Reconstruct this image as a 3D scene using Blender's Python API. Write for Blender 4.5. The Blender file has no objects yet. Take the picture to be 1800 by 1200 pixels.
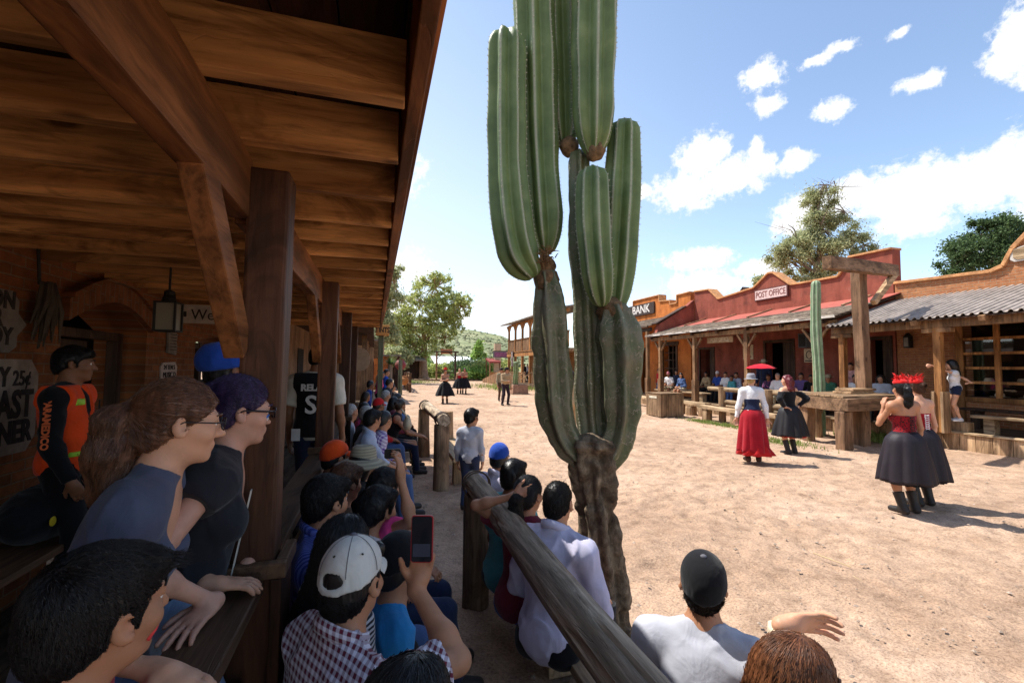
import bpy, bmesh, math, random
import numpy as np
from mathutils import Vector, Matrix
R = math.radians
SC = bpy.context.scene
COL = SC.collection
random.seed(7)
rng = np.random.default_rng(11)
# ---------------------------------------------------------------- camera
CAM_H = 1.8
F_PX = 800.0                      # 16 mm lens on a 36 mm sensor, 1800 px wide
YAW, PITCH, ROLL = R(16.7), R(3.15), R(0.5)
_f0 = np.array([math.sin(YAW), math.cos(YAW), 0.0])
_r0 = np.array([math.cos(YAW), -math.sin(YAW), 0.0])
_u0 = np.array([0.0, 0.0, 1.0])
CF = _f0 * math.cos(PITCH) + _u0 * math.sin(PITCH)
_u1 = _u0 * math.cos(PITCH) - _f0 * math.sin(PITCH)
CR = _r0 * math.cos(ROLL) + _u1 * math.sin(ROLL)
CU = _u1 * math.cos(ROLL) - _r0 * math.sin(ROLL)
CP = np.array([0.0, 0.0, CAM_H])
cam = bpy.data.cameras.new('camera')
cam.lens = 16.0
cam.sensor_width = 36.0
cam.clip_start = 0.05
cam.clip_end = 6000.0
cam_o = bpy.data.objects.new('camera', cam)
COL.objects.link(cam_o)
cam_o.matrix_world = Matrix(((CR[0], CU[0], -CF[0], CP[0]), (CR[1], CU[1], -CF[1], CP[1]),
        (CR[2], CU[2], -CF[2], CP[2]), (0, 0, 0, 1)))
SC.camera = cam_o
def ray(px, py):
 return CF * F_PX + CR * (px - 900.0) - CU * (py - 600.0)
def gnd(px, py, z=0.0):
 d = ray(px, py)
 return CP + d * ((z - CAM_H) / d[2])
def onX(px, py, X):
 d = ray(px, py)
 return CP + d * (X / d[0])
def onY(px, py, Y):
 d = ray(px, py)
 return CP + d * (Y / d[1])
def dep(px, py, D):
 return CP + ray(px, py) * (D / F_PX)
# ---------------------------------------------------------------- light
SUN_EL = R(59.0)
SUN_DIR = np.array([-0.69, 0.72, 0.0])
SUN_DIR = SUN_DIR / np.linalg.norm(SUN_DIR) * math.cos(SUN_EL)
SUN_DIR[2] = math.sin(SUN_EL)
sun = bpy.data.lights.new('sun', 'SUN')
sun.energy = 4.6
sun.angle = R(0.5)
sun.color = (1.0, 0.955, 0.88)
sun_o = bpy.data.objects.new('sun', sun)
COL.objects.link(sun_o)
sun_o.rotation_euler = Vector(SUN_DIR).to_track_quat('Z', 'Y').to_euler()
SC.view_settings.view_transform = 'Standard'
SC.view_settings.look = 'None'
SC.view_settings.exposure = 0.72
SC.view_settings.gamma = 1.0
SC.cycles.diffuse_bounces = 8
world = bpy.data.worlds.new('World')
SC.world = world
world.use_nodes = True
def build_sky():
 nt = world.node_tree
 nt.nodes.clear()
 N, L = nt.nodes.new, nt.links.new
 out = N('ShaderNodeOutputWorld')
 bg = N('ShaderNodeBackground')
 bg.inputs[1].default_value = 0.14
 sky = N('ShaderNodeTexSky')
 sky.sky_type = 'NISHITA'
 sky.sun_disc = False
 sky.sun_elevation = SUN_EL
 sky.sun_rotation = math.atan2(SUN_DIR[0], SUN_DIR[1])
 sky.altitude = 1800
 sky.air_density = 1.0
 sky.dust_density = 1.6
 sky.ozone_density = 1.0
 tc = N('ShaderNodeTexCoord')
 sep = N('ShaderNodeSeparateXYZ')
 L(tc.outputs['Generated'], sep.inputs[0])
 az = N('ShaderNodeMath'); az.operation = 'ARCTAN2'
 L(sep.outputs[0], az.inputs[0]); L(sep.outputs[1], az.inputs[1])
 el = N('ShaderNodeMath'); el.operation = 'ARCSINE'
 L(sep.outputs[2], el.inputs[0])
 comb = N('ShaderNodeCombineXYZ')
 L(az.outputs[0], comb.inputs[0]); L(el.outputs[0], comb.inputs[1])
 # distort the coordinate so that the outlines billow
 nz = N('ShaderNodeTexNoise'); nz.inputs['Scale'].default_value = 9.0
 nz.inputs['Detail'].default_value = 6.0; nz.inputs['Roughness'].default_value = 0.62
 L(comb.outputs[0], nz.inputs['Vector'])
 nz2 = N('ShaderNodeTexNoise'); nz2.inputs['Scale'].default_value = 46.0
 nz2.inputs['Detail'].default_value = 7.0; nz2.inputs['Roughness'].default_value = 0.68
 L(comb.outputs[0], nz2.inputs['Vector'])
 # clouds as groups of ellipses on the sky: px, py, rx, ry, weight (photo pixels give the bearing)
 blobs = [(1232, 280, 40, 42), (1260, 262, 24, 26), (1215, 335, 56, 34), (1275, 315, 62, 36), (1335, 290, 34, 22), (1398, 284, 34, 20), (1330, 262, 14, 22),
    (1500, 330, 42, 34), (1570, 345, 90, 52), (1650, 330, 80, 44), (1730, 320, 90, 52), (1790, 275, 70, 52), (1600, 385, 70, 34), (1430, 375, 80, 34), (1395, 395, 50, 20), (1850, 330, 90, 70),
    (1770, 95, 46, 46), (1805, 75, 60, 60), (1850, 110, 70, 60),
    (1338, 137, 36, 26), (1346, 186, 28, 20), (1464, 195, 34, 22), (1440, 105, 42, 13), (1475, 85, 36, 14), (1615, 146, 58, 18), (1640, 140, 30, 16), (1582, 58, 22, 10),
    (1222, 455, 66, 20), (1262, 448, 26, 12), (1230, 498, 70, 24), (1340, 470, 46, 14), (1130, 340, 14, 14), (1730, 440, 60, 12),
    (880, 520, 60, 22), (850, 556, 80, 26), (905, 505, 30, 14), (720, 470, 50, 40), (700, 540, 50, 36), (960, 560, 80, 22), (640, 300, 90, 50)]
 soft = {(1440, 105), (1475, 85), (1615, 146), (1582, 58), (880, 520), (850, 556), (905, 505), (720, 470), (700, 540), (960, 560), (1730, 440)}
 prev = None
 for b in blobs:
  d = ray(b[0], b[1]); d = d / np.linalg.norm(d)
  a0, e0 = math.atan2(d[0], d[1]), math.asin(d[2])
  dx = ray(b[0] + b[2], b[1]); dx = dx / np.linalg.norm(dx)
  dy = ray(b[0], b[1] - b[3]); dy = dy / np.linalg.norm(dy)
  ra = max(0.01, abs(math.atan2(dx[0], dx[1]) - a0)); re = max(0.008, abs(math.asin(dy[2]) - e0))
  s = N('ShaderNodeVectorMath'); s.operation = 'SUBTRACT'
  L(comb.outputs[0], s.inputs[0]); s.inputs[1].default_value = (a0, e0, 0)
  m = N('ShaderNodeVectorMath'); m.operation = 'MULTIPLY'
  L(s.outputs[0], m.inputs[0]); m.inputs[1].default_value = (1 / ra, 1 / re, 0)
  l = N('ShaderNodeVectorMath'); l.operation = 'LENGTH'
  L(m.outputs[0], l.inputs[0])
  o = l.outputs['Value']
  if (b[0], b[1]) in soft:
   ad = N('ShaderNodeMath'); ad.operation = 'ADD'; L(o, ad.inputs[0]); ad.inputs[1].default_value = 0.28; o = ad.outputs[0]
  if prev is None:
   prev = o
  else:
   mn = N('ShaderNodeMath'); mn.operation = 'SMOOTH_MIN'
   L(prev, mn.inputs[0]); L(o, mn.inputs[1]); mn.inputs[2].default_value = 0.25
   prev = mn.outputs[0]
 def scaled(src, k, off):
  m1 = N('ShaderNodeMath'); m1.operation = 'MULTIPLY_ADD'
  L(src, m1.inputs[0]); m1.inputs[1].default_value = k; m1.inputs[2].default_value = off
  return m1.outputs[0]
 a1 = N('ShaderNodeMath'); a1.operation = 'ADD'
 L(prev, a1.inputs[0]); L(scaled(nz.outputs[0], 1.9, -0.95), a1.inputs[1])
 a2 = N('ShaderNodeMath'); a2.operation = 'ADD'
 L(a1.outputs[0], a2.inputs[0]); L(scaled(nz2.outputs[0], 2.6, -1.3), a2.inputs[1])
 mr = N('ShaderNodeMapRange'); mr.interpolation_type = 'SMOOTHSTEP'
 L(a2.outputs[0], mr.inputs['Value'])
 mr.inputs['From Min'].default_value = 1.3; mr.inputs['From Max'].default_value = 0.55
 # white veil low over the horizon, towards the sun's side
 ve = N('ShaderNodeMapRange'); ve.interpolation_type = 'SMOOTHSTEP'
 L(el.outputs[0], ve.inputs['Value']); ve.inputs['From Min'].default_value = 0.9; ve.inputs['From Max'].default_value = 0.0
 va = N('ShaderNodeMapRange'); va.interpolation_type = 'SMOOTHSTEP'
 L(az.outputs[0], va.inputs['Value']); va.inputs['From Min'].default_value = 0.95; va.inputs['From Max'].default_value = -0.25
 vm = N('ShaderNodeMath'); vm.operation = 'MULTIPLY'
 L(ve.outputs[0], vm.inputs[0]); L(va.outputs[0], vm.inputs[1])
 vk = N('ShaderNodeMath'); vk.operation = 'MULTIPLY'; L(vm.outputs[0], vk.inputs[0]); vk.inputs[1].default_value = 0.75
 mixv = N('ShaderNodeMix'); mixv.data_type = 'RGBA'
 tint = N('ShaderNodeMix'); tint.data_type = 'RGBA'; tint.blend_type = 'MULTIPLY'; tint.inputs[0].default_value = 1.0
 L(sky.outputs[0], tint.inputs[6]); tint.inputs[7].default_value = (1.42, 1.34, 1.22, 1)
 L(vk.outputs[0], mixv.inputs[0]); L(tint.outputs[2], mixv.inputs[6]); mixv.inputs[7].default_value = (4.6, 4.9, 5.1, 1)
 mixc = N('ShaderNodeMix'); mixc.data_type = 'RGBA'
 L(mr.outputs[0], mixc.inputs[0]); L(mixv.outputs[2], mixc.inputs[6])
 cc = N('ShaderNodeMix'); cc.data_type = 'RGBA'
 L(nz2.outputs[0], cc.inputs[0]); cc.inputs[6].default_value = (3.9, 4.05, 4.3, 1); cc.inputs[7].default_value = (6.2, 6.2, 6.2, 1)
 L(cc.outputs[2], mixc.inputs[7])
 L(mixc.outputs[2], bg.inputs[0])
 L(bg.outputs[0], out.inputs[0])
build_sky()
# ---------------------------------------------------------------- materials
MATS = {}
def _new(name):
 m = bpy.data.materials.new(name)
 m.use_nodes = True
 nt = m.node_tree
 return m, nt, nt.nodes['Principled BSDF']
def _ramp(nt, fac, stops):
 r = nt.nodes.new('ShaderNodeValToRGB')
 while len(r.color_ramp.elements) < len(stops):
  r.color_ramp.elements.new(0.5)
 for e, (p, c) in zip(r.color_ramp.elements, stops):
  e.position = p; e.color = (*c, 1)
 nt.links.new(fac, r.inputs[0])
 return r.outputs[0]
def _coord(nt, kind='Object', scale=(1, 1, 1), loc=(0, 0, 0)):
 tc = nt.nodes.new('ShaderNodeTexCoord')
 mp = nt.nodes.new('ShaderNodeMapping')
 mp.inputs['Scale'].default_value = scale
 mp.inputs['Location'].default_value = loc
 nt.links.new(tc.outputs[kind], mp.inputs[0])
 return mp.outputs[0]
def _noise(nt, vec, scale, detail=4, rough=0.6, dist=0.0):
 n = nt.nodes.new('ShaderNodeTexNoise')
 n.inputs['Scale'].default_value = scale
 n.inputs['Detail'].default_value = detail
 n.inputs['Roughness'].default_value = rough
 n.inputs['Distortion'].default_value = dist
 nt.links.new(vec, n.inputs['Vector'])
 return n.outputs[0]
def _bump(nt, bsdf, h, strength, dist=0.01, prev=None):
 b = nt.nodes.new('ShaderNodeBump')
 b.inputs['Strength'].default_value = strength
 b.inputs['Distance'].default_value = dist
 nt.links.new(h, b.inputs['Height'])
 if prev is not None:
  nt.links.new(prev, b.inputs['Normal'])
 nt.links.new(b.outputs[0], bsdf.inputs['Normal'])
 return b.outputs[0]
def _mul(c, k):
 return tuple(min(1.0, x * k) for x in c)
def plain(name, col, rough=0.8, var=0.25, scale=6.0, bump=0.15, bscale=60.0, bdist=0.004, metal=0.0, spec=0.3):
 if name in MATS:
  return MATS[name]
 m, nt, b = _new(name)
 v = _coord(nt)
 n = _noise(nt, v, scale, 5, 0.65)
 c = _ramp(nt, n, [(0.3, _mul(col, 1 - var)), (0.7, _mul(col, 1 + var))])
 nt.links.new(c, b.inputs['Base Color'])
 b.inputs['Roughness'].default_value = rough
 b.inputs['Metallic'].default_value = metal
 b.inputs['Specular IOR Level'].default_value = spec
 if bump > 0:
  _bump(nt, b, _noise(nt, v, bscale, 4, 0.6), bump, bdist)
 MATS[name] = m
 return m
def cloth(name, col, col2=None, pattern=None, ps=40.0, weave=0.25, wr=0.5):
 """Woven fabric with soft creases; pattern: stripes, gingham, dots, lace."""
 if name in MATS:
  return MATS[name]
 m, nt, b = _new(name)
 v = _coord(nt)
 n = _noise(nt, v, 5.0, 4, 0.6)
 base = _ramp(nt, n, [(0.3, _mul(col, 0.82)), (0.72, _mul(col, 1.12))])
 if pattern:
  sp = nt.nodes.new('ShaderNodeSeparateXYZ'); nt.links.new(v, sp.inputs[0])
  def wave(src, k, thr=0.0, soft=0.25):
   a = nt.nodes.new('ShaderNodeMath'); a.operation = 'MULTIPLY'; nt.links.new(src, a.inputs[0]); a.inputs[1].default_value = k
   s = nt.nodes.new('ShaderNodeMath'); s.operation = 'SINE'; nt.links.new(a.outputs[0], s.inputs[0])
   mr = nt.nodes.new('ShaderNodeMapRange'); nt.links.new(s.outputs[0], mr.inputs[0])
   mr.inputs[1].default_value = thr - soft; mr.inputs[2].default_value = thr + soft
   return mr.outputs[0]
  col2 = col2 or (0.8, 0.8, 0.8)
  if pattern == 'stripes':
   fac = wave(sp.outputs[0], ps)
  elif pattern == 'hstripes':
   fac = wave(sp.outputs[2], ps)
  elif pattern == 'gingham':
   ad0 = nt.nodes.new('ShaderNodeMath'); ad0.operation = 'MULTIPLY_ADD'
   nt.links.new(sp.outputs[1], ad0.inputs[0]); ad0.inputs[1].default_value = 0.8; nt.links.new(sp.outputs[0], ad0.inputs[2])
   ad1 = nt.nodes.new('ShaderNodeMath'); ad1.operation = 'MULTIPLY_ADD'
   nt.links.new(sp.outputs[1], ad1.inputs[0]); ad1.inputs[1].default_value = 0.6; nt.links.new(sp.outputs[2], ad1.inputs[2])
   w1, w2 = wave(ad0.outputs[0], ps), wave(ad1.outputs[0], ps)
   ad = nt.nodes.new('ShaderNodeMath'); ad.operation = 'ADD'; nt.links.new(w1, ad.inputs[0]); nt.links.new(w2, ad.inputs[1])
   hf = nt.nodes.new('ShaderNodeMath'); hf.operation = 'MULTIPLY'; nt.links.new(ad.outputs[0], hf.inputs[0]); hf.inputs[1].default_value = 0.5
   fac = hf.outputs[0]
  else:
   vo = nt.nodes.new('ShaderNodeTexVoronoi'); vo.inputs['Scale'].default_value = ps; nt.links.new(v, vo.inputs['Vector'])
   mr = nt.nodes.new('ShaderNodeMapRange'); nt.links.new(vo.outputs['Distance'], mr.inputs[0])
   mr.inputs[1].default_value = 0.42; mr.inputs[2].default_value = 0.3
   fac = mr.outputs[0]
  mx = nt.nodes.new('ShaderNodeMix'); mx.data_type = 'RGBA'
  nt.links.new(fac, mx.inputs[0]); nt.links.new(base, mx.inputs[6]); mx.inputs[7].default_value = (*col2, 1)
  base = mx.outputs[2]
 nt.links.new(base, b.inputs['Base Color'])
 b.inputs['Roughness'].default_value = 0.92
 b.inputs['Specular IOR Level'].default_value = 0.12
 b.inputs['Sheen Weight'].default_value = 0.12
 p = _bump(nt, b, _noise(nt, _coord(nt, scale=(1, 1, 0.55)), 11.0, 3, 0.55, 0.8), wr, 0.014)
 _bump(nt, b, _noise(nt, v, 420.0, 2, 0.5), weave, 0.0015, p)
 MATS[name] = m
 return m
def skin(name, col):
 if name in MATS:
  return MATS[name]
 m, nt, b = _new(name)
 v = _coord(nt)
 n = _noise(nt, v, 14.0, 5, 0.6)
 c = _ramp(nt, n, [(0.25, _mul(col, 0.74)), (0.52, col), (0.85, (min(1, col[0] * 1.12), col[1] * 0.98, col[2] * 0.95))])
 nt.links.new(c, b.inputs['Base Color'])
 b.inputs['Roughness'].default_value = 0.52
 b.inputs['Specular IOR Level'].default_value = 0.35
 b.inputs['Subsurface Weight'].default_value = 0.12
 b.inputs['Subsurface Radius'].default_value = (0.012, 0.005, 0.003)
 b.inputs['Subsurface Scale'].default_value = 0.6
 _bump(nt, b, _noise(nt, v, 260.0, 3, 0.5), 0.14, 0.0015)
 MATS[name] = m
 return m
def hairm(name, col, rough=0.42):
 if name in MATS:
  return MATS[name]
 m, nt, b = _new(name)
 v = _coord(nt, scale=(1, 1, 0.35))
 n = _noise(nt, v, 70.0, 4, 0.6)
 c = _ramp(nt, n, [(0.28, _mul(col, 0.45)), (0.55, col), (0.8, _mul(col, 1.7))])
 nt.links.new(c, b.inputs['Base Color'])
 b.inputs['Roughness'].default_value = rough
 b.inputs['Specular IOR Level'].default_value = 0.4
 _bump(nt, b, _noise(nt, v, 240.0, 3, 0.5), 0.2, 0.0015)
 MATS[name] = m
 return m
def wood(name, c0, c1, axis=0, scale=7.0, stretch=12.0, rough=0.75, bump=0.4, knots=True, grey=None, spec=0.25):
 """Sawn or weathered timber with the grain along one axis."""
 if name in MATS:
  return MATS[name]
 m, nt, b = _new(name)
 s = [1.0, 1.0, 1.0]
 s[axis] = 1.0 / stretch
 v = _coord(nt, scale=tuple(s))
 vb = _coord(nt)
 n1 = _noise(nt, v, scale * 7.0, 6, 0.62, 0.35)
 n2 = _noise(nt, vb, 1.6, 3, 0.55)
 n0 = _noise(nt, v, scale * 1.5, 3, 0.5, 0.6)
 c = _ramp(nt, n0, [(0.3, c0), (0.5, _mul(tuple((a + b_) / 2 for a, b_ in zip(c0, c1)), 1.05)), (0.68, c1)])
 fm = nt.nodes.new('ShaderNodeMix'); fm.data_type = 'RGBA'; fm.blend_type = 'MULTIPLY'; fm.inputs[0].default_value = 0.85
 nt.links.new(c, fm.inputs[6])
 nt.links.new(_ramp(nt, n1, [(0.3, (0.36, 0.32, 0.29)), (0.48, (0.92, 0.92, 0.92)), (0.7, (1.28, 1.25, 1.2))]), fm.inputs[7])
 mx = nt.nodes.new('ShaderNodeMix'); mx.data_type = 'RGBA'; mx.blend_type = 'MULTIPLY'; mx.inputs[0].default_value = 0.7
 nt.links.new(fm.outputs[2], mx.inputs[6])
 nt.links.new(_ramp(nt, n2, [(0.3, (0.55, 0.5, 0.45)), (0.68, (1.2, 1.17, 1.12))]), mx.inputs[7])
 oi = nt.nodes.new('ShaderNodeObjectInfo')
 vr = nt.nodes.new('ShaderNodeMapRange'); nt.links.new(oi.outputs['Random'], vr.inputs[0]); vr.inputs[3].default_value = 0.72; vr.inputs[4].default_value = 1.22
 hv = nt.nodes.new('ShaderNodeHueSaturation'); nt.links.new(vr.outputs[0], hv.inputs['Value']); nt.links.new(mx.outputs[2], hv.inputs['Color'])
 col = hv.outputs[0]
 st = nt.nodes.new('ShaderNodeMix'); st.data_type = 'RGBA'
 nt.links.new(_ramp(nt, _noise(nt, _coord(nt, scale=tuple(x ** .5 for x in s), loc=(3, 7, 1)), 3.2, 5, .7, 1.2), [(0.52, (0, 0, 0)), (0.64, (.85, .85, .85))]), st.inputs[0]); nt.links.new(col, st.inputs[6]); st.inputs[7].default_value = (*_mul(c0, 0.55), 1)
 col = st.outputs[2]
 if knots:
  ks = [3.0, 3.0, 3.0]; ks[axis] = 1.1
  vo = nt.nodes.new('ShaderNodeTexVoronoi'); vo.inputs['Scale'].default_value = 1.25
  nt.links.new(_coord(nt, scale=tuple(ks)), vo.inputs['Vector'])
  mr = nt.nodes.new('ShaderNodeMapRange'); nt.links.new(vo.outputs['Distance'], mr.inputs[0])
  mr.inputs[1].default_value = 0.055; mr.inputs[2].default_value = 0.1; mr.inputs[3].default_value = 0.85; mr.inputs[4].default_value = 0.0
  mk = nt.nodes.new('ShaderNodeMix'); mk.data_type = 'RGBA'
  nt.links.new(mr.outputs[0], mk.inputs[0]); nt.links.new(col, mk.inputs[6]); mk.inputs[7].default_value = (*_mul(c0, 0.3), 1)
  col = mk.outputs[2]
 nt.links.new(col, b.inputs['Base Color'])
 b.inputs['Roughness'].default_value = rough
 b.inputs['Specular IOR Level'].default_value = spec
 p = _bump(nt, b, n1, bump, 0.006)
 # drying cracks
 n3 = _noise(nt, v, scale * 1.3, 3, 0.5, 1.5)
 cr = nt.nodes.new('ShaderNodeMapRange'); nt.links.new(n3, cr.inputs[0])
 cr.inputs[1].default_value = 0.485; cr.inputs[2].default_value = 0.5
 ab = nt.nodes.new('ShaderNodeMath'); ab.operation = 'PINGPONG'; nt.links.new(cr.outputs[0], ab.inputs[0]); ab.inputs[1].default_value = 0.5
 inv = nt.nodes.new('ShaderNodeMath'); inv.operation = 'SUBTRACT'; inv.inputs[0].default_value = 1.0; nt.links.new(ab.outputs[0], inv.inputs[1])
 _bump(nt, b, inv.outputs[0], bump * 0.9, 0.008, p)
 MATS[name] = m
 return m
def brick(name, c1, c2, mortar, swap='YZ', scale=1.0, rough=0.9, peel=None):
 if name in MATS:
  return MATS[name]
 m, nt, b = _new(name)
 tc = nt.nodes.new('ShaderNodeTexCoord')
 sp = nt.nodes.new('ShaderNodeSeparateXYZ'); nt.links.new(tc.outputs['Object'], sp.inputs[0])
 cb = nt.nodes.new('ShaderNodeCombineXYZ')
 i = 'XYZ'.index(swap[0]); j = 'XYZ'.index(swap[1])
 nt.links.new(sp.outputs[i], cb.inputs[0]); nt.links.new(sp.outputs[j], cb.inputs[1])
 wob = _noise(nt, cb.outputs[0], 3.0, 3, 0.5)
 ad = nt.nodes.new('ShaderNodeVectorMath'); ad.operation = 'MULTIPLY_ADD'
 wc = nt.nodes.new('ShaderNodeCombineXYZ'); nt.links.new(wob, wc.inputs[0]); nt.links.new(wob, wc.inputs[1])
 nt.links.new(wc.outputs[0], ad.inputs[0]); ad.inputs[1].default_value = (0.03, 0.02, 0); nt.links.new(cb.outputs[0], ad.inputs[2])
 br = nt.nodes.new('ShaderNodeTexBrick')
 nt.links.new(ad.outputs[0], br.inputs['Vector'])
 br.inputs['Scale'].default_value = scale
 br.inputs['Brick Width'].default_value = 0.24
 br.inputs['Row Height'].default_value = 0.072
 br.inputs['Mortar Size'].default_value = 0.007
 br.inputs['Mortar Smooth'].default_value = 0.35
 br.inputs['Color1'].default_value = (*c1, 1); br.inputs['Color2'].default_value = (*c2, 1); br.inputs['Mortar'].default_value = (*mortar, 1)
 n = _noise(nt, cb.outputs[0], 9.0, 6, 0.7)
 mx = nt.nodes.new('ShaderNodeMix'); mx.data_type = 'RGBA'; mx.blend_type = 'MULTIPLY'; mx.inputs[0].default_value = 0.85
 nt.links.new(br.outputs['Color'], mx.inputs[6])
 nt.links.new(_ramp(nt, n, [(0.3, (0.55, 0.5, 0.47)), (0.7, (1.2, 1.15, 1.1))]), mx.inputs[7])
 col = mx.outputs[2]
 nt.links.new(col, b.inputs['Base Color'])
 b.inputs['Roughness'].default_value = rough
 b.inputs['Specular IOR Level'].default_value = 0.15
 iv = nt.nodes.new('ShaderNodeMath'); iv.operation = 'SUBTRACT'; iv.inputs[0].default_value = 1.0; nt.links.new(br.outputs['Fac'], iv.inputs[1])
 p = _bump(nt, b, iv.outputs[0], 0.9, 0.012)
 _bump(nt, b, n, 0.5, 0.01, p)
 MATS[name] = m
 return m
def stucco(name, col, col2, rough=0.9):
 if name in MATS:
  return MATS[name]
 m, nt, b = _new(name)
 v = _coord(nt)
 n = _noise(nt, v, 1.3, 7, 0.7, 0.3)
 n2 = _noise(nt, _coord(nt, scale=(1, 1, 0.25)), 3.0, 5, 0.65)
 c = _ramp(nt, n, [(0.32, _mul(col2, 0.8)), (0.5, col), (0.72, _mul(col, 1.2))])
 mx = nt.nodes.new('ShaderNodeMix'); mx.data_type = 'RGBA'; mx.blend_type = 'MULTIPLY'; mx.inputs[0].default_value = 0.6
 nt.links.new(c, mx.inputs[6]); nt.links.new(_ramp(nt, n2, [(0.35, (0.6, 0.57, 0.55)), (0.6, (1.1, 1.1, 1.1))]), mx.inputs[7])
 pf = nt.nodes.new('ShaderNodeMapRange'); nt.links.new(_noise(nt, v, 2.6, 7, 0.75, 0.6), pf.inputs[0]); pf.inputs[1].default_value = 0.60; pf.inputs[2].default_value = 0.68; pf.inputs[4].default_value = 0.55
 pm = nt.nodes.new('ShaderNodeMix'); pm.data_type = 'RGBA'
 nt.links.new(pf.outputs[0], pm.inputs[0]); nt.links.new(mx.outputs[2], pm.inputs[6]); pm.inputs[7].default_value = (*tuple(0.5 * x + 0.5 * y for x, y in zip(col, (0.36, 0.27, 0.21))), 1)
 nt.links.new(pm.outputs[2], b.inputs['Base Color'])
 b.inputs['Roughness'].default_value = rough
 b.inputs['Specular IOR Level'].default_value = 0.15
 _bump(nt, b, _noise(nt, v, 30.0, 5, 0.65), 0.4, 0.01, _bump(nt, b, pf.outputs[0], -0.4, 0.02))
 MATS[name] = m
 return m
def leafm(name, c0, c1):
 if name in MATS:
  return MATS[name]
 m, nt, b = _new(name)
 g = nt.nodes.new('ShaderNodeNewGeometry')
 c = _ramp(nt, g.outputs['Random Per Island'], [(0.0, c0), (0.6, c1), (1.0, _mul(c1, 1.35))])
 nt.links.new(c, b.inputs['Base Color'])
 b.inputs['Roughness'].default_value = 0.6
 b.inputs['Specular IOR Level'].default_value = 0.3
 tr = nt.nodes.new('ShaderNodeBsdfTranslucent'); nt.links.new(c, tr.inputs[0])
 ms = nt.nodes.new('ShaderNodeMixShader'); ms.inputs[0].default_value = 0.45
 nt.links.new(b.outputs[0], ms.inputs[1]); nt.links.new(tr.outputs[0], ms.inputs[2])
 nt.links.new(ms.outputs[0], nt.nodes['Material Output'].inputs[0])
 MATS[name] = m
 return m
# ---------------------------------------------------------------- object helpers
def tag(o, label=None, cat=None, group=None, kind=None):
 if label: o['label'] = label
 if cat: o['category'] = cat
 if group: o['group'] = group
 if kind: o['kind'] = kind
 return o
def thing(name, label, cat, loc=(0, 0, 0), rz=0.0, group=None):
 o = bpy.data.objects.new(name, None)
 o.empty_display_size = 0.1
 COL.objects.link(o)
 o.location = tuple(float(x) for x in loc)
 o.rotation_euler = (0, 0, rz)
 return tag(o, label, cat, group)
def mesh_obj(name, verts, faces, mat, parent=None, smooth=False, world_space=True):
 """verts in world space; a parent without rotation gets its location taken off."""
 v = np.asarray(verts, dtype=np.float64).reshape(-1, 3)
 if parent is not None and world_space:
  off = np.array(parent.location)
  p = parent.parent
  while p is not None:
   off = off + np.array(p.location); p = p.parent
  v = v - off
 me = bpy.data.meshes.new(name)
 if isinstance(faces, np.ndarray):
  nf, k = faces.shape
  me.vertices.add(len(v)); me.vertices.foreach_set('co', v.ravel())
  me.loops.add(nf * k); me.loops.foreach_set('vertex_index', faces.ravel().astype(np.int32))
  me.polygons.add(nf); me.polygons.foreach_set('loop_start', np.arange(0, nf * k, k, dtype=np.int32))
  me.update(calc_edges=True)
 else:
  me.from_pydata([tuple(x) for x in v], [], faces)
  me.update()
 if smooth:
  me.polygons.foreach_set('use_smooth', np.ones(len(me.polygons), dtype=bool))
 if mat is not None:
  me.materials.append(mat)
 o = bpy.data.objects.new(name, me)
 COL.objects.link(o)
 if parent is not None:
  o.parent = parent
 return o
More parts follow.
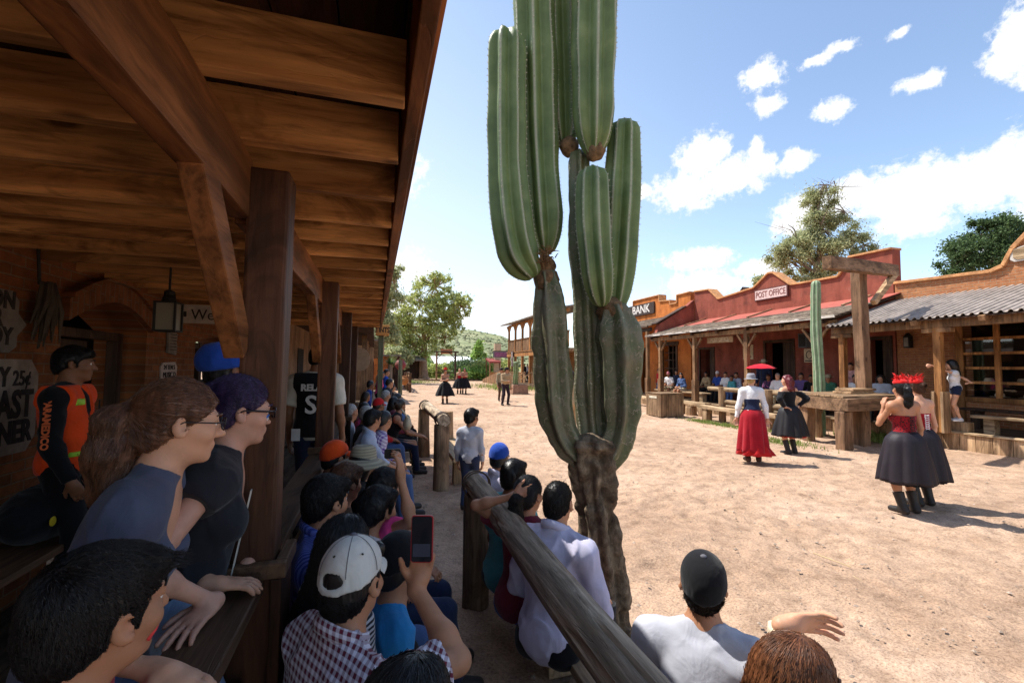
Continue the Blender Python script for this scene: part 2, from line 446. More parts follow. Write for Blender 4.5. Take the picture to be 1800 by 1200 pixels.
class MB:
 """Collects shapes (world space) and links them as one mesh object."""
 def __init__(self):
  self.v, self.f = [], []
 def add(self, vs, fs):
  n = len(self.v)
  self.v.extend([tuple(float(c) for c in p) for p in vs])
  self.f.extend([tuple(i + n for i in f) for f in fs])
  return self
 def hexa(self, c):
  """eight corners: bottom ring of four, top ring of four"""
  return self.add(c, [(3, 2, 1, 0), (4, 5, 6, 7), (0, 1, 5, 4), (1, 2, 6, 5), (2, 3, 7, 6), (3, 0, 4, 7)])
 def box(self, lo, hi):
  (a, b, c), (d, e, f) = lo, hi
  return self.hexa([(a, b, c), (d, b, c), (d, e, c), (a, e, c), (a, b, f), (d, b, f), (d, e, f), (a, e, f)])
 def cbox(self, ctr, size, rz=0.0, jit=0.0):
  x, y, z = ctr; a, b, c = size[0] / 2, size[1] / 2, size[2] / 2
  cs, sn = math.cos(rz), math.sin(rz)
  pts = []
  for dz in (-c, c):
   for dx, dy in ((-a, -b), (a, -b), (a, b), (-a, b)):
    j = [random.uniform(-jit, jit) for _ in range(3)] if jit else (0, 0, 0)
    pts.append((x + dx * cs - dy * sn + j[0], y + dx * sn + dy * cs + j[1], z + dz + j[2]))
  return self.hexa(pts)
 def bar(self, p0, p1, w, h, up=(0, 0, 1), seg=1, jit=0.0, taper=1.0):
  """a timber from p0 to p1; w across, h along up; extra rings make it rough-hewn"""
  p0, p1, up = np.array(p0, float), np.array(p1, float), np.array(up, float)
  d = p1 - p0; d = d / np.linalg.norm(d)
  s = np.cross(d, up); s = s / np.linalg.norm(s)
  u = np.cross(s, d)
  vs, fs = [], []
  for i in range(seg + 1):
   t = i / seg
   c = p0 + (p1 - p0) * t
   k = 1 + (taper - 1) * t
   for a, b in ((-1, -1), (1, -1), (1, 1), (-1, 1)):
    q = c + s * (a * w / 2 * k) + u * (b * h / 2 * k)
    if jit: q = q + np.array([random.uniform(-jit, jit) for _ in range(3)])
    vs.append(q)
  for i in range(seg):
   for k in range(4):
    a = i * 4 + k; b = i * 4 + (k + 1) % 4
    fs.append((a, b, b + 4, a + 4))
  fs.append((3, 2, 1, 0)); n = seg * 4
  fs.append((n, n + 1, n + 2, n + 3))
  return self.add(vs, fs)
 def tube(self, pts, rad, seg=10, cap=True, jit=0.0, flat=None):
  """a round bar through pts; rad a number or one per point"""
  P = [np.array(p, float) for p in pts]
  rr = [rad] * len(P) if np.isscalar(rad) else list(rad)
  vs, fs = [], []
  t0 = P[1] - P[0]
  ref = np.array([0, 0, 1.0]) if abs(t0[2]) < 0.9 * np.linalg.norm(t0) else np.array([1.0, 0, 0])
  for i, p in enumerate(P):
   t = P[min(i + 1, len(P) - 1)] - P[max(i - 1, 0)]
   t = t / (np.linalg.norm(t) + 1e-9)
   s = np.cross(t, ref); s = s / (np.linalg.norm(s) + 1e-9)
   u = np.cross(s, t); ref = u
   for k in range(seg):
    a = 2 * math.pi * k / seg
    j = 1 + (random.uniform(-jit, jit) if jit else 0)
    vs.append(p + (s * math.cos(a) + u * math.sin(a)) * rr[i] * j)
  for i in range(len(P) - 1):
   for k in range(seg):
    a = i * seg + k; b = i * seg + (k + 1) % seg
    fs.append((a, a + seg, b + seg, b))
  if cap:
   fs.append(tuple(range(seg)))
   n = (len(P) - 1) * seg
   fs.append(tuple(n + k for k in reversed(range(seg))))
  return self.add(vs, fs)
 def lathe(self, c, prof, seg=20, sx=1.0, sy=1.0):
  """profile of (radius, z) about a vertical axis at c"""
  vs, fs = [], []
  for r, z in prof:
   for k in range(seg):
    a = 2 * math.pi * k / seg
    vs.append((c[0] + r * math.cos(a) * sx, c[1] + r * math.sin(a) * sy, c[2] + z))
  for i in range(len(prof) - 1):
   for k in range(seg):
    a = i * seg + k; b = i * seg + (k + 1) % seg
    fs.append((a, b, b + seg, a + seg))
  fs.append(tuple(reversed(range(seg))))
  n = (len(prof) - 1) * seg
  fs.append(tuple(n + k for k in range(seg)))
  return self.add(vs, fs)
 def prism(self, outline, a, b, axis='X'):
  """2-D outline extruded from a to b along an axis; outline is (y,z) for X, (x,z) for Y, (x,y) for Z"""
  n = len(outline)
  def P(p, t):
   return {'X': (t, p[0], p[1]), 'Y': (p[0], t, p[1]), 'Z': (p[0], p[1], t)}[axis]
  vs = [P(p, a) for p in outline] + [P(p, b) for p in outline]
  fs = [tuple(range(n)), tuple(reversed(range(n, 2 * n)))]
  for i in range(n):
   j = (i + 1) % n
   fs.append((i, i + n, j + n, j))
  return self.add(vs, fs)
 def build(self, name, mat, parent=None, bevel=0.0, smooth=False, rough=0.0):
  o = mesh_obj(name, self.v, self.f, mat, parent)
  bm = bmesh.new(); bm.from_mesh(o.data)
  bmesh.ops.recalc_face_normals(bm, faces=bm.faces)
  if bevel > 0:
   es = [e for e in bm.edges if len(e.link_faces) == 2 and e.calc_face_angle(0) > 0.6]
   bmesh.ops.bevel(bm, geom=es, offset=bevel, segments=2, profile=0.6, affect='EDGES', clamp_overlap=True)
  if smooth:
   for f in bm.faces:
    f.smooth = len(f.verts) <= 4
  bm.to_mesh(o.data); bm.free()
  o.data.update()
  if smooth:
   try:
    o.data.set_sharp_from_angle(angle=R(48))
   except Exception:
    pass
  return o
def text_mesh(s, size, bold=0.0, depth=0.004, align='CENTER', squeeze=1.0, slab=0.0):
 """lettering in the x-y plane, centred on the origin; returns verts, faces. slab adds serif feet."""
 cu = bpy.data.curves.new('lettering', 'FONT')
 cu.body = s; cu.size = size; cu.align_x = align; cu.align_y = 'CENTER'
 cu.extrude = depth / 2; cu.offset = bold; cu.resolution_u = 3
 cu.space_line = 0.9
 o = bpy.data.objects.new('lettering', cu)
 COL.objects.link(o)
 bpy.context.view_layer.update()
 me = bpy.data.meshes.new_from_object(o.evaluated_get(bpy.context.evaluated_depsgraph_get()))
 vs = [np.array((v.co.x * squeeze, v.co.y, v.co.z)) for v in me.vertices]
 fs = [tuple(p.vertices) for p in me.polygons]
 bpy.data.objects.remove(o); bpy.data.curves.remove(cu); bpy.data.meshes.remove(me)
 return vs, fs
def lettering(s, size, origin, xdir, ydir, mat, parent, name='lettering', bold=0.0, depth=0.006, align='CENTER', squeeze=1.0):
 """writing laid on a surface: xdir is the reading direction, ydir is up"""
 vs, fs = text_mesh(s, size, bold, depth, align, squeeze)
 x, y = np.array(xdir, float), np.array(ydir, float)
 x = x / np.linalg.norm(x); y = y / np.linalg.norm(y)
 z = np.cross(x, y)
 o = np.array(origin, float)
 V = [o + x * v[0] + y * v[1] + z * v[2] for v in vs]
 return mesh_obj(name, V, fs, mat, parent)
def vnoise(P, scale, seed=0):
 """smooth value noise in numpy, -1..1"""
 q = np.asarray(P, float) * scale + 1000.0
 i = np.floor(q).astype(np.int64); f = q - i
 f = f * f * (3 - 2 * f)
 def h(ix, iy, iz):
  n = (ix * 374761393 + iy * 668265263 + iz * 2147483647 + seed * 1274126177) & 0xFFFFFFFF
  n = ((n ^ (n >> 13)) * 1274126177) & 0xFFFFFFFF
  return ((n ^ (n >> 16)) & 0xFFFF) / 32767.5 - 1.0
 r = 0
 for dx in (0, 1):
  wx = f[..., 0] if dx else 1 - f[..., 0]
  for dy in (0, 1):
   wy = f[..., 1] if dy else 1 - f[..., 1]
   for dz in (0, 1):
    wz = f[..., 2] if dz else 1 - f[..., 2]
    r = r + wx * wy * wz * h(i[..., 0] + dx, i[..., 1] + dy, i[..., 2] + dz)
 return r
def fbm(P, scale, oct=4, seed=0):
 r, a = 0, 0.5
 for k in range(oct):
  r = r + a * vnoise(P, scale * 2 ** k, seed + k); a *= 0.5
 return r
# ---------------------------------------------------------------- shared materials
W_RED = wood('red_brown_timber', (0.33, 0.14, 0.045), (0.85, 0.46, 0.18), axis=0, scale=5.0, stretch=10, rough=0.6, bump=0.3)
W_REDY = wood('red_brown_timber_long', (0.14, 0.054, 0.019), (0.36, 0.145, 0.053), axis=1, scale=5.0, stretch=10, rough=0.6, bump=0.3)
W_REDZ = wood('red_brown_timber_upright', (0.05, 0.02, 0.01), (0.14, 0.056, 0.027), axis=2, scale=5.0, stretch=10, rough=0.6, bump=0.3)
W_ROOF = wood('dark_roof_boards', (0.03, 0.012, 0.005), (0.075, 0.03, 0.012), axis=1, scale=5.0, rough=0.8)
W_RAIL = wood('worn_brown_rail', (0.07, 0.036, 0.02), (0.2, 0.115, 0.065), axis=1, scale=6.0, rough=0.6, bump=0.35)
W_DECK = wood('dusty_deck_boards', (0.07, 0.045, 0.028), (0.17, 0.115, 0.072), axis=1, scale=5.0, rough=0.9)
W_LOG = wood('grey_weathered_log', (0.2, 0.15, 0.105), (0.56, 0.46, 0.345), axis=1, scale=9.0, stretch=14, rough=0.85, bump=0.8)
W_POSTG = wood('grey_brown_log_post', (0.09, 0.06, 0.04), (0.27, 0.19, 0.125), axis=2, scale=7.0, rough=0.85, bump=0.7)
W_OLD = wood('sun_bleached_timber', (0.2, 0.12, 0.065), (0.48, 0.33, 0.2), axis=2, scale=5.0, rough=0.85, bump=0.6)
W_OLDX = wood('sun_bleached_timber_cross', (0.2, 0.12, 0.065), (0.48, 0.33, 0.2), axis=0, scale=5.0, rough=0.85, bump=0.6)
W_OLDY = wood('sun_bleached_timber_long', (0.24, 0.16, 0.09), (0.56, 0.42, 0.27), axis=1, scale=5.0, rough=0.85, bump=0.6)
W_GAL = wood('gallows_timber', (0.12, 0.07, 0.04), (0.34, 0.2, 0.12), axis=2, scale=4.0, rough=0.85, bump=0.7)
W_GALX = wood('gallows_timber_cross', (0.12, 0.07, 0.04), (0.36, 0.22, 0.13), axis=0, scale=4.0, rough=0.85, bump=0.7)
W_SHING = wood('grey_roof_shingles', (0.13, 0.10, 0.08), (0.34, 0.28, 0.22), axis=1, scale=4.0, stretch=5, rough=0.9, bump=1.0, knots=False)
W_ORANGE = wood('amber_stained_timber', (0.26, 0.11, 0.035), (0.56, 0.27, 0.10), axis=2, scale=4.0, rough=0.65)
W_PORCH = wood('porch_post_timber', (0.15, 0.08, 0.04), (0.36, 0.21, 0.11), axis=2, scale=4.0, rough=0.75)
W_DARK = wood('dark_frame_timber', (0.035, 0.02, 0.013), (0.1, 0.055, 0.035), axis=2, scale=4.0, rough=0.7)
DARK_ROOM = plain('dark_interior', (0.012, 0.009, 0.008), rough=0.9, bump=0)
IRON = plain('dark_iron', (0.03, 0.028, 0.026), rough=0.55, metal=0.6, bump=0.2)
WIRE = plain('rusty_wire', (0.09, 0.06, 0.045), rough=0.7, bump=0)
BLACKP = plain('black_paint', (0.014, 0.013, 0.013), rough=0.7, bump=0.1)
WHITEP = plain('chalky_white_paint', (0.62, 0.58, 0.52), rough=0.85, var=0.2, scale=12)
# ---------------------------------------------------------------- ground
def sand_mat():
 m, nt, b = _new('dry_sand')
 v = _coord(nt)
 n1 = _noise(nt, v, 0.35, 5, 0.6)
 n2 = _noise(nt, v, 5.0, 8, 0.72)
 n3 = _noise(nt, v, 55.0, 5, 0.7)
 n4 = _noise(nt, v, 1.4, 6, 0.7, 0.5)
 c = _ramp(nt, n1, [(0.3, (0.36, 0.24, 0.165)), (0.5, (0.45, 0.305, 0.21)), (0.7, (0.52, 0.365, 0.265))])
 mx = nt.nodes.new('ShaderNodeMix'); mx.data_type = 'RGBA'; mx.blend_type = 'MULTIPLY'; mx.inputs[0].default_value = 0.85
 nt.links.new(c, mx.inputs[6]); nt.links.new(_ramp(nt, n2, [(0.32, (0.6, 0.57, 0.54)), (0.48, (0.96, 0.96, 0.96)), (0.68, (1.18, 1.16, 1.14))]), mx.inputs[7])
 m2 = nt.nodes.new('ShaderNodeMix'); m2.data_type = 'RGBA'; m2.blend_type = 'MULTIPLY'; m2.inputs[0].default_value = 0.8
 nt.links.new(mx.outputs[2], m2.inputs[6]); nt.links.new(_ramp(nt, n3, [(0.34, (0.5, 0.46, 0.43)), (0.5, (1, 1, 1)), (0.68, (1.35, 1.32, 1.28))]), m2.inputs[7])
 vo = nt.nodes.new('ShaderNodeTexVoronoi'); vo.inputs['Scale'].default_value = 26.0; nt.links.new(v, vo.inputs['Vector'])
 gr = nt.nodes.new('ShaderNodeMapRange'); nt.links.new(vo.outputs['Distance'], gr.inputs[0]); gr.inputs[1].default_value = 0.07; gr.inputs[2].default_value = 0.13; gr.inputs[3].default_value = 0.7; gr.inputs[4].default_value = 0.0
 m3 = nt.nodes.new('ShaderNodeMix'); m3.data_type = 'RGBA'
 nt.links.new(gr.outputs[0], m3.inputs[0]); nt.links.new(m2.outputs[2], m3.inputs[6]); nt.links.new(_ramp(nt, vo.outputs['Color'], [(0.25, (0.17, 0.11, 0.075)), (0.7, (0.62, 0.5, 0.38))]), m3.inputs[7])
 m4 = nt.nodes.new('ShaderNodeMix'); m4.data_type = 'RGBA'; m4.blend_type = 'MULTIPLY'; m4.inputs[0].default_value = 1.0
 nt.links.new(m3.outputs[2], m4.inputs[6]); nt.links.new(_ramp(nt, n4, [(0.34, (0.84, 0.82, 0.8)), (0.5, (1, 1, 1)), (0.7, (1.1, 1.1, 1.1))]), m4.inputs[7])
 nt.links.new(m4.outputs[2], b.inputs['Base Color'])
 b.inputs['Roughness'].default_value = 0.95
 b.inputs['Specular IOR Level'].default_value = 0.1
 # trodden dents
 vd = nt.nodes.new('ShaderNodeTexVoronoi'); vd.feature = 'SMOOTH_F1'; vd.inputs['Scale'].default_value = 3.4
 nd = nt.nodes.new('ShaderNodeVectorMath'); nd.operation = 'MULTIPLY_ADD'
 nn = nt.nodes.new('ShaderNodeTexNoise'); nn.inputs['Scale'].default_value = 2.5; nt.links.new(v, nn.inputs['Vector'])
 nt.links.new(nn.outputs['Color'], nd.inputs[0]); nd.inputs[1].default_value = (0.5, 0.5, 0.5); nt.links.new(v, nd.inputs[2])
 nt.links.new(nd.outputs[0], vd.inputs['Vector'])
 p = _bump(nt, b, vd.outputs['Distance'], 0.6, 0.07)
 p = _bump(nt, b, n2, 0.9, 0.04, p)
 _bump(nt, b, n3, 0.8, 0.01, p)
 return m
def ground():
 n = 800
 t = np.linspace(-1, 1, n)
 g = np.sinh(t * 8.0) / np.sinh(8.0)
 X = 4.0 + g * 1500.0; Y = 6.0 + g * 1500.0
 xx, yy = np.meshgrid(X, Y, indexing='ij')
 P = np.stack([xx, yy, np.zeros_like(xx)], -1)
 r = np.hypot(xx - 4, yy - 6)
 z = 0.055 * fbm(P, 0.7, 3, 3) + 0.03 * fbm(P, 4.0, 2, 5)
 tr = np.clip(vnoise(P, 4.6, 31), .25, 1) - .25
 z = z - 0.035 * tr * (vnoise(P, 0.8, 12) > -.3) + 0.012 * vnoise(P, 10.0, 17) + 0.006 * vnoise(P, 21.0, 19)
 z = z * np.clip(1.3 - r / 60, 0.15, 1) - 0.012
 z = np.where((xx < 0.1), z * 0.3 - 0.01, z)
 P[..., 2] = z
 idx = np.arange(n * n).reshape(n, n)
 f = np.stack([idx[:-1, :-1], idx[1:, :-1], idx[1:, 1:], idx[:-1, 1:]], -1).reshape(-1, 4)
 o = mesh_obj('ground', P.reshape(-1, 3), f, sand_mat(), smooth=True)
 tag(o, kind='structure')
ground()
def pebbles():
 vs, fs = [], []
 ico = [(0, 0, 1), (1, 0, 0), (0, 1, 0), (-1, 0, 0), (0, -1, 0), (0, 0, -1)]
 icf = [(0, 1, 2), (0, 2, 3), (0, 3, 4), (0, 4, 1), (5, 2, 1), (5, 3, 2), (5, 4, 3), (5, 1, 4)]
 for _ in range(4200):
  x = random.uniform(0.2, 11.0); y = random.uniform(0.8, 15.0)
  s = random.choice([0.004, 0.006, 0.006, 0.009, 0.012, 0.018]) * random.uniform(0.7, 1.3)
  n = len(vs)
  a, b, c = random.uniform(0.7, 1.3), random.uniform(0.7, 1.3), random.uniform(0.4, 0.8)
  q = random.uniform(0, 6.28)
  for p in ico:
   px, py = p[0] * a * math.cos(q) - p[1] * b * math.sin(q), p[0] * a * math.sin(q) + p[1] * b * math.cos(q)
   vs.append((x + px * s, y + py * s, p[2] * s * c + 0.008))
  fs += [tuple(i + n for i in f) for f in icf]
 o = mesh_obj('pebbles', vs, fs, plain('pebble_stone', (0.34, 0.26, 0.2), var=0.5, scale=3.0, bump=0))
 tag(o, 'small pebbles scattered over the dry sandy street', 'pebbles', kind='stuff')
 # dry straws lying about
 mb = MB()
 for _ in range(90):
  x = random.uniform(0.6, 10.0); y = random.uniform(1.5, 13.0); a = random.uniform(0, 6.28); l = random.uniform(0.05, 0.2)
  mb.tube([(x, y, 0.012), (x + math.cos(a) * l * 0.5, y + math.sin(a) * l * 0.5, 0.022), (x + math.cos(a + 0.4) * l, y + math.sin(a + 0.4) * l, 0.012)], 0.0022, 4)
 g = gnd(1462, 985)
 mb.tube([g + (0, 0, 0.012), gnd(1430, 976) + (0, 0, 0.025), gnd(1496, 998) + (0, 0, 0.012)], 0.005, 5)
 tag(mb.build('straw_litter', plain('dry_straw', (0.55, 0.42, 0.24), bump=0)), 'dry straw and twigs strewn on the sandy street', 'straw', kind='stuff')
pebbles()
# ---------------------------------------------------------------- near brick house on the left
WALL_X = -2.28
def near_house():
 h = thing('brick_house', 'shaded brick house with arched dark doorway behind the plank porch', 'building', (-2.4, 4.0, 0))
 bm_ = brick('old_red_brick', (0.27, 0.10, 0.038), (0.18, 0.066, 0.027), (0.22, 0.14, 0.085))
 top = 3.1
 # wall with two arched openings, built from butted pieces
 def arch_pts(y0, y1, zs, rise, n=10):
  return [(y0 + (y1 - y0) * i / n, zs + rise * math.sin(math.pi * i / n)) for i in range(n + 1)]
 op = [(4.27, 5.62, 2.12, 0.22), (6.95, 8.75, 2.08, 0.12)]
 ys = -4.0
 m = MB()
 for (a, b, zs, rise) in op:
  m.box((WALL_X - 0.45, ys, -0.05), (WALL_X, a, top))
  pts = arch_pts(a, b, zs, rise)
  m.prism(pts + [(b, top), (a, top)], WALL_X - 0.45, WALL_X, 'X')
  ys = b
 m.box((WALL_X - 0.45, ys, -0.05), (WALL_X, 9.9, top))
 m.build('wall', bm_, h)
 am = brick('arch_soldier_brick', (0.25, 0.1, 0.045), (0.19, 0.07, 0.033), (0.2, 0.135, 0.088), swap='ZY')
 for (a, b, zs, rise) in op[:1]:
  m = MB()
  lo = arch_pts(a - 0.02, b + 0.02, zs, rise, 14); hi = [(y, z + 0.17) for y, z in lo]
  for i in range(14):
   m.prism([lo[i], lo[i + 1], hi[i + 1], hi[i]], WALL_X + 0.003, WALL_X + 0.055, 'X')
  m.build('door_arch', am, h)
  m = MB()
  m.prism([(y, z + 0.175) for y, z in lo] + [(y, z + 0.215) for y, z in reversed(lo)], WALL_X + 0.003, WALL_X + 0.085, 'X')
  m.build('arch_ledge', bm_, h)
 m = MB()
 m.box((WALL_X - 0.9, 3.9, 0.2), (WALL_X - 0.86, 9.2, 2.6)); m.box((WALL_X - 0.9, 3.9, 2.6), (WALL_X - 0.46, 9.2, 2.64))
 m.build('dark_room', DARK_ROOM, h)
 m = MB()
 m.box((WALL_X - 0.3, 4.275, 0.2), (WALL_X - 0.2, 4.37, 2.1)); m.box((WALL_X - 0.3, 5.52, 0.2), (WALL_X - 0.2, 5.615, 2.1)); m.box((WALL_X - 0.3, 4.37, 2.02), (WALL_X - 0.2, 5.52, 2.1))
 m.build('door_frame', W_DARK, h, bevel=0.006)
 m = MB()
 m.box((WALL_X - 0.29, 4.38, 0.22), (WALL_X - 0.245, 5.1, 2.0))
 m.build('door', W_DARK, h, bevel=0.004)
 m = MB()
 for y in (6.96, 7.5, 8.08, 8.64):
  m.box((WALL_X - 0.22, y, 0.2), (WALL_X - 0.12, y + 0.1, 2.1))
 for z in (0.9, 1.5, 2.02):
  m.box((WALL_X - 0.21, 7.06, z), (WALL_X - 0.13, 8.64, z + 0.07))
 m.build('window_frame', W_DARK, h, bevel=0.005)
near_house()
EAVE_X = 0.092
JZ0, JZ1 = 2.53, 2.702       # joists: underside and top
def near_porch():
 p = thing('timber_porch', 'dark red timber porch with heavy joists along the left of the street', 'porch', (-1.1, 4.0, 0))
 # decking
 m = MB(); x = -2.26
 while x < -0.36:
  m.box((x, -1.2, 0.15 + random.uniform(-0.003, 0.003)), (x + 0.142, 9.7, 0.2 + random.uniform(-0.004, 0.004))); x += 0.148
 m.build('deck', W_DECK, p, bevel=0.004)
 m = MB(); m.box((-0.345, -1.2, 0.0), (-0.305, 9.7, 0.205)); m.build('deck_skirt', W_REDY, p)
 # joists across
 k = 0; y = 0.08
 ys = []
 while y < 9.5:
  ys.append(y); y += 0.395
 for y in ys:
  m = MB()
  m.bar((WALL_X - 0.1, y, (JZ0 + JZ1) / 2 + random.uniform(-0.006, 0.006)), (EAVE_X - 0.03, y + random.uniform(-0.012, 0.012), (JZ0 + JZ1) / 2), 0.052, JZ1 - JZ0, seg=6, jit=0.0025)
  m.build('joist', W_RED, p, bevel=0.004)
 # roof boards run along the street
 m = MB(); x = WALL_X - 0.3
 while x < EAVE_X + 0.02:
  m.box((x, -0.6, 2.762), (min(x + 0.17, EAVE_X + 0.03), 9.6, 2.785 + random.uniform(0, 0.006))); x += 0.176
 m.build('roof_boards', W_ROOF, p)
 m = MB(); m.box((WALL_X - 0.35, -0.65, 2.795), (EAVE_X + 0.07, 9.65, 2.815)); m.build('roof_cover', plain('roof_felt', (0.06, 0.05, 0.045)), p)
 m = MB()
 m.bar((EAVE_X, -0.6, 2.655), (EAVE_X, 9.62, 2.655), 0.04, 0.235, seg=14, jit=0.002)
 m.build('fascia', W_REDY, p, bevel=0.004)
 m = MB()
 m.bar((EAVE_X + 0.045, -0.6, 2.76), (EAVE_X + 0.045, 9.62, 2.76), 0.03, 0.1, seg=10, jit=0.002)
 m.build('eave_trim', W_REDY, p, bevel=0.004)
 # lengthwise beam, in spans between the posts
 py = [-0.42, 1.83, 4.1, 6.4, 8.65]
 for a, b in zip(py[:-1], py[1:]):
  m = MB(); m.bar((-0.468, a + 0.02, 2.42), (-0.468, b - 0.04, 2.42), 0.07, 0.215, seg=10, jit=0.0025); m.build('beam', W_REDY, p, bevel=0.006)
 for i, y in enumerate(py):
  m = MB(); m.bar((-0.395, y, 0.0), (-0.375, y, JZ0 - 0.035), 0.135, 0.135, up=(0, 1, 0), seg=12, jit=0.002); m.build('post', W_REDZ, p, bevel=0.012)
  if i:
   m = MB(); m.bar((-0.465, y - 0.47, 2.345), (-0.455, y - 0.055, 1.85), 0.065, 0.1, seg=3, jit=0.002); m.build('brace', W_REDY, p, bevel=0.006)
   m = MB(); m.bar((-0.465, y + 0.47, 2.345), (-0.455, y + 0.055, 1.85), 0.065, 0.1, seg=3, jit=0.002); m.build('brace', W_REDY, p, bevel=0.006)
 # railing: flat worn top boards, a lower rail and stub posts
 for a, b in ((-0.3, 1.74), (1.92, 4.02), (4.18, 6.32), (6.48, 8.57)):
  m = MB(); m.bar((-0.415, a, 1.06), (-0.415, b, 1.06), 0.155, 0.045, seg=10, jit=0.002); m.build('rail_top', W_RAIL, p, bevel=0.006)
  m = MB(); m.bar((-0.41, a + 0.02, 0.72), (-0.41, b - 0.02, 0.72), 0.045, 0.1, seg=4, jit=0.002); m.build('lower_rail', W_RAIL, p, bevel=0.006)
 for y in py[1:]:
  m = MB()
  m.box((-0.5, y - 0.11, 1.085), (-0.272, y - 0.07, 1.135)); m.box((-0.31, y - 0.07, 1.085), (-0.272, y + 0.12, 1.135))
  m.build('post_collar', W_RAIL, p, bevel=0.005)
  m = MB(); m.box((-0.32, y - 0.1, 0.0), (-0.285, y + 0.1, 1.08)); m.build('post_panel', W_REDZ, p, bevel=0.004)
 m = MB()
 for y in (0.35, 1.0, 2.6, 3.3, 4.9, 5.6):
  m.box((-0.435, y, 0.2), (-0.39, y + 0.045, 1.035))
 m.build('baluster', W_RAIL, p)
near_porch()
def seat_plank(y0, y1, x, z, label, mat, leg_step=1.2, w=0.3, group=None, thick=0.05):
 t = thing('plank_bench', label, 'bench', (x, y0, 0), 0, group)
 m = MB(); m.bar((x, y0, z - thick / 2), (x, y1, z - thick / 2), w, thick, seg=8, jit=0.004); m.build('seat', mat, t, bevel=0.008)
 y = y0 + 0.2
 while y < y1:
  m = MB(); m.bar((x, y, 0), (x, y, z - thick), 0.2, 0.12, up=(0, 1, 0), seg=2, jit=0.004); m.build('leg', mat, t, bevel=0.01)
  y += leg_step
 return t
seat_plank(0.3, 8.9, -0.1, 0.42, 'long low plank bench against the porch edge under the seated crowd', W_RAIL, w=0.36)
def porch_fittings():
 P_SIGN = plain('worn_whitewash', (0.3, 0.24, 0.19), rough=0.9, var=0.35, scale=9, bump=0.5, bscale=40)
 P_INK = plain('faded_black_lettering', (0.035, 0.027, 0.024), rough=0.9, var=0.4, scale=20, bump=0)
 P_GREY = plain('grey_painted_board', (0.18, 0.15, 0.125), rough=0.85, var=0.3, scale=10, bump=0.3)
 x = WALL_X + 0.004
 # shaped board
 t = thing('hanging_sign', 'grey shaped board lettered ON ER DY high on the brick wall', 'sign', (x, 3.4, 2.02))
 m = MB(); o = [(2.6, 1.86), (3.72, 1.86), (3.78, 1.9), (3.78, 1.97), (3.86, 2.05), (3.78, 2.12), (3.78, 2.2), (3.72, 2.26), (2.6, 2.26)]
 m.prism(o, x, x + 0.03, 'X'); m.build('board', P_GREY, t, bevel=0.006)
 for i, s in enumerate(('SALOON', 'BEER', 'CANDY')):
  lettering(s, 0.155, (x + 0.033, 3.76 - (0.02, 0.12, 0.03)[i], 2.19 - 0.115 * i), (0, 1, 0), (0, 0, 1), P_INK, t, bold=0.004, align='RIGHT', squeeze=0.85)
 # whitewashed notice
 t = thing('wall_notice', 'whitewashed notice advertising whiskey 25 cents, breakfast and dinner on the brick wall', 'sign', (x, 3.3, 1.5))
 m = MB(); o = [(1.6, 1.2), (3.95, 1.2), (4.03, 1.3), (4.03, 1.72), (3.95, 1.82), (1.6, 1.82)]
 m.prism(o, x, x + 0.012, 'X'); m.build('whitewash_panel', P_SIGN, t)
 lettering('WHISKEY', 0.17, (x + 0.014, 3.76, 1.70), (0, 1, 0), (0, 0, 1), P_INK, t, bold=0.006, align='RIGHT', squeeze=0.8)
 lettering('25\u00a2', 0.14, (x + 0.014, 3.79, 1.69), (0, 1, 0), (0, 0, 1), P_INK, t, bold=0.002, align='LEFT', squeeze=0.8)
 lettering('BREAKFAST', 0.25, (x + 0.014, 3.985, 1.515), (0, 1, 0), (0, 0, 1), P_INK, t, bold=0.008, align='RIGHT', squeeze=0.72)
 lettering('DINNER', 0.2, (x + 0.014, 3.985, 1.335), (0, 1, 0), (0, 0, 1), P_INK, t, bold=0.008, align='RIGHT', squeeze=0.78)
 # dried corn husks
 t = thing('dried_husks', 'bundle of dried corn husks hanging on the brick wall', 'decoration', (x + 0.06, 3.95, 2.3))
 m = MB()
 for i in range(26):
  a = random.uniform(-0.09, 0.09); b = random.uniform(0, 0.08); l = random.uniform(0.22, 0.42)
  m.tube([(x + 0.03 + b, 3.95 + a * 0.25, 2.36), (x + 0.05 + b, 3.95 + a * 0.8, 2.3 - l * 0.4), (x + 0.03 + b, 3.95 + a * 1.2, 2.3 - l)], [0.006, 0.018, 0.004], 5)
 m.build('husks', plain('dry_husk', (0.06, 0.042, 0.028), var=0.4), t)
 m = MB(); m.tube([(x + 0.03, 3.95, 2.34), (x + 0.02, 3.93, 2.6)], 0.01, 6); m.build('cord', IRON, t)
 # arrow board across the porch
 y = 5.95
 a, b = onY(268, 549, y), onY(412, 549, y)
 zc = a[2]; hh = 0.105
 t = thing('arrow_sign', 'pale arrow board lettered We BANK hanging across the porch', 'sign', (a[0], y, zc))
 xr = b[0] + 0.28
 o = [(a[0], zc + hh), (a[0] + 0.14, zc + hh), (xr, zc + hh), (xr, zc - hh), (a[0] + 0.17, zc - hh)]
 m = MB(); m.prism(o, y, y + 0.03, 'Y'); m.build('board', plain('pale_whitewashed_board', (0.5, 0.43, 0.36), var=0.25, scale=9), t, bevel=0.004)
 c = onY(346, 551, y)
 lettering('We', 0.17, (c[0] + 0.06, y - 0.003, zc - 0.012), (1, 0, 0), (0, 0, 1), P_INK, t, bold=0.0, align='CENTER', squeeze=0.9)
 lettering('BANK', 0.21, (c[0] + 0.2, y - 0.003, zc), (1, 0, 0), (0, 0, 1), P_INK, t, bold=0.005, align='LEFT', squeeze=0.8)
 m = MB(); m.box((c[0] - 0.24, y - 0.004, zc - 0.035), (c[0] - 0.1, y - 0.001, zc + 0.025)); m.build('dash', P_INK, t)
 m = MB()
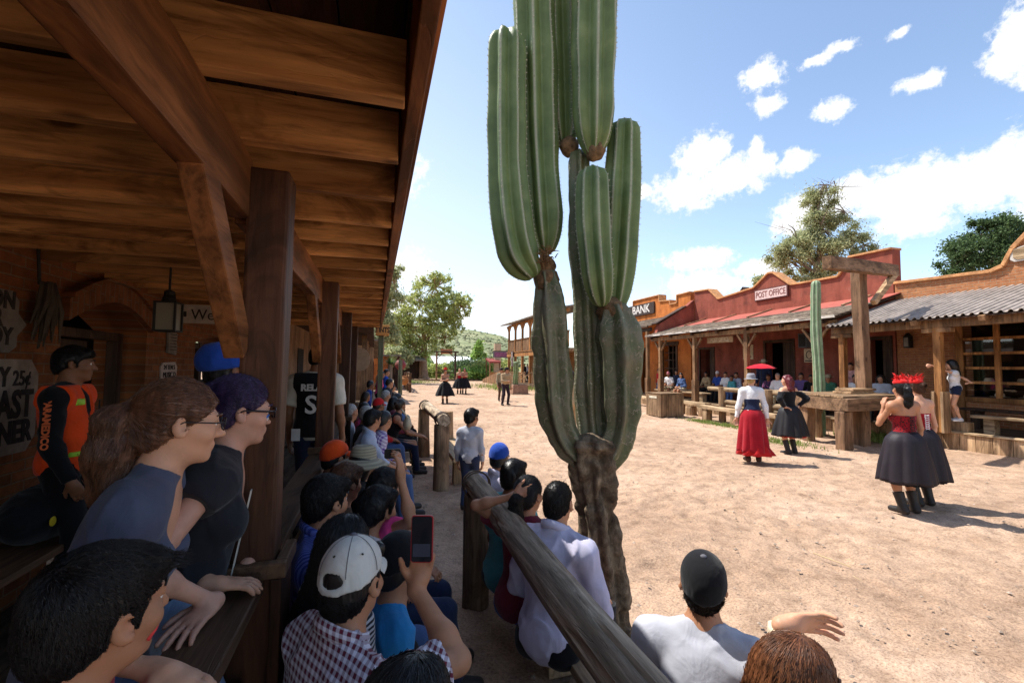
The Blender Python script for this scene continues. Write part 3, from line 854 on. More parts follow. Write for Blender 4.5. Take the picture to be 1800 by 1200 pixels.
 for xx in (a[0] + 0.2, xr - 0.2):
  m.tube([(xx, y + 0.015, zc + hh - 0.01), (xx, y + 0.015, 2.6)], 0.006, 5)
 m.build('hanger', IRON, t)
 # lantern under the joists
 lc = onX(296, 557, -1.5)
 t = thing('porch_lantern', 'square iron lantern hanging from the porch joists', 'lantern', lc)
 L = np.array(lc)
 m = MB()
 w, hgt = 0.065, 0.1
 for sx in (-1, 1):
  for sy in (-1, 1):
   m.bar(L + (sx * w, sy * w, -hgt), L + (sx * w, sy * w, hgt), 0.014, 0.014, up=(0, 1, 0))
 m.box(L + (-w - .008, -w - .008, hgt), L + (w + .008, w + .008, hgt + 0.012)); m.box(L + (-w - .008, -w - .008, -hgt - 0.012), L + (w + .008, w + .008, -hgt))
 m.lathe(L + (0, 0, hgt + 0.012), [(0.05, 0), (0.045, 0.03), (0.035, 0.05), (0.035, 0.08), (0.02, 0.09)], 10)
 m.build('cage', IRON, t)
 g, nt, bs = _new('frosted_lantern_glass'); bs.inputs['Base Color'].default_value = (0.2, 0.17, 0.12, 1); bs.inputs['Roughness'].default_value = 0.35
 MATS['frosted_lantern_glass'] = g
 m = MB(); m.box(L + (-w + .006, -w + .006, -hgt), L + (w - .006, w - .006, hgt)); m.build('glass', g, t)
 m = MB(); m.tube([L + (0, 0, hgt + 0.1), (L[0], L[1], 2.56)], 0.008, 6); m.build('chain', IRON, t)
 # small boards on the wall
 t = thing('carved_board', 'small dark carved board on the brick wall below the lantern', 'sign', (x, 6.2, 2.02))
 m = MB(); o = [(6.06, 1.92), (6.28, 1.9), (6.3, 2.0), (6.27, 2.06), (6.3, 2.14), (6.2, 2.18), (6.05, 2.15), (6.07, 2.06)]
 m.prism(o, x, x + 0.03, 'X'); m.build('board', P_GREY, t, bevel=0.006)
 m = MB()
 for k in range(6):
  m.box((x + 0.031, 6.09, 2.13 - k * 0.035), (x + 0.034, 6.26, 2.138 - k * 0.035))
 m.build('lines', P_INK, t)
 t = thing('price_card', 'small pale card with two hand-lettered lines on the brick wall', 'sign', (x, 6.14, 1.7))
 m = MB(); o = [(5.95, 1.62), (6.34, 1.6), (6.36, 1.76), (6.3, 1.82), (5.98, 1.81), (5.93, 1.76)]
 m.prism(o, x, x + 0.015, 'X'); m.build('card', plain('pale_pink_card', (0.42, 0.33, 0.28), var=0.15), t)
 lettering('24 TEN S', 0.075, (x + 0.018, 6.14, 1.755), (0, 1, 0), (0, 0, 1), P_INK, t)
 lettering('MUSIC D', 0.085, (x + 0.018, 6.15, 1.67), (0, 1, 0), (0, 0, 1), P_INK, t)
 # bench with a black bag
 t = thing('wooden_bench', 'rough wooden bench against the brick wall under the notice', 'bench', (-2.0, 3.9, 0.2))
 m = MB(); m.box((-2.22, 2.6, 0.62), (-1.84, 4.35, 0.665)); m.build('seat', W_RAIL, t, bevel=0.006)
 for y in (4.22, 2.8):
  m = MB(); m.box((-2.2, y, 0.2), (-2.13, y + 0.07, 0.618)); m.build('leg', W_RAIL, t, bevel=0.004)
  m = MB(); m.box((-1.93, y, 0.2), (-1.86, y + 0.07, 0.618)); m.build('leg', W_RAIL, t, bevel=0.004)
 m = MB(); m.box((-2.2, 2.87, 0.5), (-2.16, 4.22, 0.59)); m.build('apron', W_RAIL, t, bevel=0.004)
 return t
porch_fittings()
# ---------------------------------------------------------------- log fences on the sand
FX = 0.775
def log_curve(p0, p1, n, amp):
 p0, p1 = np.array(p0, float), np.array(p1, float)
 out = []
 for i in range(n + 1):
  t = i / n
  q = p0 + (p1 - p0) * t
  q[0] += amp * math.sin(t * 5.1 + 1); q[2] += amp * 0.7 * math.sin(t * 7.3)
  out.append(q)
 return out
def rough_log(name, p0, p1, r0, r1, mat, parent, n=40, seg=28, amp=0.008, seed=3):
 """a peeled log: slightly wavy, with drying cracks cut along it"""
 pts = np.array(log_curve(p0, p1, n, amp))
 d = pts[-1] - pts[0]; d /= np.linalg.norm(d)
 ref = np.array([0, 0, 1.0]) if abs(d[2]) < 0.8 else np.array([1.0, 0, 0])
 s = np.cross(d, ref); s /= np.linalg.norm(s); u = np.cross(s, d)
 V = []
 for i, p in enumerate(pts):
  t = i / n
  r = r0 + (r1 - r0) * t
  for k in range(seg):
   a = 2 * math.pi * k / seg
   q = p + (s * math.cos(a) + u * math.sin(a)) * r
   V.append(q)
 V = np.array(V)
 A = np.tile(np.arange(seg) * 2 * math.pi / seg, n + 1); T = np.repeat(np.arange(n + 1) / n, seg)
 L = np.linalg.norm(pts[-1] - pts[0])
 Q = np.stack([np.cos(A) * 1.0, np.sin(A) * 1.0, T * L * 0.5], -1)
 disp = 0.012 * fbm(Q, 2.2, 3, seed) - 0.016 * np.clip(0.12 - np.abs(vnoise(Q, 2.6, seed + 9)), 0, 1) / 0.12 * (vnoise(Q, 0.9, seed + 4) > -0.2)
 C = np.repeat(pts, seg, 0)
 V = V + (V - C) / np.linalg.norm(V - C, axis=1, keepdims=True) * disp[:, None]
 m = MB(); fs = []
 for i in range(n):
  for k in range(seg):
   a = i * seg + k; b = i * seg + (k + 1) % seg
   fs.append((a, a + seg, b + seg, b))
 fs.append(tuple(range(seg))); fs.append(tuple(n * seg + k for k in reversed(range(seg))))
 m.add(V, fs)
 return m.build(name, mat, parent, smooth=True)
def near_fence():
 t = thing('log_fence', 'grey weathered log rail on stout posts beside the tall cactus', 'fence', (FX, 2.5, 0))
 rough_log('rail', (FX - 0.02, 3.62, 0.89), (FX + 0.02, 0.2, 0.82), 0.077, 0.092, W_LOG, t, n=70, seg=36)
 for y in (3.5, 0.45):
  rough_log('post', (FX, y, -0.1), (FX, y, 0.81), 0.105, 0.095, W_POSTG, t, n=14, seg=20, amp=0.004, seed=int(y * 3))
 m = MB()
 for dy in (-0.02, 0.03):
  pts = [(FX + 0.104 * math.sin(a), 3.5 + dy, 0.885 + 0.1 * math.cos(a)) for a in np.linspace(-2.2, 2.2, 14)]
  m.tube(pts, 0.006, 5)
 m.tube([(FX - 0.095, 3.48, 0.83), (FX - 0.1, 3.45, 0.6), (FX - 0.105, 3.44, 0.4)], 0.005, 5)
 m.build('wire_binding', WIRE, t)
def far_fence():
 t = thing('log_fence', 'short log fence of two posts bound with wire beyond the gap', 'fence', (0.97, 8.0, 0))
 rough_log('rail', (0.98, 6.72, 1.0), (1.02, 9.5, 0.99), 0.09, 0.1, W_LOG, t, n=30, seg=20, seed=8)
 for y in (6.82, 9.3):
  rough_log('post', (0.97, y, -0.1), (0.97, y, 0.93), 0.12, 0.11, W_POSTG, t, n=12, seg=18, amp=0.004, seed=int(y))
 m = MB()
 for yc in (6.85, 9.28):
  for k in range(5):
   dy = (k - 2) * 0.035
   pts = [(0.98 + 0.108 * math.sin(a), yc + dy + 0.02 * math.sin(a * 2), 1.0 + 0.108 * math.cos(a)) for a in np.linspace(-2.4, 2.4, 14)]
   m.tube(pts, 0.008, 5)
 m.build('wire_binding', WIRE, t)
 t = thing('plank_bench', 'weathered plank bench along the far log fence behind the walking boy', 'bench', (1.3, 8.0, 0))
 m = MB(); m.bar((1.28, 6.7, 0.42), (1.33, 9.2, 0.42), 0.3, 0.07, seg=6, jit=0.004); m.build('seat', W_OLDY, t, bevel=0.01)
 for y in (6.95, 8.9):
  m = MB(); m.box((1.18, y, 0), (1.4, y + 0.14, 0.383)); m.build('leg', W_OLD, t, bevel=0.01)
 t = thing('log_stump_post', 'short upright log post behind the far fence', 'post', (1.32, 8.75, 0))
 rough_log('log', (1.33, 8.55, -0.1), (1.3, 8.55, 0.95), 0.13, 0.12, W_OLD, t, n=10, seg=16, amp=0.003, seed=5)
near_fence(); far_fence()
seat_plank(1.2, 3.95, 1.1, 0.34, 'low plank bench on the sunny side of the near log rail', W_OLDY, w=0.28)
# ---------------------------------------------------------------- the big cactus
CACT = np.array([1.50, 2.72, 0.0])
def cactus_mat():
 m, nt, b = _new('cactus_skin')
 v = _coord(nt)
 n = _noise(nt, v, 5.0, 6, 0.65); n2 = _noise(nt, v, 40.0, 5, 0.7)
 c = _ramp(nt, n, [(0.3, (0.085, 0.13, 0.042)), (0.55, (0.14, 0.195, 0.066)), (0.75, (0.21, 0.26, 0.105))])
 at = nt.nodes.new('ShaderNodeAttribute'); at.attribute_name = 'crest'
 mx = nt.nodes.new('ShaderNodeMix'); mx.data_type = 'RGBA'
 sc = nt.nodes.new('ShaderNodeAttribute'); sc.attribute_name = 'scar'
 om = nt.nodes.new('ShaderNodeMath'); om.operation = 'MULTIPLY'; om.inputs[1].default_value = 0.75; nt.links.new(sc.outputs['Fac'], om.inputs[0])
 old = nt.nodes.new('ShaderNodeMix'); old.data_type = 'RGBA'; nt.links.new(om.outputs[0], old.inputs[0]); nt.links.new(c, old.inputs[6])
 nt.links.new(_ramp(nt, n2, [(0.35, (0.05, 0.058, 0.03)), (0.65, (0.12, 0.125, 0.07))]), old.inputs[7])
 nt.links.new(at.outputs['Fac'], mx.inputs[0]); nt.links.new(old.outputs[2], mx.inputs[6]); mx.inputs[7].default_value = (0.5, 0.5, 0.38, 1)
 # corky scars and scratched graffiti on the old lower stems
 vo = nt.nodes.new('ShaderNodeTexVoronoi'); vo.feature = 'DISTANCE_TO_EDGE'; vo.inputs['Scale'].default_value = 11.0
 nd = nt.nodes.new('ShaderNodeVectorMath'); nd.operation = 'MULTIPLY_ADD'
 nn = nt.nodes.new('ShaderNodeTexNoise'); nn.inputs['Scale'].default_value = 14; nt.links.new(v, nn.inputs['Vector'])
 nt.links.new(nn.outputs['Color'], nd.inputs[0]); nd.inputs[1].default_value = (0.2, 0.2, 0.2); nt.links.new(v, nd.inputs[2]); nt.links.new(nd.outputs[0], vo.inputs['Vector'])
 e = nt.nodes.new('ShaderNodeMapRange'); nt.links.new(vo.outputs['Distance'], e.inputs[0]); e.inputs[1].default_value = 0.045; e.inputs[2].default_value = 0.02
 gate = nt.nodes.new('ShaderNodeMapRange'); nt.links.new(_noise(nt, v, 22.0, 3, 0.6), gate.inputs[0]); gate.inputs[1].default_value = 0.47; gate.inputs[2].default_value = 0.53
 g1 = nt.nodes.new('ShaderNodeMath'); g1.operation = 'MULTIPLY'; nt.links.new(e.outputs[0], g1.inputs[0]); nt.links.new(gate.outputs[0], g1.inputs[1])
 g2 = nt.nodes.new('ShaderNodeMath'); g2.operation = 'MULTIPLY'; nt.links.new(g1.outputs[0], g2.inputs[0]); nt.links.new(sc.outputs['Fac'], g2.inputs[1])
 m2 = nt.nodes.new('ShaderNodeMix'); m2.data_type = 'RGBA'
 nt.links.new(g2.outputs[0], m2.inputs[0]); nt.links.new(mx.outputs[2], m2.inputs[6]); m2.inputs[7].default_value = (0.33, 0.28, 0.2, 1)
 # dull the lower stems: age, scale and dust
 pt = nt.nodes.new('ShaderNodeMapRange'); nt.links.new(_noise(nt, v, 7.0, 6, 0.7), pt.inputs[0]); pt.inputs[1].default_value = 0.4; pt.inputs[2].default_value = 0.62
 g3 = nt.nodes.new('ShaderNodeMath'); g3.operation = 'MULTIPLY'; nt.links.new(pt.outputs[0], g3.inputs[0]); nt.links.new(sc.outputs['Fac'], g3.inputs[1])
 m3 = nt.nodes.new('ShaderNodeMix'); m3.data_type = 'RGBA'
 nt.links.new(g3.outputs[0], m3.inputs[0]); nt.links.new(m2.outputs[2], m3.inputs[6]); m3.inputs[7].default_value = (0.17, 0.15, 0.095, 1)
 nt.links.new(m3.outputs[2], b.inputs['Base Color'])
 b.inputs['Roughness'].default_value = 0.48
 b.inputs['Specular IOR Level'].default_value = 0.35
 p = _bump(nt, b, n2, 0.25, 0.004)
 _bump(nt, b, g2.outputs[0], 0.5, 0.004, p)
 return m
CACT_M = cactus_mat()
SPINE_M = plain('pale_spines', (0.62, 0.58, 0.46), bump=0)
BARK_M = None
def bark_mat():
 m, nt, b = _new('gnarled_bark')
 v = _coord(nt)
 n = _noise(nt, v, 9.0, 8, 0.72, 0.4); n2 = _noise(nt, _coord(nt, scale=(1, 1, 0.3)), 22.0, 6, 0.7)
 c = _ramp(nt, n, [(0.3, (0.035, 0.024, 0.014)), (0.47, (0.13, 0.09, 0.055)), (0.68, (0.34, 0.265, 0.18))])
 mx = nt.nodes.new('ShaderNodeMix'); mx.data_type = 'RGBA'; mx.blend_type = 'MULTIPLY'; mx.inputs[0].default_value = 0.8
 nt.links.new(c, mx.inputs[6]); nt.links.new(_ramp(nt, n2, [(0.35, (0.45, 0.42, 0.4)), (0.6, (1.15, 1.12, 1.05))]), mx.inputs[7])
 nt.links.new(mx.outputs[2], b.inputs['Base Color'])
 b.inputs['Roughness'].default_value = 0.9
 p = _bump(nt, b, n, 0.9, 0.02)
 _bump(nt, b, n2, 0.8, 0.012, p)
 return m
BARK_M = bark_mat()
def catmull(pts, n):
 P = np.array(pts, float)
 P = np.vstack([2 * P[0] - P[1], P, 2 * P[-1] - P[-2]])
 out = []
 segs = len(P) - 3
 for i in range(n + 1):
  u = i / n * segs; k = min(int(u), segs - 1); t = u - k
  a, b, c, d = P[k], P[k + 1], P[k + 2], P[k + 3]
  out.append(0.5 * (2 * b + (c - a) * t + (2 * a - 5 * b + 4 * c - d) * t * t + (3 * b - a - 3 * c + d) * t ** 3))
 return np.array(out)
def cactus_stem(parent, ctrl, rad, ribs=7, name='stem', top=True, angular=False, base=True, phase=0.0, scar=0.0, depth=0.34, spines=True, scar_until=None, mat=None):
 """ribbed column along ctrl; rad: list of radii at the control points"""
 L = sum(np.linalg.norm(np.array(ctrl[i + 1]) - np.array(ctrl[i])) for i in range(len(ctrl) - 1))
 n = max(24, int(L / 0.03)); sub = 10; seg = ribs * sub
 P = catmull(ctrl, n)
 rr = np.interp(np.linspace(0, len(rad) - 1, n + 1), range(len(rad)), rad)
 s = np.concatenate([[0], np.cumsum(np.linalg.norm(np.diff(P, axis=0), axis=1))]); Lt = s[-1]
 cap = 0.6 * rr[-1] * 1.7
 k = np.ones(n + 1)
 if top:
  x = np.clip((Lt - s) / cap, 0, 1); k *= np.sqrt(np.clip(1 - (1 - x) ** 2, 0, 1)) * 0.97 + 0.03
 if base:
  capb = rr[0] * 1.8
  x = np.clip(s / capb, 0, 1); k *= 0.35 + 0.65 * np.sqrt(np.clip(1 - (1 - x) ** 2, 0, 1))
 ref = np.array([0.0, 1.0, 0.0])
 V = np.zeros((n + 1, seg, 3)); crest = np.zeros((n + 1, seg)); dirs = np.zeros((n + 1, seg, 3))
 A = np.arange(seg) * 2 * math.pi / seg
 for i in range(n + 1):
  t = P[min(i + 1, n)] - P[max(i - 1, 0)]; t /= np.linalg.norm(t)
  a = np.cross(t, ref); a /= np.linalg.norm(a); b = np.cross(a, t); ref = b
  w = 0.5 + 0.5 * np.cos(ribs * A + phase)
  wob = 1 + 0.03 * math.sin(s[i] * 5 + phase) + 0.02 * math.sin(s[i] * 13 + 2 * phase)
  f = (1 - depth) + depth * ((1 - np.abs(np.mod(ribs * A + phase, 2 * math.pi) / math.pi - 1) * 1.0) if False else (np.abs(np.mod(ribs * A + phase, 2 * math.pi) / math.pi - 1) ** 1.15 if angular else w ** 0.8))
  d = a[None] * np.cos(A)[:, None] + b[None] * np.sin(A)[:, None]
  V[i] = P[i] + d * (rr[i] * k[i] * wob * f)[:, None]
  dirs[i] = d
  crest[i] = np.clip((w - 0.955) / 0.035, 0, 1)
 flat = V.reshape(-1, 3)
 nz = fbm(flat, 7.0, 3, int(phase * 10) + 2)
 V = V + dirs * (nz.reshape(n + 1, seg)[..., None] * (0.006 + 0.03 * scar))
 idx = np.arange((n + 1) * seg).reshape(n + 1, seg)
 nx = np.roll(idx, -1, axis=1)
 f = np.stack([idx[:-1], nx[:-1], nx[1:], idx[1:]], -1).reshape(-1, 4)
 vs = list(V.reshape(-1, 3)); fs = [tuple(q) for q in f]
 vs.append(P[-1] + (P[-1] - P[-2]) * 0.15); fs += [(idx[-1, k2], nx[-1, k2], len(vs) - 1) for k2 in range(seg)]
 vs.append(P[0]); fs += [(nx[0, k2], idx[0, k2], len(vs) - 1) for k2 in range(seg)]
 o = mesh_obj(name, vs, fs, mat or CACT_M, parent, smooth=True)
 cr = np.concatenate([(crest * (0.75 - 0.55 * scar)).ravel(), [0, 0]]).astype(np.float32)
 sc = np.full(len(vs), scar, np.float32)
 if scar_until is not None:
  sc = np.array([max(scar, np.clip((scar_until - v[2]) / 0.25, 0, 1)) for v in vs], np.float32)
 for nm, arr in (('crest', cr), ('scar', sc)):
  at = o.data.attributes.new(nm, 'FLOAT', 'POINT'); at.data.foreach_set('value', arr)
 if spines:
  m = MB()
  ks = [int(round(((2 * math.pi * j - phase) / ribs) / (2 * math.pi) * seg)) % seg for j in range(ribs)]
  step = 0.024; d = 0.05
  off = np.array(parent.location)
  while d < Lt - 0.01:
   i = int(np.searchsorted(s, d)); i = min(i, n)
   for kk in ks:
    c = V[i, kk]; dr = dirs[i, kk]
    if np.dot(dr, CP - c) < -0.35 * np.linalg.norm(CP - c): continue
    for q in range(2):
     e = dr + np.array([random.uniform(-.8, .8), random.uniform(-.8, .8), random.uniform(-.8, .6)])
     e = e / np.linalg.norm(e) * random.uniform(0.008, 0.015)
     sd = np.cross(e, (0.3, 0.5, 0.8)); sd = sd / np.linalg.norm(sd) * 0.0016; s2 = np.cross(e, sd); s2 = s2 / np.linalg.norm(s2) * 0.0016
     m.add([c + sd, c - sd * 0.5 + s2, c - sd * 0.5 - s2, c + e], [(0, 1, 3), (1, 2, 3), (2, 0, 3)])
   d += step
  sp = mesh_obj('spines', m.v, m.f, SPINE_M, None); sp['kind'] = 'stuff'
  sp.data.vertices.foreach_set('co', (np.array(m.v) - off).ravel()); sp.parent = o
 return o
def cactus():
 c = thing('columnar_cactus', 'tall many-armed columnar cactus on a gnarled woody trunk behind the log rail', 'cactus', CACT)
 def at(px, py, dd=0.0):
  return dep(px, py, 2.98 + dd)
 k = 2.98 / 800.0
 # woody trunk
 n, seg = 90, 72
 ctrl = [at(1085, 1150), at(1072, 1060), at(1058, 950), at(1047, 860), at(1043, 800), at(1040, 772)]
 ctrl[0][2] = -0.08
 P = catmull(ctrl, n)
 rr = np.interp(np.linspace(0, 1, n + 1), [0, 0.12, 0.3, 0.6, 0.8, 0.92, 1], [0.145, 0.12, 0.115, 0.115, 0.122, 0.14, 0.125])
 A = np.arange(seg) * 2 * math.pi / seg
 V = P[:, None, :] + np.stack([np.cos(A), np.sin(A), 0 * A], -1)[None] * rr[:, None, None]
 D = np.broadcast_to(np.stack([np.cos(A), np.sin(A), 0 * A], -1)[None], V.shape)
 q = V.copy(); q[..., 2] *= 0.4
 d = 0.05 * fbm(q.reshape(-1, 3), 7.0, 4, 21).reshape(n + 1, seg) + 0.02 * np.cos(7 * A)[None] + 0.03 * fbm(V.reshape(-1, 3), 16.0, 3, 5).reshape(n + 1, seg)
 d -= 0.035 * np.clip((vnoise(V.reshape(-1, 3), 13.0, 8).reshape(n + 1, seg) - .35) * 3, 0, 1)
 d += 0.05 * (np.abs(fbm(q.reshape(-1, 3) + 9, 9.0, 3, 77)).reshape(n + 1, seg) - .12)
 V = V + D * d[..., None]
 idx = np.arange((n + 1) * seg).reshape(n + 1, seg); nx = np.roll(idx, -1, 1)
 f = [tuple(x) for x in np.stack([idx[:-1], nx[:-1], nx[1:], idx[1:]], -1).reshape(-1, 4)]
 vs = list(V.reshape(-1, 3)); vs.append(P[-1] + (0, 0, 0.05)); f += [(idx[-1, j], nx[-1, j], len(vs) - 1) for j in range(seg)]
 mesh_obj('trunk', vs, f, BARK_M, c, smooth=True)
 # lower, old stems
 cactus_stem(c, [at(1035, 822), at(1002, 788), at(979, 735), at(972, 640), at(966, 550), at(959, 478)], [0.07, 0.095, 0.125, 0.132, 0.122, 0.082], 6, top=False, base=False, scar=1.0, phase=0.3, depth=0.36, spines=False, angular=True)
 cactus_stem(c, [at(1044, 800, 0.06), at(1036, 700, 0.1), at(1031, 560, 0.12), at(1020, 420, 0.12), at(1018, 262, 0.12)], [0.09, 0.1, 0.098, 0.085, 0.085], 6, scar=0.7, phase=1.1, depth=0.3, spines=True, scar_until=2.3)
 cactus_stem(c, [at(1052, 826), at(1077, 788), at(1090, 725), at(1089, 640), at(1086, 575), at(1080, 536)], [0.07, 0.105, 0.142, 0.155, 0.148, 0.09], 6, top=False, base=False, scar=1.0, phase=2.0, depth=0.36, spines=False, angular=True)
 # young upper stems
 cactus_stem(c, [at(938, 488, -0.04), at(908, 440, -0.06), at(893, 330, -0.06), at(890, 200, -0.06), at(891, 50, -0.06)], [0.10, 0.135, 0.135, 0.13, 0.115], 7, phase=0.6)
 cactus_stem(c, [at(958, 446, 0.06), at(952, 380, 0.08), at(944, 250, 0.08), at(940, 80, 0.08), at(936, -120, 0.08), at(934, -330, 0.08)], [0.1, 0.145, 0.15, 0.148, 0.145, 0.13], 7, phase=1.9)
 cactus_stem(c, [at(992, 258, 0.2), at(988, 180, 0.22), at(984, 40, 0.22), at(982, -120, 0.22), at(980, -260, 0.22)], [0.09, 0.13, 0.135, 0.13, 0.12], 7, phase=0.2)
 cactus_stem(c, [at(1044, 274, 0.0), at(1044, 190, -0.02), at(1045, 60, -0.02), at(1048, -120, -0.02), at(1050, -300, -0.02)], [0.09, 0.145, 0.152, 0.15, 0.13], 7, phase=2.6)
 cactus_stem(c, [at(1058, 538, -0.1), at(1050, 480, -0.13), at(1043, 390, -0.13), at(1042, 290, -0.13)], [0.07, 0.105, 0.11, 0.098], 7, phase=3.5)
 cactus_stem(c, [at(1080, 548, 0.05), at(1084, 480, 0.08), at(1092, 350, 0.08), at(1098, 208, 0.08)], [0.09, 0.125, 0.128, 0.11], 7, phase=4.4)
 # corky joints with old fruit wool
 jm = plain('corky_joint', (0.2, 0.12, 0.06), var=0.6, scale=30, bump=0.9, bscale=90, bdist=0.01)
 for (px, py, dd, r) in ((958, 468, 0.02, 0.075), (1046, 264, 0.0, 0.07), (1000, 258, 0.14, 0.07), (1074, 545, 0.02, 0.095), (960, 490, 0.02, 0.09)):
  q = at(px, py, dd)
  m = MB(); m.lathe(q, [(0.01, -r), (r * .7, -r * .75), (r, -r * .1), (r * .9, r * .4), (r * .4, r * .9), (0.01, r)], 14)
  o = m.build('joint', jm, c, smooth=True)
  vv = np.array([v.co for v in o.data.vertices]);
  o.data.vertices.foreach_set('co', (vv * 1.0 + (vnoise(vv + q, 38.0, 4)[:, None] * 0.02)).ravel())
 m = MB()
 q = at(960, 455, -0.06)
 for i in range(70):
  a = q + np.array([random.uniform(-.05, .05), random.uniform(-.06, .03), random.uniform(-.04, .05)])
  e = np.array([random.uniform(-1, 1), random.uniform(-1, .3), random.uniform(-.6, 1)]); e = e / np.linalg.norm(e) * random.uniform(0.03, 0.06)
  m.tube([a, a + e * .6 + (0, 0, .006), a + e], [0.004, 0.003, 0.001], 4)
 m.build('dry_tuft', plain('dry_flower_tuft', (0.2, 0.11, 0.05), var=0.5, bump=0), c)
cactus()
# ---------------------------------------------------------------- street on the right
WX, EX = 15.2, 12.5            # facade plane, eave line
RED_W = stucco('oxide_red_plaster', (0.27, 0.078, 0.052), (0.19, 0.062, 0.048))
ORANGE_W = stucco('orange_plaster', (0.52, 0.17, 0.045), (0.36, 0.11, 0.035))
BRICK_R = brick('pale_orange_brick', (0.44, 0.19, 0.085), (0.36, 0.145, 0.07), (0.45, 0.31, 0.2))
COPING = plain('clay_coping', (0.5, 0.24, 0.1), var=0.35, scale=8, bump=0.5, bscale=20, bdist=0.02)
RED_TIN = plain('red_painted_tin', (0.36, 0.095, 0.07), rough=0.6, var=0.2, scale=2)
SIGN_W = plain('sign_white_boards', (0.55, 0.5, 0.45), rough=0.85, var=0.25, scale=14, bump=0.4)
PINKISH = plain('faded_pink_sign', (0.6, 0.45, 0.42), rough=0.85, var=0.2, scale=14)
TAN = plain('tan_board', (0.45, 0.33, 0.22), rough=0.85, var=0.25)
def coping_along(outline, a, b, parent, h=0.07, over=0.05):
 m = MB()
 for (p, q) in zip(outline[:-1], outline[1:]):
  m.bar(((a + b) / 2, p[0], p[1] + h * 0.35), ((a + b) / 2, q[0], q[1] + h * 0.35), abs(b - a) + over * 2, h, up=(0.001, -(q[1] - p[1]), (q[0] - p[0]) or 1e-4), seg=2, jit=0.006)
 return m.build('coping', COPING, parent, bevel=0.012)
def facade(name, parent, top, mat, y0, y1, openings, th=0.35, zsplit=3.0):
 """wall at WX from y0 to y1: plain boxes round the openings below zsplit, traced outline above"""
 m = MB(); y = y0
 for (a, b, z0, z1) in sorted(openings):
  m.box((WX, y, 0), (WX + th, a, zsplit))
  if z0 > 0.36: m.box((WX, a, 0), (WX + th, b, z0))
  m.box((WX, a, z1), (WX + th, b, zsplit))
  y = b
 m.box((WX, y, 0), (WX + th, y1, zsplit))
 m.prism([(y0, zsplit)] + top + [(y1, zsplit)], WX, WX + th, 'X')
 return m.build(name, mat, parent)
def px_top(pts, y0=None, y1=None):
 r = [onX(px, py, WX) for px, py in pts]
 r = [(float(q[1]), float(q[2])) for q in r]
 r.sort(key=lambda q: q[0])
 if y0 is not None: r[0] = (y0, r[0][1])
 if y1 is not None: r[-1] = (y1, r[-1][1])
 return r
def steps_along(y0, y1, parent, name='deck'):
 m = MB(); x = 12.92
 while x < WX:
  m.box((x, y0, 0.3), (min(x + 0.19, WX), y1, 0.35 + random.uniform(-.003, .003))); x += 0.196
 m.build(name, W_DECK, parent)
 m = MB(); y = y0
 while y < y1 - 0.02:
  w = min(random.uniform(0.26, 0.34), y1 - y)
  m.box((12.86, y + 0.006, -0.05), (12.9 + random.uniform(0, 0.008), y + w - 0.006, 0.345)); y += w
 m.build('deck_skirt', W_OLD, parent)
 m = MB(); m.bar((12.9, y0, 0.372), (12.9, y1, 0.372), 0.16, 0.045, seg=8, jit=0.004); m.build('deck_nosing', W_OLDY, parent, bevel=0.008)
def porch_post(parent, y, ztop, mat, x=12.72, base=0.35, w=0.15, boxed=True, brace=True):
 m = MB(); m.bar((x, y, base), (x, y, ztop), w, w, up=(0, 1, 0), seg=5, jit=0.003)
 o = m.build('post', mat, parent, bevel=0.012)
 if boxed:
  m = MB(); m.box((x - w * .72, y - w * .72, base), (x + w * .72, y + w * .72, base + 0.95)); m.build('post_base', mat, parent, bevel=0.015)
 if brace:
  for s in (-1, 1):
   m = MB(); m.bar((x, y + s * 0.05, ztop - 0.5), (x, y + s * 0.42, ztop - 0.03), 0.07, 0.08, up=(1, 0, 0)); m.build('brace', mat, parent, bevel=0.006)
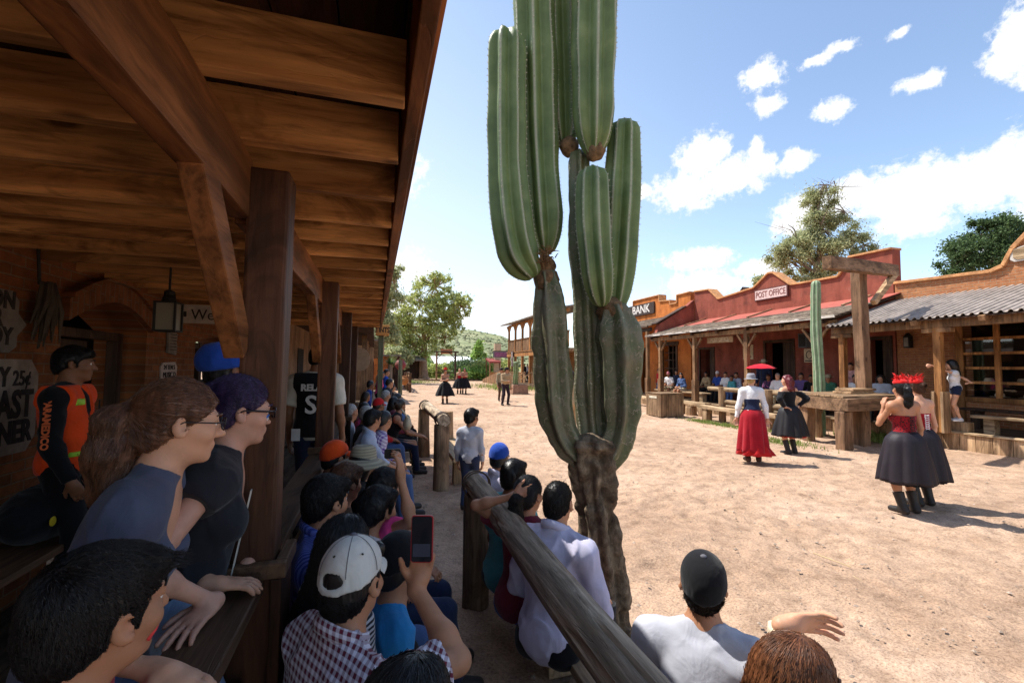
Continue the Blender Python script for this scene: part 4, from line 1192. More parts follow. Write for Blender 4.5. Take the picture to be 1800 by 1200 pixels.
def post_office():
 b = thing('post_office', 'red plastered false-front post office with shingled porch roof', 'building', (WX, 14.5, 0))
 y0, y1 = 9.92, 19.0
 top = px_top([(1222, 513), (1247, 509.5), (1263, 526), (1325, 507), (1351, 481), (1360, 480), (1391, 501), (1430, 495), (1474, 487), (1480, 478), (1493, 453), (1571, 437)], y0, y1)
 doors = [(17.75, 18.65, 0.35, 2.7), (13.5, 14.75, 0.35, 2.85), (10.1, 10.75, 0.35, 2.75)]
 facade('wall', b, top, RED_W, y0, y1, doors)
 coping_along(top, WX - 0.02, WX + 0.37, b)
 m = MB(); m.box((WX + 0.35, y0, 0), (24, y0 + 0.25, 4.2)); m.box((WX + 0.35, y1 - 0.25, 0), (24, y1, 4.2)); m.box((WX + 0.35, y0, 4.2), (24, y1, 4.4)); m.box((23.8, y0, 0), (24.05, y1, 4.2))
 m.build('side_walls', RED_W, b)
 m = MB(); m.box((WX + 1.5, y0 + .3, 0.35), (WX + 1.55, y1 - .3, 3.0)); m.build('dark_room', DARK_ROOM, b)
 for (a, c, z0, z1) in doors:
  m = MB(); m.box((WX - 0.03, a - 0.1, z0), (WX + 0.05, a, z1 + 0.1)); m.box((WX - 0.03, c, z0), (WX + 0.05, c + 0.1, z1 + 0.1)); m.box((WX - 0.03, a, z1), (WX + 0.05, c, z1 + 0.1))
  m.build('door_frame', W_DARK, b, bevel=0.008)
  m = MB(); m.box((WX + 0.15, a, z0), (WX + 0.2, a + (c - a) * 0.46, z1)); m.build('door', W_DARK, b, bevel=0.006)
 # porch roof: shingle courses below, red tin above with battens
 zt, ze = 4.12, 3.32
 n = 9
 def zz(x): return ze + (zt - ze) * (x - EX) / (WX - EX)
 m = MB(); xa = EX - 0.05
 xs = np.linspace(EX - 0.08, EX + 1.55, n)
 for i in range(n - 1):
  y = y0 - 0.25
  while y < y1 + 0.1:
   w = random.uniform(0.14, 0.3); j = random.uniform(-0.015, 0.015); u = random.uniform(0, 0.012)
   xa, xb = xs[i] + j, xs[i + 1] + 0.08
   ye = min(y + w - 0.006, y1 + 0.12)
   za, zb = zz(xa) + 0.03 + u, zz(xb) + 0.005
   m.hexa([(xa, y, za - 0.02), (xb, y, zb - 0.02), (xb, ye, zb - 0.02), (xa, ye, za - 0.02), (xa, y, za), (xb, y, zb), (xb, ye, zb), (xa, ye, za)])
   y += w
 m.build('shingles', W_SHING, b)
 m = MB(); m.hexa([(EX + 1.5, y0 - .2, zz(EX + 1.5) + .012), (WX - .002, y0 - .2, zz(WX)), (WX - .002, y1, zz(WX)), (EX + 1.5, y1, zz(EX + 1.5) + .012),
       (EX + 1.5, y0 - .2, zz(EX + 1.5) + .03), (WX - .002, y0 - .2, zz(WX) + .03), (WX - .002, y1, zz(WX) + .03), (EX + 1.5, y1, zz(EX + 1.5) + .03)])
 m.build('tin_sheet', RED_TIN, b)
 for y in np.arange(10.6, 18.9, 1.9):
  m = MB(); m.bar((EX + 1.45, y, zz(EX + 1.45) + .06), (WX - .03, y - 0.02, zz(WX) + .06), 0.06, 0.05); m.build('batten', W_OLDX, b)
 m = MB(); m.hexa([(EX, y0 - .2, ze - .06), (WX - .003, y0 - .2, zt - .06), (WX - .003, y1 + .05, zt - .06), (EX, y1 + .05, ze - .06), (EX, y0 - .2, ze - .03), (WX - .003, y0 - .2, zt - .03), (WX - .003, y1 + .05, zt - .03), (EX, y1 + .05, ze - .03)])
 m.build('roof_boards', W_DARK, b)
 m = MB(); m.bar((EX - 0.06, y0 - .25, ze - 0.01), (EX - 0.06, y1 + .12, ze - 0.01), 0.035, 0.07, seg=8, jit=0.003); m.build('eave_trim', SIGN_W, b)
 m = MB(); m.bar((12.72, y0 - .1, 3.14), (12.72, y1, 3.14), 0.14, 0.17, seg=8, jit=0.003); m.build('porch_beam', W_PORCH, b, bevel=0.01)
 for y in np.arange(y0 + 0.2, y1, 1.45):
  m = MB(); m.bar((EX + .02, y, ze - .13), (WX - .01, y, zt - .13), 0.09, 0.12); m.build('rafter', W_DARK, b, bevel=0.008)
 for y in (18.3, 15.93, 13.16, 10.5):
  porch_post(b, y, 3.06, W_PORCH)
 steps_along(9.6, 19.0, b)
 # party wall end
 m = MB(); m.prism([(12.95, 3.35), (15.19, 4.2), (15.19, 5.2), (14.6, 4.75), (13.2, 3.95)], 19.02, 19.3, 'Y'); m.build('party_wall', RED_W, b)
 m = MB(); m.bar((12.95, 19.16, 3.92), (14.7, 19.16, 4.86), 0.36, 0.06); m.build('party_coping', W_DARK, b)
 # signs
 q0, q1 = onX(1327, 518, WX - 0.05), onX(1386, 513, WX - 0.05)
 c = (q0 + q1) / 2; L = abs(q0[1] - q1[1])
 s = thing('gable_sign', 'white post office sign mounted high on the red gable', 'sign', (WX - 0.06, c[1], c[2]))
 m = MB(); m.box((WX - 0.08, c[1] - L / 2, c[2] - 0.24), (WX - 0.01, c[1] + L / 2, c[2] + 0.24)); m.build('frame', plain('dark_red_frame', (0.1, 0.03, 0.025)), s, bevel=0.02)
 m = MB(); m.box((WX - 0.095, c[1] - L / 2 + .05, c[2] - 0.19), (WX - 0.081, c[1] + L / 2 - .05, c[2] + 0.19)); m.build('panel', PINKISH, s, bevel=0.01)
 lettering('POST OFFICE', 0.34, (WX - 0.098, c[1], c[2]), (0, -1, 0), (0, 0, 1), plain('dull_red_lettering', (0.2, 0.07, 0.06)), s, squeeze=0.72, bold=0.004)
 q0, q1 = onX(1243, 598, 13.3), onX(1288, 596, 13.3)
 c = (q0 + q1) / 2; L = abs(q0[1] - q1[1])
 s = thing('porch_sign', 'small tan post office board hanging under the shingled porch roof', 'sign', (13.3, c[1], c[2]))
 m = MB(); m.box((13.3, c[1] - L / 2, c[2] - 0.12), (13.33, c[1] + L / 2, c[2] + 0.12)); m.build('board', TAN, s, bevel=0.008)
 lettering('POST OFFICE', 0.24, (13.297, c[1], c[2]), (0, -1, 0), (0, 0, 1), plain('cream_lettering', (0.62, 0.55, 0.45)), s, squeeze=0.72, bold=0.006)
 m = MB()
 for dy in (-L * .4, L * .4): m.tube([(13.315, c[1] + dy, c[2] + .1), (13.315, c[1] + dy, 3.42)], 0.008, 5)
 m.build('hanger', IRON, s)
 INKB = plain('poster_ink', (0.08, 0.06, 0.05), bump=0)
 for lab, y, z, sz in (('pale wanted poster on the red wall beside the post', 15.65, 2.5, (0.55, 0.62)), ('small pale poster on the red wall below the grey speaker', 12.8, 2.3, (0.42, 0.5))):
  s = thing('wall_poster', lab, 'poster', (WX - .02, y, z))
  m = MB(); m.box((WX - .02, y - sz[0] / 2, z - sz[1] / 2), (WX - .008, y + sz[0] / 2, z + sz[1] / 2)); m.build('paper', plain('aged_poster_paper', (0.56, 0.45, 0.31), var=0.25), s)
  m = MB(); m.tube([(WX - .022, y + .12 * math.cos(a), z + .02 + .14 * math.sin(a)) for a in np.linspace(0, 6.28, 20)], 0.016, 5); m.box((WX - .024, y - .17, z - .22), (WX - .02, y + .17, z - .17)); m.build('print', INKB, s)
 # loudspeaker on the wall
 s = thing('wall_speaker', 'grey loudspeaker box fixed to the red post office wall', 'speaker', (WX - .2, 12.8, 2.85))
 m = MB(); m.prism([(WX - .01, 12.6), (WX - .01, 13.05), (WX - .3, 13.0), (WX - .3, 12.66)], 2.58, 3.1, 'Z'); m.build('cabinet', plain('grey_blue_cabinet', (0.1, 0.12, 0.14)), s, bevel=0.015)
 m = MB(); m.box((WX - .312, 12.7, 2.62), (WX - .302, 12.96, 3.06)); m.build('grille', plain('speaker_grille', (0.03, 0.033, 0.036), bump=0.8, bscale=300), s)
 # bell gable on the roof
 q = onX(1311, 515, 17.5)
 s = thing('roof_bell_frame', 'small dark pitched timber frame standing on the post office roof', 'roof ornament', (17.5, q[1], 4.4))
 m = MB(); yy, zz0 = q[1], 4.4
 for dy in (-.28, .28): m.bar((17.5, yy + dy, zz0), (17.5, yy + dy, q[2] - .08), 0.09, 0.09, up=(0, 1, 0))
 m.build('posts', W_DARK, s)
 m = MB(); m.bar((17.5, yy - .48, q[2] - .2), (17.5, yy + .02, q[2] + .28), .4, .06); m.bar((17.5, yy + .48, q[2] - .2), (17.5, yy - .02, q[2] + .28), .4, .06); m.build('roof', W_DARK, s)
post_office()
def bank():
 b = thing('bank_house', 'orange plastered bank with stepped parapet next to the post office', 'building', (WX, 22, 0))
 y0, y1 = 19.32, 25.4
 r = [(19.32, 5.62), (20.35, 5.62), (20.36, 5.2), (20.95, 5.2), (20.96, 5.42), (21.9, 5.5), (21.91, 5.86), (24.6, 5.86), (24.61, 5.5), (25.4, 5.5)]
 ops = [(20.5, 21.6, 1.3, 3.0), (23.2, 24.2, 0.35, 2.85)]
 facade('wall', b, r, ORANGE_W, y0, y1, ops, zsplit=3.4)
 coping_along(r, WX - 0.02, WX + 0.37, b)
 m = MB(); m.box((WX + .35, y0, 0), (24, y0 + .2, 4.2)); m.box((WX + .35, y1 - .2, 0), (24, y1, 4.2)); m.box((WX + .35, y0, 4.2), (24, y1, 4.4)); m.build('side_walls', ORANGE_W, b)
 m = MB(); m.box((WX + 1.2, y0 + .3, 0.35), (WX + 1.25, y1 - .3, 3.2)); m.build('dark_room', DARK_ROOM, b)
 a, c, z0, z1 = ops[0]
 m = MB(); m.box((WX - .05, a - .14, z0 - .1), (WX + .03, a, z1)); m.box((WX - .05, c, z0 - .1), (WX + .03, c + .14, z1)); m.box((WX - .06, a - .22, z1), (WX + .03, c + .22, z1 + .2)); m.box((WX - .05, a, z0 - .1), (WX + .03, c, z0))
 for t in (.33, .66): m.box((WX + .06, a + (c - a) * t - .03, z0), (WX + .1, a + (c - a) * t + .03, z1))
 for z in (1.75, 2.2, 2.6): m.box((WX + .065, a, z), (WX + .095, c, z + .05))
 m.build('window_frame', W_DARK, b, bevel=0.006)
 a, c, z0, z1 = ops[1]
 m = MB(); m.box((WX - .03, a - .12, z0), (WX + .05, a, z1 + .12)); m.box((WX - .03, c, z0), (WX + .05, c + .12, z1 + .12)); m.box((WX - .03, a, z1), (WX + .05, c, z1 + .12)); m.build('door_frame', W_DARK, b)
 zt, ze, ex = 4.6, 3.82, 12.75
 def zz(x): return ze + (zt - ze) * (x - ex) / (WX - ex)
 m = MB(); xs = np.linspace(ex - .05, WX, 11)
 for i in range(10):
  y = y0 + .02
  while y < y1:
   w = random.uniform(.16, .34); u = random.uniform(0, .012); xa, xb = xs[i] + random.uniform(-.015, .015), min(xs[i + 1] + .06, WX - .004); ye = min(y + w - .006, y1)
   za, zb = zz(xa) + .03 + u, zz(xb) + .005
   m.hexa([(xa, y, za - .02), (xb, y, zb - .02), (xb, ye, zb - .02), (xa, ye, za - .02), (xa, y, za), (xb, y, zb), (xb, ye, zb), (xa, ye, za)])
   y += w
 m.build('shingles', W_SHING, b)
 m = MB(); m.bar((ex - .03, y0, ze), (ex - .03, y1, ze), .04, .1); m.build('eave_trim', W_DARK, b)
 m = MB(); m.bar((12.9, y0, 3.68), (12.9, y1, 3.68), .14, .18); m.build('porch_beam', W_DARK, b, bevel=.01)
 for y in (19.55, 22.4, 25.1): porch_post(b, y, 3.59, W_PORCH, x=12.85, brace=False)
 steps_along(19.02, 25.4, b)
 c = onX(1130, 544, WX - .06)
 s = thing('bank_sign', 'dark bank sign with white letters on the orange parapet', 'sign', (WX - .06, c[1], c[2]))
 m = MB(); m.box((WX - .09, 22.35, c[2] - .34), (WX - .01, 25.0, c[2] + .34)); m.build('panel', plain('dark_brown_panel', (0.05, 0.032, 0.027)), s, bevel=.02)
 lettering('BANK', 0.66, (WX - .094, 23.68, c[2]), (0, -1, 0), (0, 0, 1), plain('sign_letter_white', (0.66, 0.62, 0.58)), s, squeeze=1.05, bold=.012)
bank()
def brick_store():
 b = thing('brick_store', 'orange brick store with corrugated porch roof and big glazed hat window', 'building', (WX, 5, 0))
 y0, y1 = -3.0, 9.88
 def zt_(px, py): return onX(px, py, WX)
 top = [(-3.0, 4.35), (3.2, 4.35), (3.6, 4.8), (4.2, 5.25), (5.0, 5.5), (6.0, 5.5), (6.75, 5.28), (7.15, 4.82), (7.35, 4.42), (7.6, 4.33), (9.88, 4.42)]
 ops = [(2.2, 5.2, 1.1, 3.02), (5.5, 8.25, 1.1, 3.02)]
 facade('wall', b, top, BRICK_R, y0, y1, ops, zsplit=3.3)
 coping_along(top, WX - .03, WX + .38, b, h=.09)
 m = MB(); m.box((WX + .35, y0, 0), (24, y0 + .25, 4.0)); m.box((WX + .35, y1 - .3, 0), (24, y1, 4.0)); m.box((WX + .35, y0, 4.0), (24, y1, 4.2)); m.build('side_walls', BRICK_R, b)
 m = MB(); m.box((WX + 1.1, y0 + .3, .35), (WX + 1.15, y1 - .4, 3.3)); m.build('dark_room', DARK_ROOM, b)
 for (a, c, z0, z1) in ops:
  w = MB(); w.box((WX - .05, a - .16, .36), (WX + .08, a, z1 + .14)); w.box((WX - .05, c, .36), (WX + .08, c + .16, z1 + .14)); w.box((WX - .05, a, z1), (WX + .08, c, z1 + .14)); w.box((WX - .05, a, z0 - .12), (WX + .08, c, z0))
  fr = w.build('window_frame', W_ORANGE, b, bevel=.008)
  n = 4
  mb = MB()
  for i in range(1, n):
   y = a + (c - a) * i / n; mb.box((WX - .02, y - .055, z0), (WX + .05, y + .055, z1))
  for j in range(1, 5):
   z = z0 + (z1 - z0) * j / 5; mb.box((WX - .015, a, z - .035), (WX + .045, c, z + .035))
  mb.build('muntins', W_ORANGE, b, bevel=.005)
  g = MATS.get('window_glass')
  if g is None:
   g, nt, bs = _new('window_glass'); bs.inputs['Base Color'].default_value = (0.9, 0.95, 0.95, 1); bs.inputs['Roughness'].default_value = 0.02; bs.inputs['Transmission Weight'].default_value = 1.0; bs.inputs['IOR'].default_value = 1.02
   gl = nt.nodes.new('ShaderNodeBsdfGlossy'); gl.inputs['Roughness'].default_value = .03; tr = nt.nodes.new('ShaderNodeBsdfTransparent'); mx = nt.nodes.new('ShaderNodeMixShader')
   mx.inputs[0].default_value = .07; nt.links.new(tr.outputs[0], mx.inputs[1]); nt.links.new(gl.outputs[0], mx.inputs[2]); nt.links.new(mx.outputs[0], nt.nodes['Material Output'].inputs[0])
   MATS['window_glass'] = g
  gm = MB(); gm.box((WX + .012, a, z0), (WX + .02, c, z1)); gm.build('glass', g, b)
  sh = MB()
  for j in range(0, 5):
   z = z0 + (z1 - z0) * j / 5; sh.box((WX + .1, a, z - .02), (WX + .5, c, z + .02))
  sh.build('display_shelf', W_DARK, b)
 # corrugated awning
 zt, ze, ex = 3.9, 3.02, 12.42
 n = 46; ya, yb = -3.0, 9.95
 m = MB()
 ys = np.arange(ya, yb, 0.158)
 prof = []
 for y in ys:
  for dy, h in ((0, 0), (.04, .006), (.062, .045), (.085, .052), (.112, .045), (.135, .006)): prof.append((y + dy, h))
 vs = []; fs = []
 for (y, h) in prof: vs.append((ex, y, ze + h)); vs.append((WX - .004, y, zt + h))
 for i in range(len(prof) - 1): fs.append((2 * i, 2 * i + 1, 2 * i + 3, 2 * i + 2))
 k = len(vs); vs += [(v[0], v[1], v[2] - .012) for v in vs]
 fs += [tuple(q + k for q in reversed(f)) for f in fs]
 fs += [(2 * i + 2, 2 * i + 2 + k, 2 * i + k, 2 * i) for i in range(len(prof) - 1)]
 m.add(vs, fs); m.build('corrugated_roof', plain('weathered_grey_sheet', (0.33, 0.28, 0.245), rough=.7, var=.35, scale=3, bump=.3, bscale=30), b)
 m = MB(); m.hexa([(ex + .03, ya, ze - .05), (WX - .003, ya, zt - .05), (WX - .003, yb, zt - .05), (ex + .03, yb, ze - .05), (ex + .03, ya, ze - .018), (WX - .003, ya, zt - .018), (WX - .003, yb, zt - .018), (ex + .03, yb, ze - .018)]); m.build('roof_boards', W_DARK, b)
 m = MB(); m.bar((12.72, ya, 2.9), (12.72, yb, 2.9), .16, .2, seg=8, jit=.004); m.build('porch_beam', W_PORCH, b, bevel=.012)
 for y in np.arange(ya + .3, yb, 1.3):
  m = MB(); m.bar((ex - .02, y, ze - .1), (WX - .01, y, zt - .1), .12, .12); m.build('rafter', W_PORCH, b, bevel=.01)
 for y in (9.67, 7.38, 5.0, 2.6):
  porch_post(b, y, 2.8, W_ORANGE, brace=False, boxed=False)
  m = MB(); m.bar((12.72, y - .3, 2.74), (12.72, y + .3, 2.74), .15, .11); m.build('post_capital', W_PORCH, b, bevel=.02)
  m = MB()
  for q in (-1, 1): m.box((12.72 - .125, y + q * .09 - .03, .35), (12.72 + .125, y + q * .09 + .03, 1.3))
  m.build('post_base', W_OLD, b, bevel=.008)
 steps_along(-3.0, 9.58, b)
 s = thing('wall_lantern', 'dark wall lantern on the brick store beside its doorway', 'lantern', (WX - .1, 9.5, 2.6))
 m = MB(); m.box((WX - .18, 9.43, 2.45), (WX - .02, 9.6, 2.8)); m.build('case', IRON, s, bevel=.015)
 m = MB(); m.box((WX - .195, 9.46, 2.49), (WX - .183, 9.57, 2.75)); m.build('glass', plain('dull_lantern_glass', (0.2, 0.17, 0.14), rough=.3), s)
 m = MB(); m.lathe((WX - .1, 9.515, 2.8), [(.1, 0), (.05, .08), (.02, .1)], 8); m.build('cap', IRON, s)
 # gable sign
 s = thing('store_sign', 'wooden store sign with white rim on the brick gable at the frame edge', 'sign', (WX - .06, 5.5, 4.8))
 o = [(4.0, 4.5), (7.12, 4.5), (7.2, 4.56), (7.2, 4.8), (5.6, 5.22), (4.0, 4.8)]
 m = MB(); m.prism(o, WX - .06, WX - .01, 'X'); m.build('rim', SIGN_W, s, bevel=.01)
 cx = 5.6; cz = 4.78
 o2 = [(cx + (y - cx) * .955, cz + (z - cz) * .84) for y, z in o]
 m = MB(); m.prism(o2, WX - .085, WX - .062, 'X'); m.build('board', W_OLDY, s)
 # straw hats on the shelves
 k = 0
 for (y, z) in ((7.9, 1.5), (7.25, 1.5), (7.7, 1.12), (7.15, 1.12), (6.5, 1.12), (6.55, 1.5)):
  zz0 = 1.1 + (3.02 - 1.1) * (1 if z > 1.3 else 0) / 5 + .022
  m = MB(); m.lathe((WX + .3, y, zz0), [(.19, 0.015), (.17, .0), (.1, .008), (.095, .06), (.075, .1), (.03, .105)], 20)
  lab = ('straw hat on the second shelf of the store window', 'straw hat on the bottom shelf of the store window')[0 if z > 1.3 else 1]
  tag(m.build('display_hat', plain('display_straw' + str(k % 2), ((0.6, 0.5, 0.38), (0.4, 0.3, 0.2))[k % 2]), None, smooth=True), lab, 'hat', 'straw hats in the store window'); k += 1
brick_store()
def porch_bench(y0, y1, x, z, label, mat=W_OLDY, base=0.35):
 t = thing('plank_bench', label, 'bench', (x, (y0 + y1) / 2, base))
 m = MB(); m.bar((x, y0, z - .03), (x, y1, z - .03), .34, .06, seg=6, jit=.004); m.build('seat', mat, t, bevel=.01)
 for y in (y0 + .3, y1 - .3):
  m = MB(); m.bar((x, y, base), (x, y, z - .061), .2, .2, up=(0, 1, 0), jit=.004); m.build('leg', mat, t, bevel=.015)
 return t
porch_bench(2.0, 7.1, 13.35, .78, 'front plank bench on the brick store deck below the hat window')
porch_bench(3.0, 8.0, 14.6, .85, 'shaded plank bench against the brick store wall under the hat window', W_DARK)
porch_bench(14.9, 18.4, 14.4, .8, 'shaded plank bench along the red post office wall')
porch_bench(10.0, 13.0, 14.4, .8, 'shaded plank bench beside the post office doorway')
porch_bench(15.7, 19.3, 13.15, .78, 'sunny plank bench at the post office deck edge', W_OLDY)
def ground_bench(p0, p1, z, label, w=.3, posts=2):
 p0, p1 = np.array(p0, float), np.array(p1, float)
 t = thing('log_bench', label, 'bench', (p0[0], p0[1], 0))
 m = MB(); m.bar((p0[0], p0[1], z - .06), (p1[0], p1[1], z - .06), w, .12, seg=8, jit=.008); m.build('seat', W_OLDY, t, bevel=.02)
 for i in range(posts):
  q = p0 + (p1 - p0) * (.1 + .8 * i / max(1, posts - 1))
  m = MB(); m.bar((q[0], q[1], -.05), (q[0], q[1], z - .121), .24, .24, up=(0, 1, 0), seg=2, jit=.008); m.build('leg', W_OLD, t, bevel=.02)
ground_bench((11.05, 10.3, 0), (11.15, 13.7, 0), .5, 'front log bench in the sun before the post office rail', posts=3)
ground_bench((11.9, 14.2, 0), (11.95, 17.4, 0), .5, 'log bench beside the slatted bin before the post office', posts=3)
ground_bench((12.2, 17.9, 0), (12.2, 20.6, 0), .45, 'low log bench beyond the slatted bin before the bank', posts=2)
ground_bench((11.85, 9.9, 0), (11.9, 12.6, 0), .48, 'log bench between the post office rail and its deck', posts=2)
def street_rail():
 t = thing('rail_fence', 'weathered log rail fence in front of the post office crowd', 'fence', (11.5, 11.5, 0))
 for z, a, bb in ((1.08, 9.3, 13.65), (0.66, 9.4, 12.9)):
  rough_log('rail', (11.5, a, z + .02), (11.47, bb, z), .085, .075, W_OLDY, t, n=22, seg=12, amp=.012, seed=int(z * 9))
 for y in (12.95, 11.0, 9.45):
  rough_log('post', (11.42, y, -.1), (11.42, y, 1.16), .12, .11, W_OLD, t, n=8, seg=14, amp=.004, seed=int(y * 2))
street_rail()
def bin_and_stumps():
 c = gnd(1160, 731); c[2] = 0
 c = c + np.array([.35, .2, 0])
 t = thing('slatted_bin', 'square bin of upright wooden slats standing on the sand', 'bin', c)
 m = MB(); w = .48
 for i in range(9):
  d = -w + (i + .5) * 2 * w / 9
  for s in (-1, 1):
   m.box((c[0] + d - .048, c[1] + s * w - .015, 0), (c[0] + d + .048, c[1] + s * w + .015, .82 + random.uniform(-.008, .008)))
   m.box((c[0] + s * w - .015, c[1] + d - .048, 0), (c[0] + s * w + .015, c[1] + d + .048, .82 + random.uniform(-.008, .008)))
 m.build('slats', W_OLD, t)
 m = MB(); m.box((c[0] - w - .03, c[1] - w - .03, .832), (c[0] + w + .03, c[1] + w + .03, .86)); m.build('lid', W_OLDX, t, bevel=.006)
 m = MB(); m.box((c[0] - w - .028, c[1] - .22, .66), (c[0] - w - .018, c[1] + .25, .74)); m.build('nameplate', plain('bin_plate', (0.6, 0.55, 0.42)), t)
 m = MB(); m.box((c[0] - w + .03, c[1] - w + .03, 0.01), (c[0] + w - .03, c[1] + w - .03, .7)); m.build('liner', BLACKP, t)
 q = gnd(1190, 727); q[2] = 0
 m = MB(); m.lathe(q + (0.5, -.2, 0), [(.22, -.03), (.21, .2), (.205, .27), (.19, .3)], 18)
 tag(m.build('stump_stool', W_OLD, None, smooth=True), 'round cut log stool beside the slatted bin', 'stool')
 # flat stones by the deck
 for (px, py, s, lab) in ((1700, 790, .2, 'long flat stone lying by the brick store deck'), (1665, 782, .1, 'small stone lying against the brick store deck')):
  q = gnd(px, py); q[2] = 0
  m = MB(); pts = [(q[0] + s * math.cos(a) * random.uniform(.8, 1.2) * .5, q[1] + s * 1.5 * math.sin(a) * random.uniform(.8, 1.2)) for a in np.linspace(0, 6.0, 9)]
  m.prism(pts, 0.0, .07, 'Z'); tag(m.build('flat_stone', plain('pale_stone', (0.5, 0.36, 0.25), var=.3), None, bevel=.02), lab, 'stone')
bin_and_stumps()
def gallows():
 t = thing('gallows', 'rough timber gallows platform with tall post and crossbeam', 'gallows', (11.3, 8.5, 0))
 A, B, Cc = np.array([10.4, 9.15]), np.array([10.15, 7.75]), np.array([12.45, 8.0])
 D = A + Cc - B
 zt = 1.2
 # planks of the top
 m = MB(); n = 8
 for i in range(n):
  a0 = B + (A - B) * i / n; a1 = B + (A - B) * (i + .95) / n; b0 = Cc + (D - Cc) * i / n; b1 = Cc + (D - Cc) * (i + .95) / n
  j = random.uniform(-.008, .008)
  m.hexa([(*a0, zt - .05 + j), (*b0, zt - .05 + j), (*b1, zt - .05 + j), (*a1, zt - .05 + j), (*a0, zt + j), (*b0, zt + j), (*b1, zt + j), (*a1, zt + j)])
 m.build('platform_boards', W_OLDX, t, bevel=.006)
 def beam(p, q, z, h, w, name='edge_beam'):
  m = MB(); m.bar((*p, z), (*q, z), w, h, seg=6, jit=.008); m.build(name, W_GALX, t, bevel=.014)
 beam(A + (.06, .03), B + (.06, .0), zt - .21, .3, .12); beam(B + (-.03, -.06), Cc + (.1, -.06), zt - .2, .28, .12); beam(Cc + (0, .1), D, zt - .21, .3, .12); beam(D, A, zt - .21, .3, .12)
 for p in (B + (.1, .08), A + (.16, -.14), Cc + (-.12, .12), D + (-.2, -.16), (B + Cc) / 2 + (.05, .35)):
  m = MB(); m.bar((*p, -.05), (*p, zt - .36), .27, .24, up=(0, 1, 0), seg=5, jit=.01); m.build('leg', W_GAL, t, bevel=.02)
 # post and beam
 p = onX(1519, 690, 12.0); p = np.array([12.0, p[1]])
 q = onX(1507, 470, 11.95)
 m = MB(); m.bar((p[0], p[1], zt + .005), (p[0] - .02, q[1], 4.34), .26, .25, up=(0, 1, 0), seg=12, jit=.01); m.build('upright', W_GAL, t, bevel=.02)
 l, r = np.array([9.7, 7.92, 4.2]), np.array([13.15, 8.78, 4.42])
 m = MB(); m.bar(l + (0, -.24, 0), r + (0, -.24, 0), .2, .3, seg=12, jit=.008); m.build('crossbeam', W_GALX, t, bevel=.02)
 m = MB(); m.bar((12.15, p[1] - .2, 3.5), (13.0, 8.45, 4.3), .12, .14, seg=3, jit=.005); m.build('brace', W_OLDX, t, bevel=.012)
 # trapdoor boards lying on top
 for k, (dx, dz) in enumerate(((0, 0.0), (.08, .065))):
  m = MB(); m.hexa([(11.0 + dx, 8.2, zt + .012 + dz), (12.0 + dx, 8.36, zt + .012 + dz), (11.96 + dx, 8.8, zt + .012 + dz), (10.97 + dx, 8.64, zt + .012 + dz), (11.0 + dx, 8.2, zt + .065 + dz), (12.0 + dx, 8.36, zt + .065 + dz), (11.96 + dx, 8.8, zt + .065 + dz), (10.97 + dx, 8.64, zt + .065 + dz)]); m.build('loose_board', W_OLDX, t, bevel=.008)
 m = MB()
 for w in (-.35, .35):
  m.bar((12.6, 8.4 + w, 1.12), (13.3, 8.2 + w, .1), .06, .2, up=(.7, 0, .7))
 m.build('stair_string', W_OLDX, t)
 m = MB()
 for k in range(4):
  z = .95 - k * .25; x = 12.72 + k * .17
  m.box((x, 7.95 - k * .05, z), (x + .24, 8.68 - k * .05, z + .04))
 m.build('stair_tread', W_OLDX, t)
gallows()
def small_cactus(x, y, h, r, label, phase):
 c = thing('column_cactus', label, 'cactus', (x, y, 0))
 cactus_stem(c, [(x, y, -.05), (x + .02, y, h * .35), (x - .02, y + .02, h * .7), (x, y, h)], [r * .95, r, r * .98, r * .85], 7, base=False, phase=phase, spines=False, depth=.28, scar=.1, mat=CACT_PALE)
def pale_cactus():
 m, nt, b = _new('pale_green_cactus')
 v = _coord(nt); n = _noise(nt, v, 6, 5, .65)
 c = _ramp(nt, n, [(.3, (0.12, 0.19, 0.1)), (.55, (0.2, 0.29, 0.16)), (.75, (0.32, 0.36, 0.24))])
 at = nt.nodes.new('ShaderNodeAttribute'); at.attribute_name = 'crest'
 mx = nt.nodes.new('ShaderNodeMix'); mx.data_type = 'RGBA'
 nt.links.new(at.outputs['Fac'], mx.inputs[0]); nt.links.new(c, mx.inputs[6]); mx.inputs[7].default_value = (.5, .5, .38, 1)
 nt.links.new(mx.outputs[2], b.inputs['Base Color']); b.inputs['Roughness'].default_value = .6
 return m
CACT_PALE = pale_cactus()
small_cactus(11.85, 9.72, 4.3, .142, 'single pale green column cactus behind the gallows platform', .4)
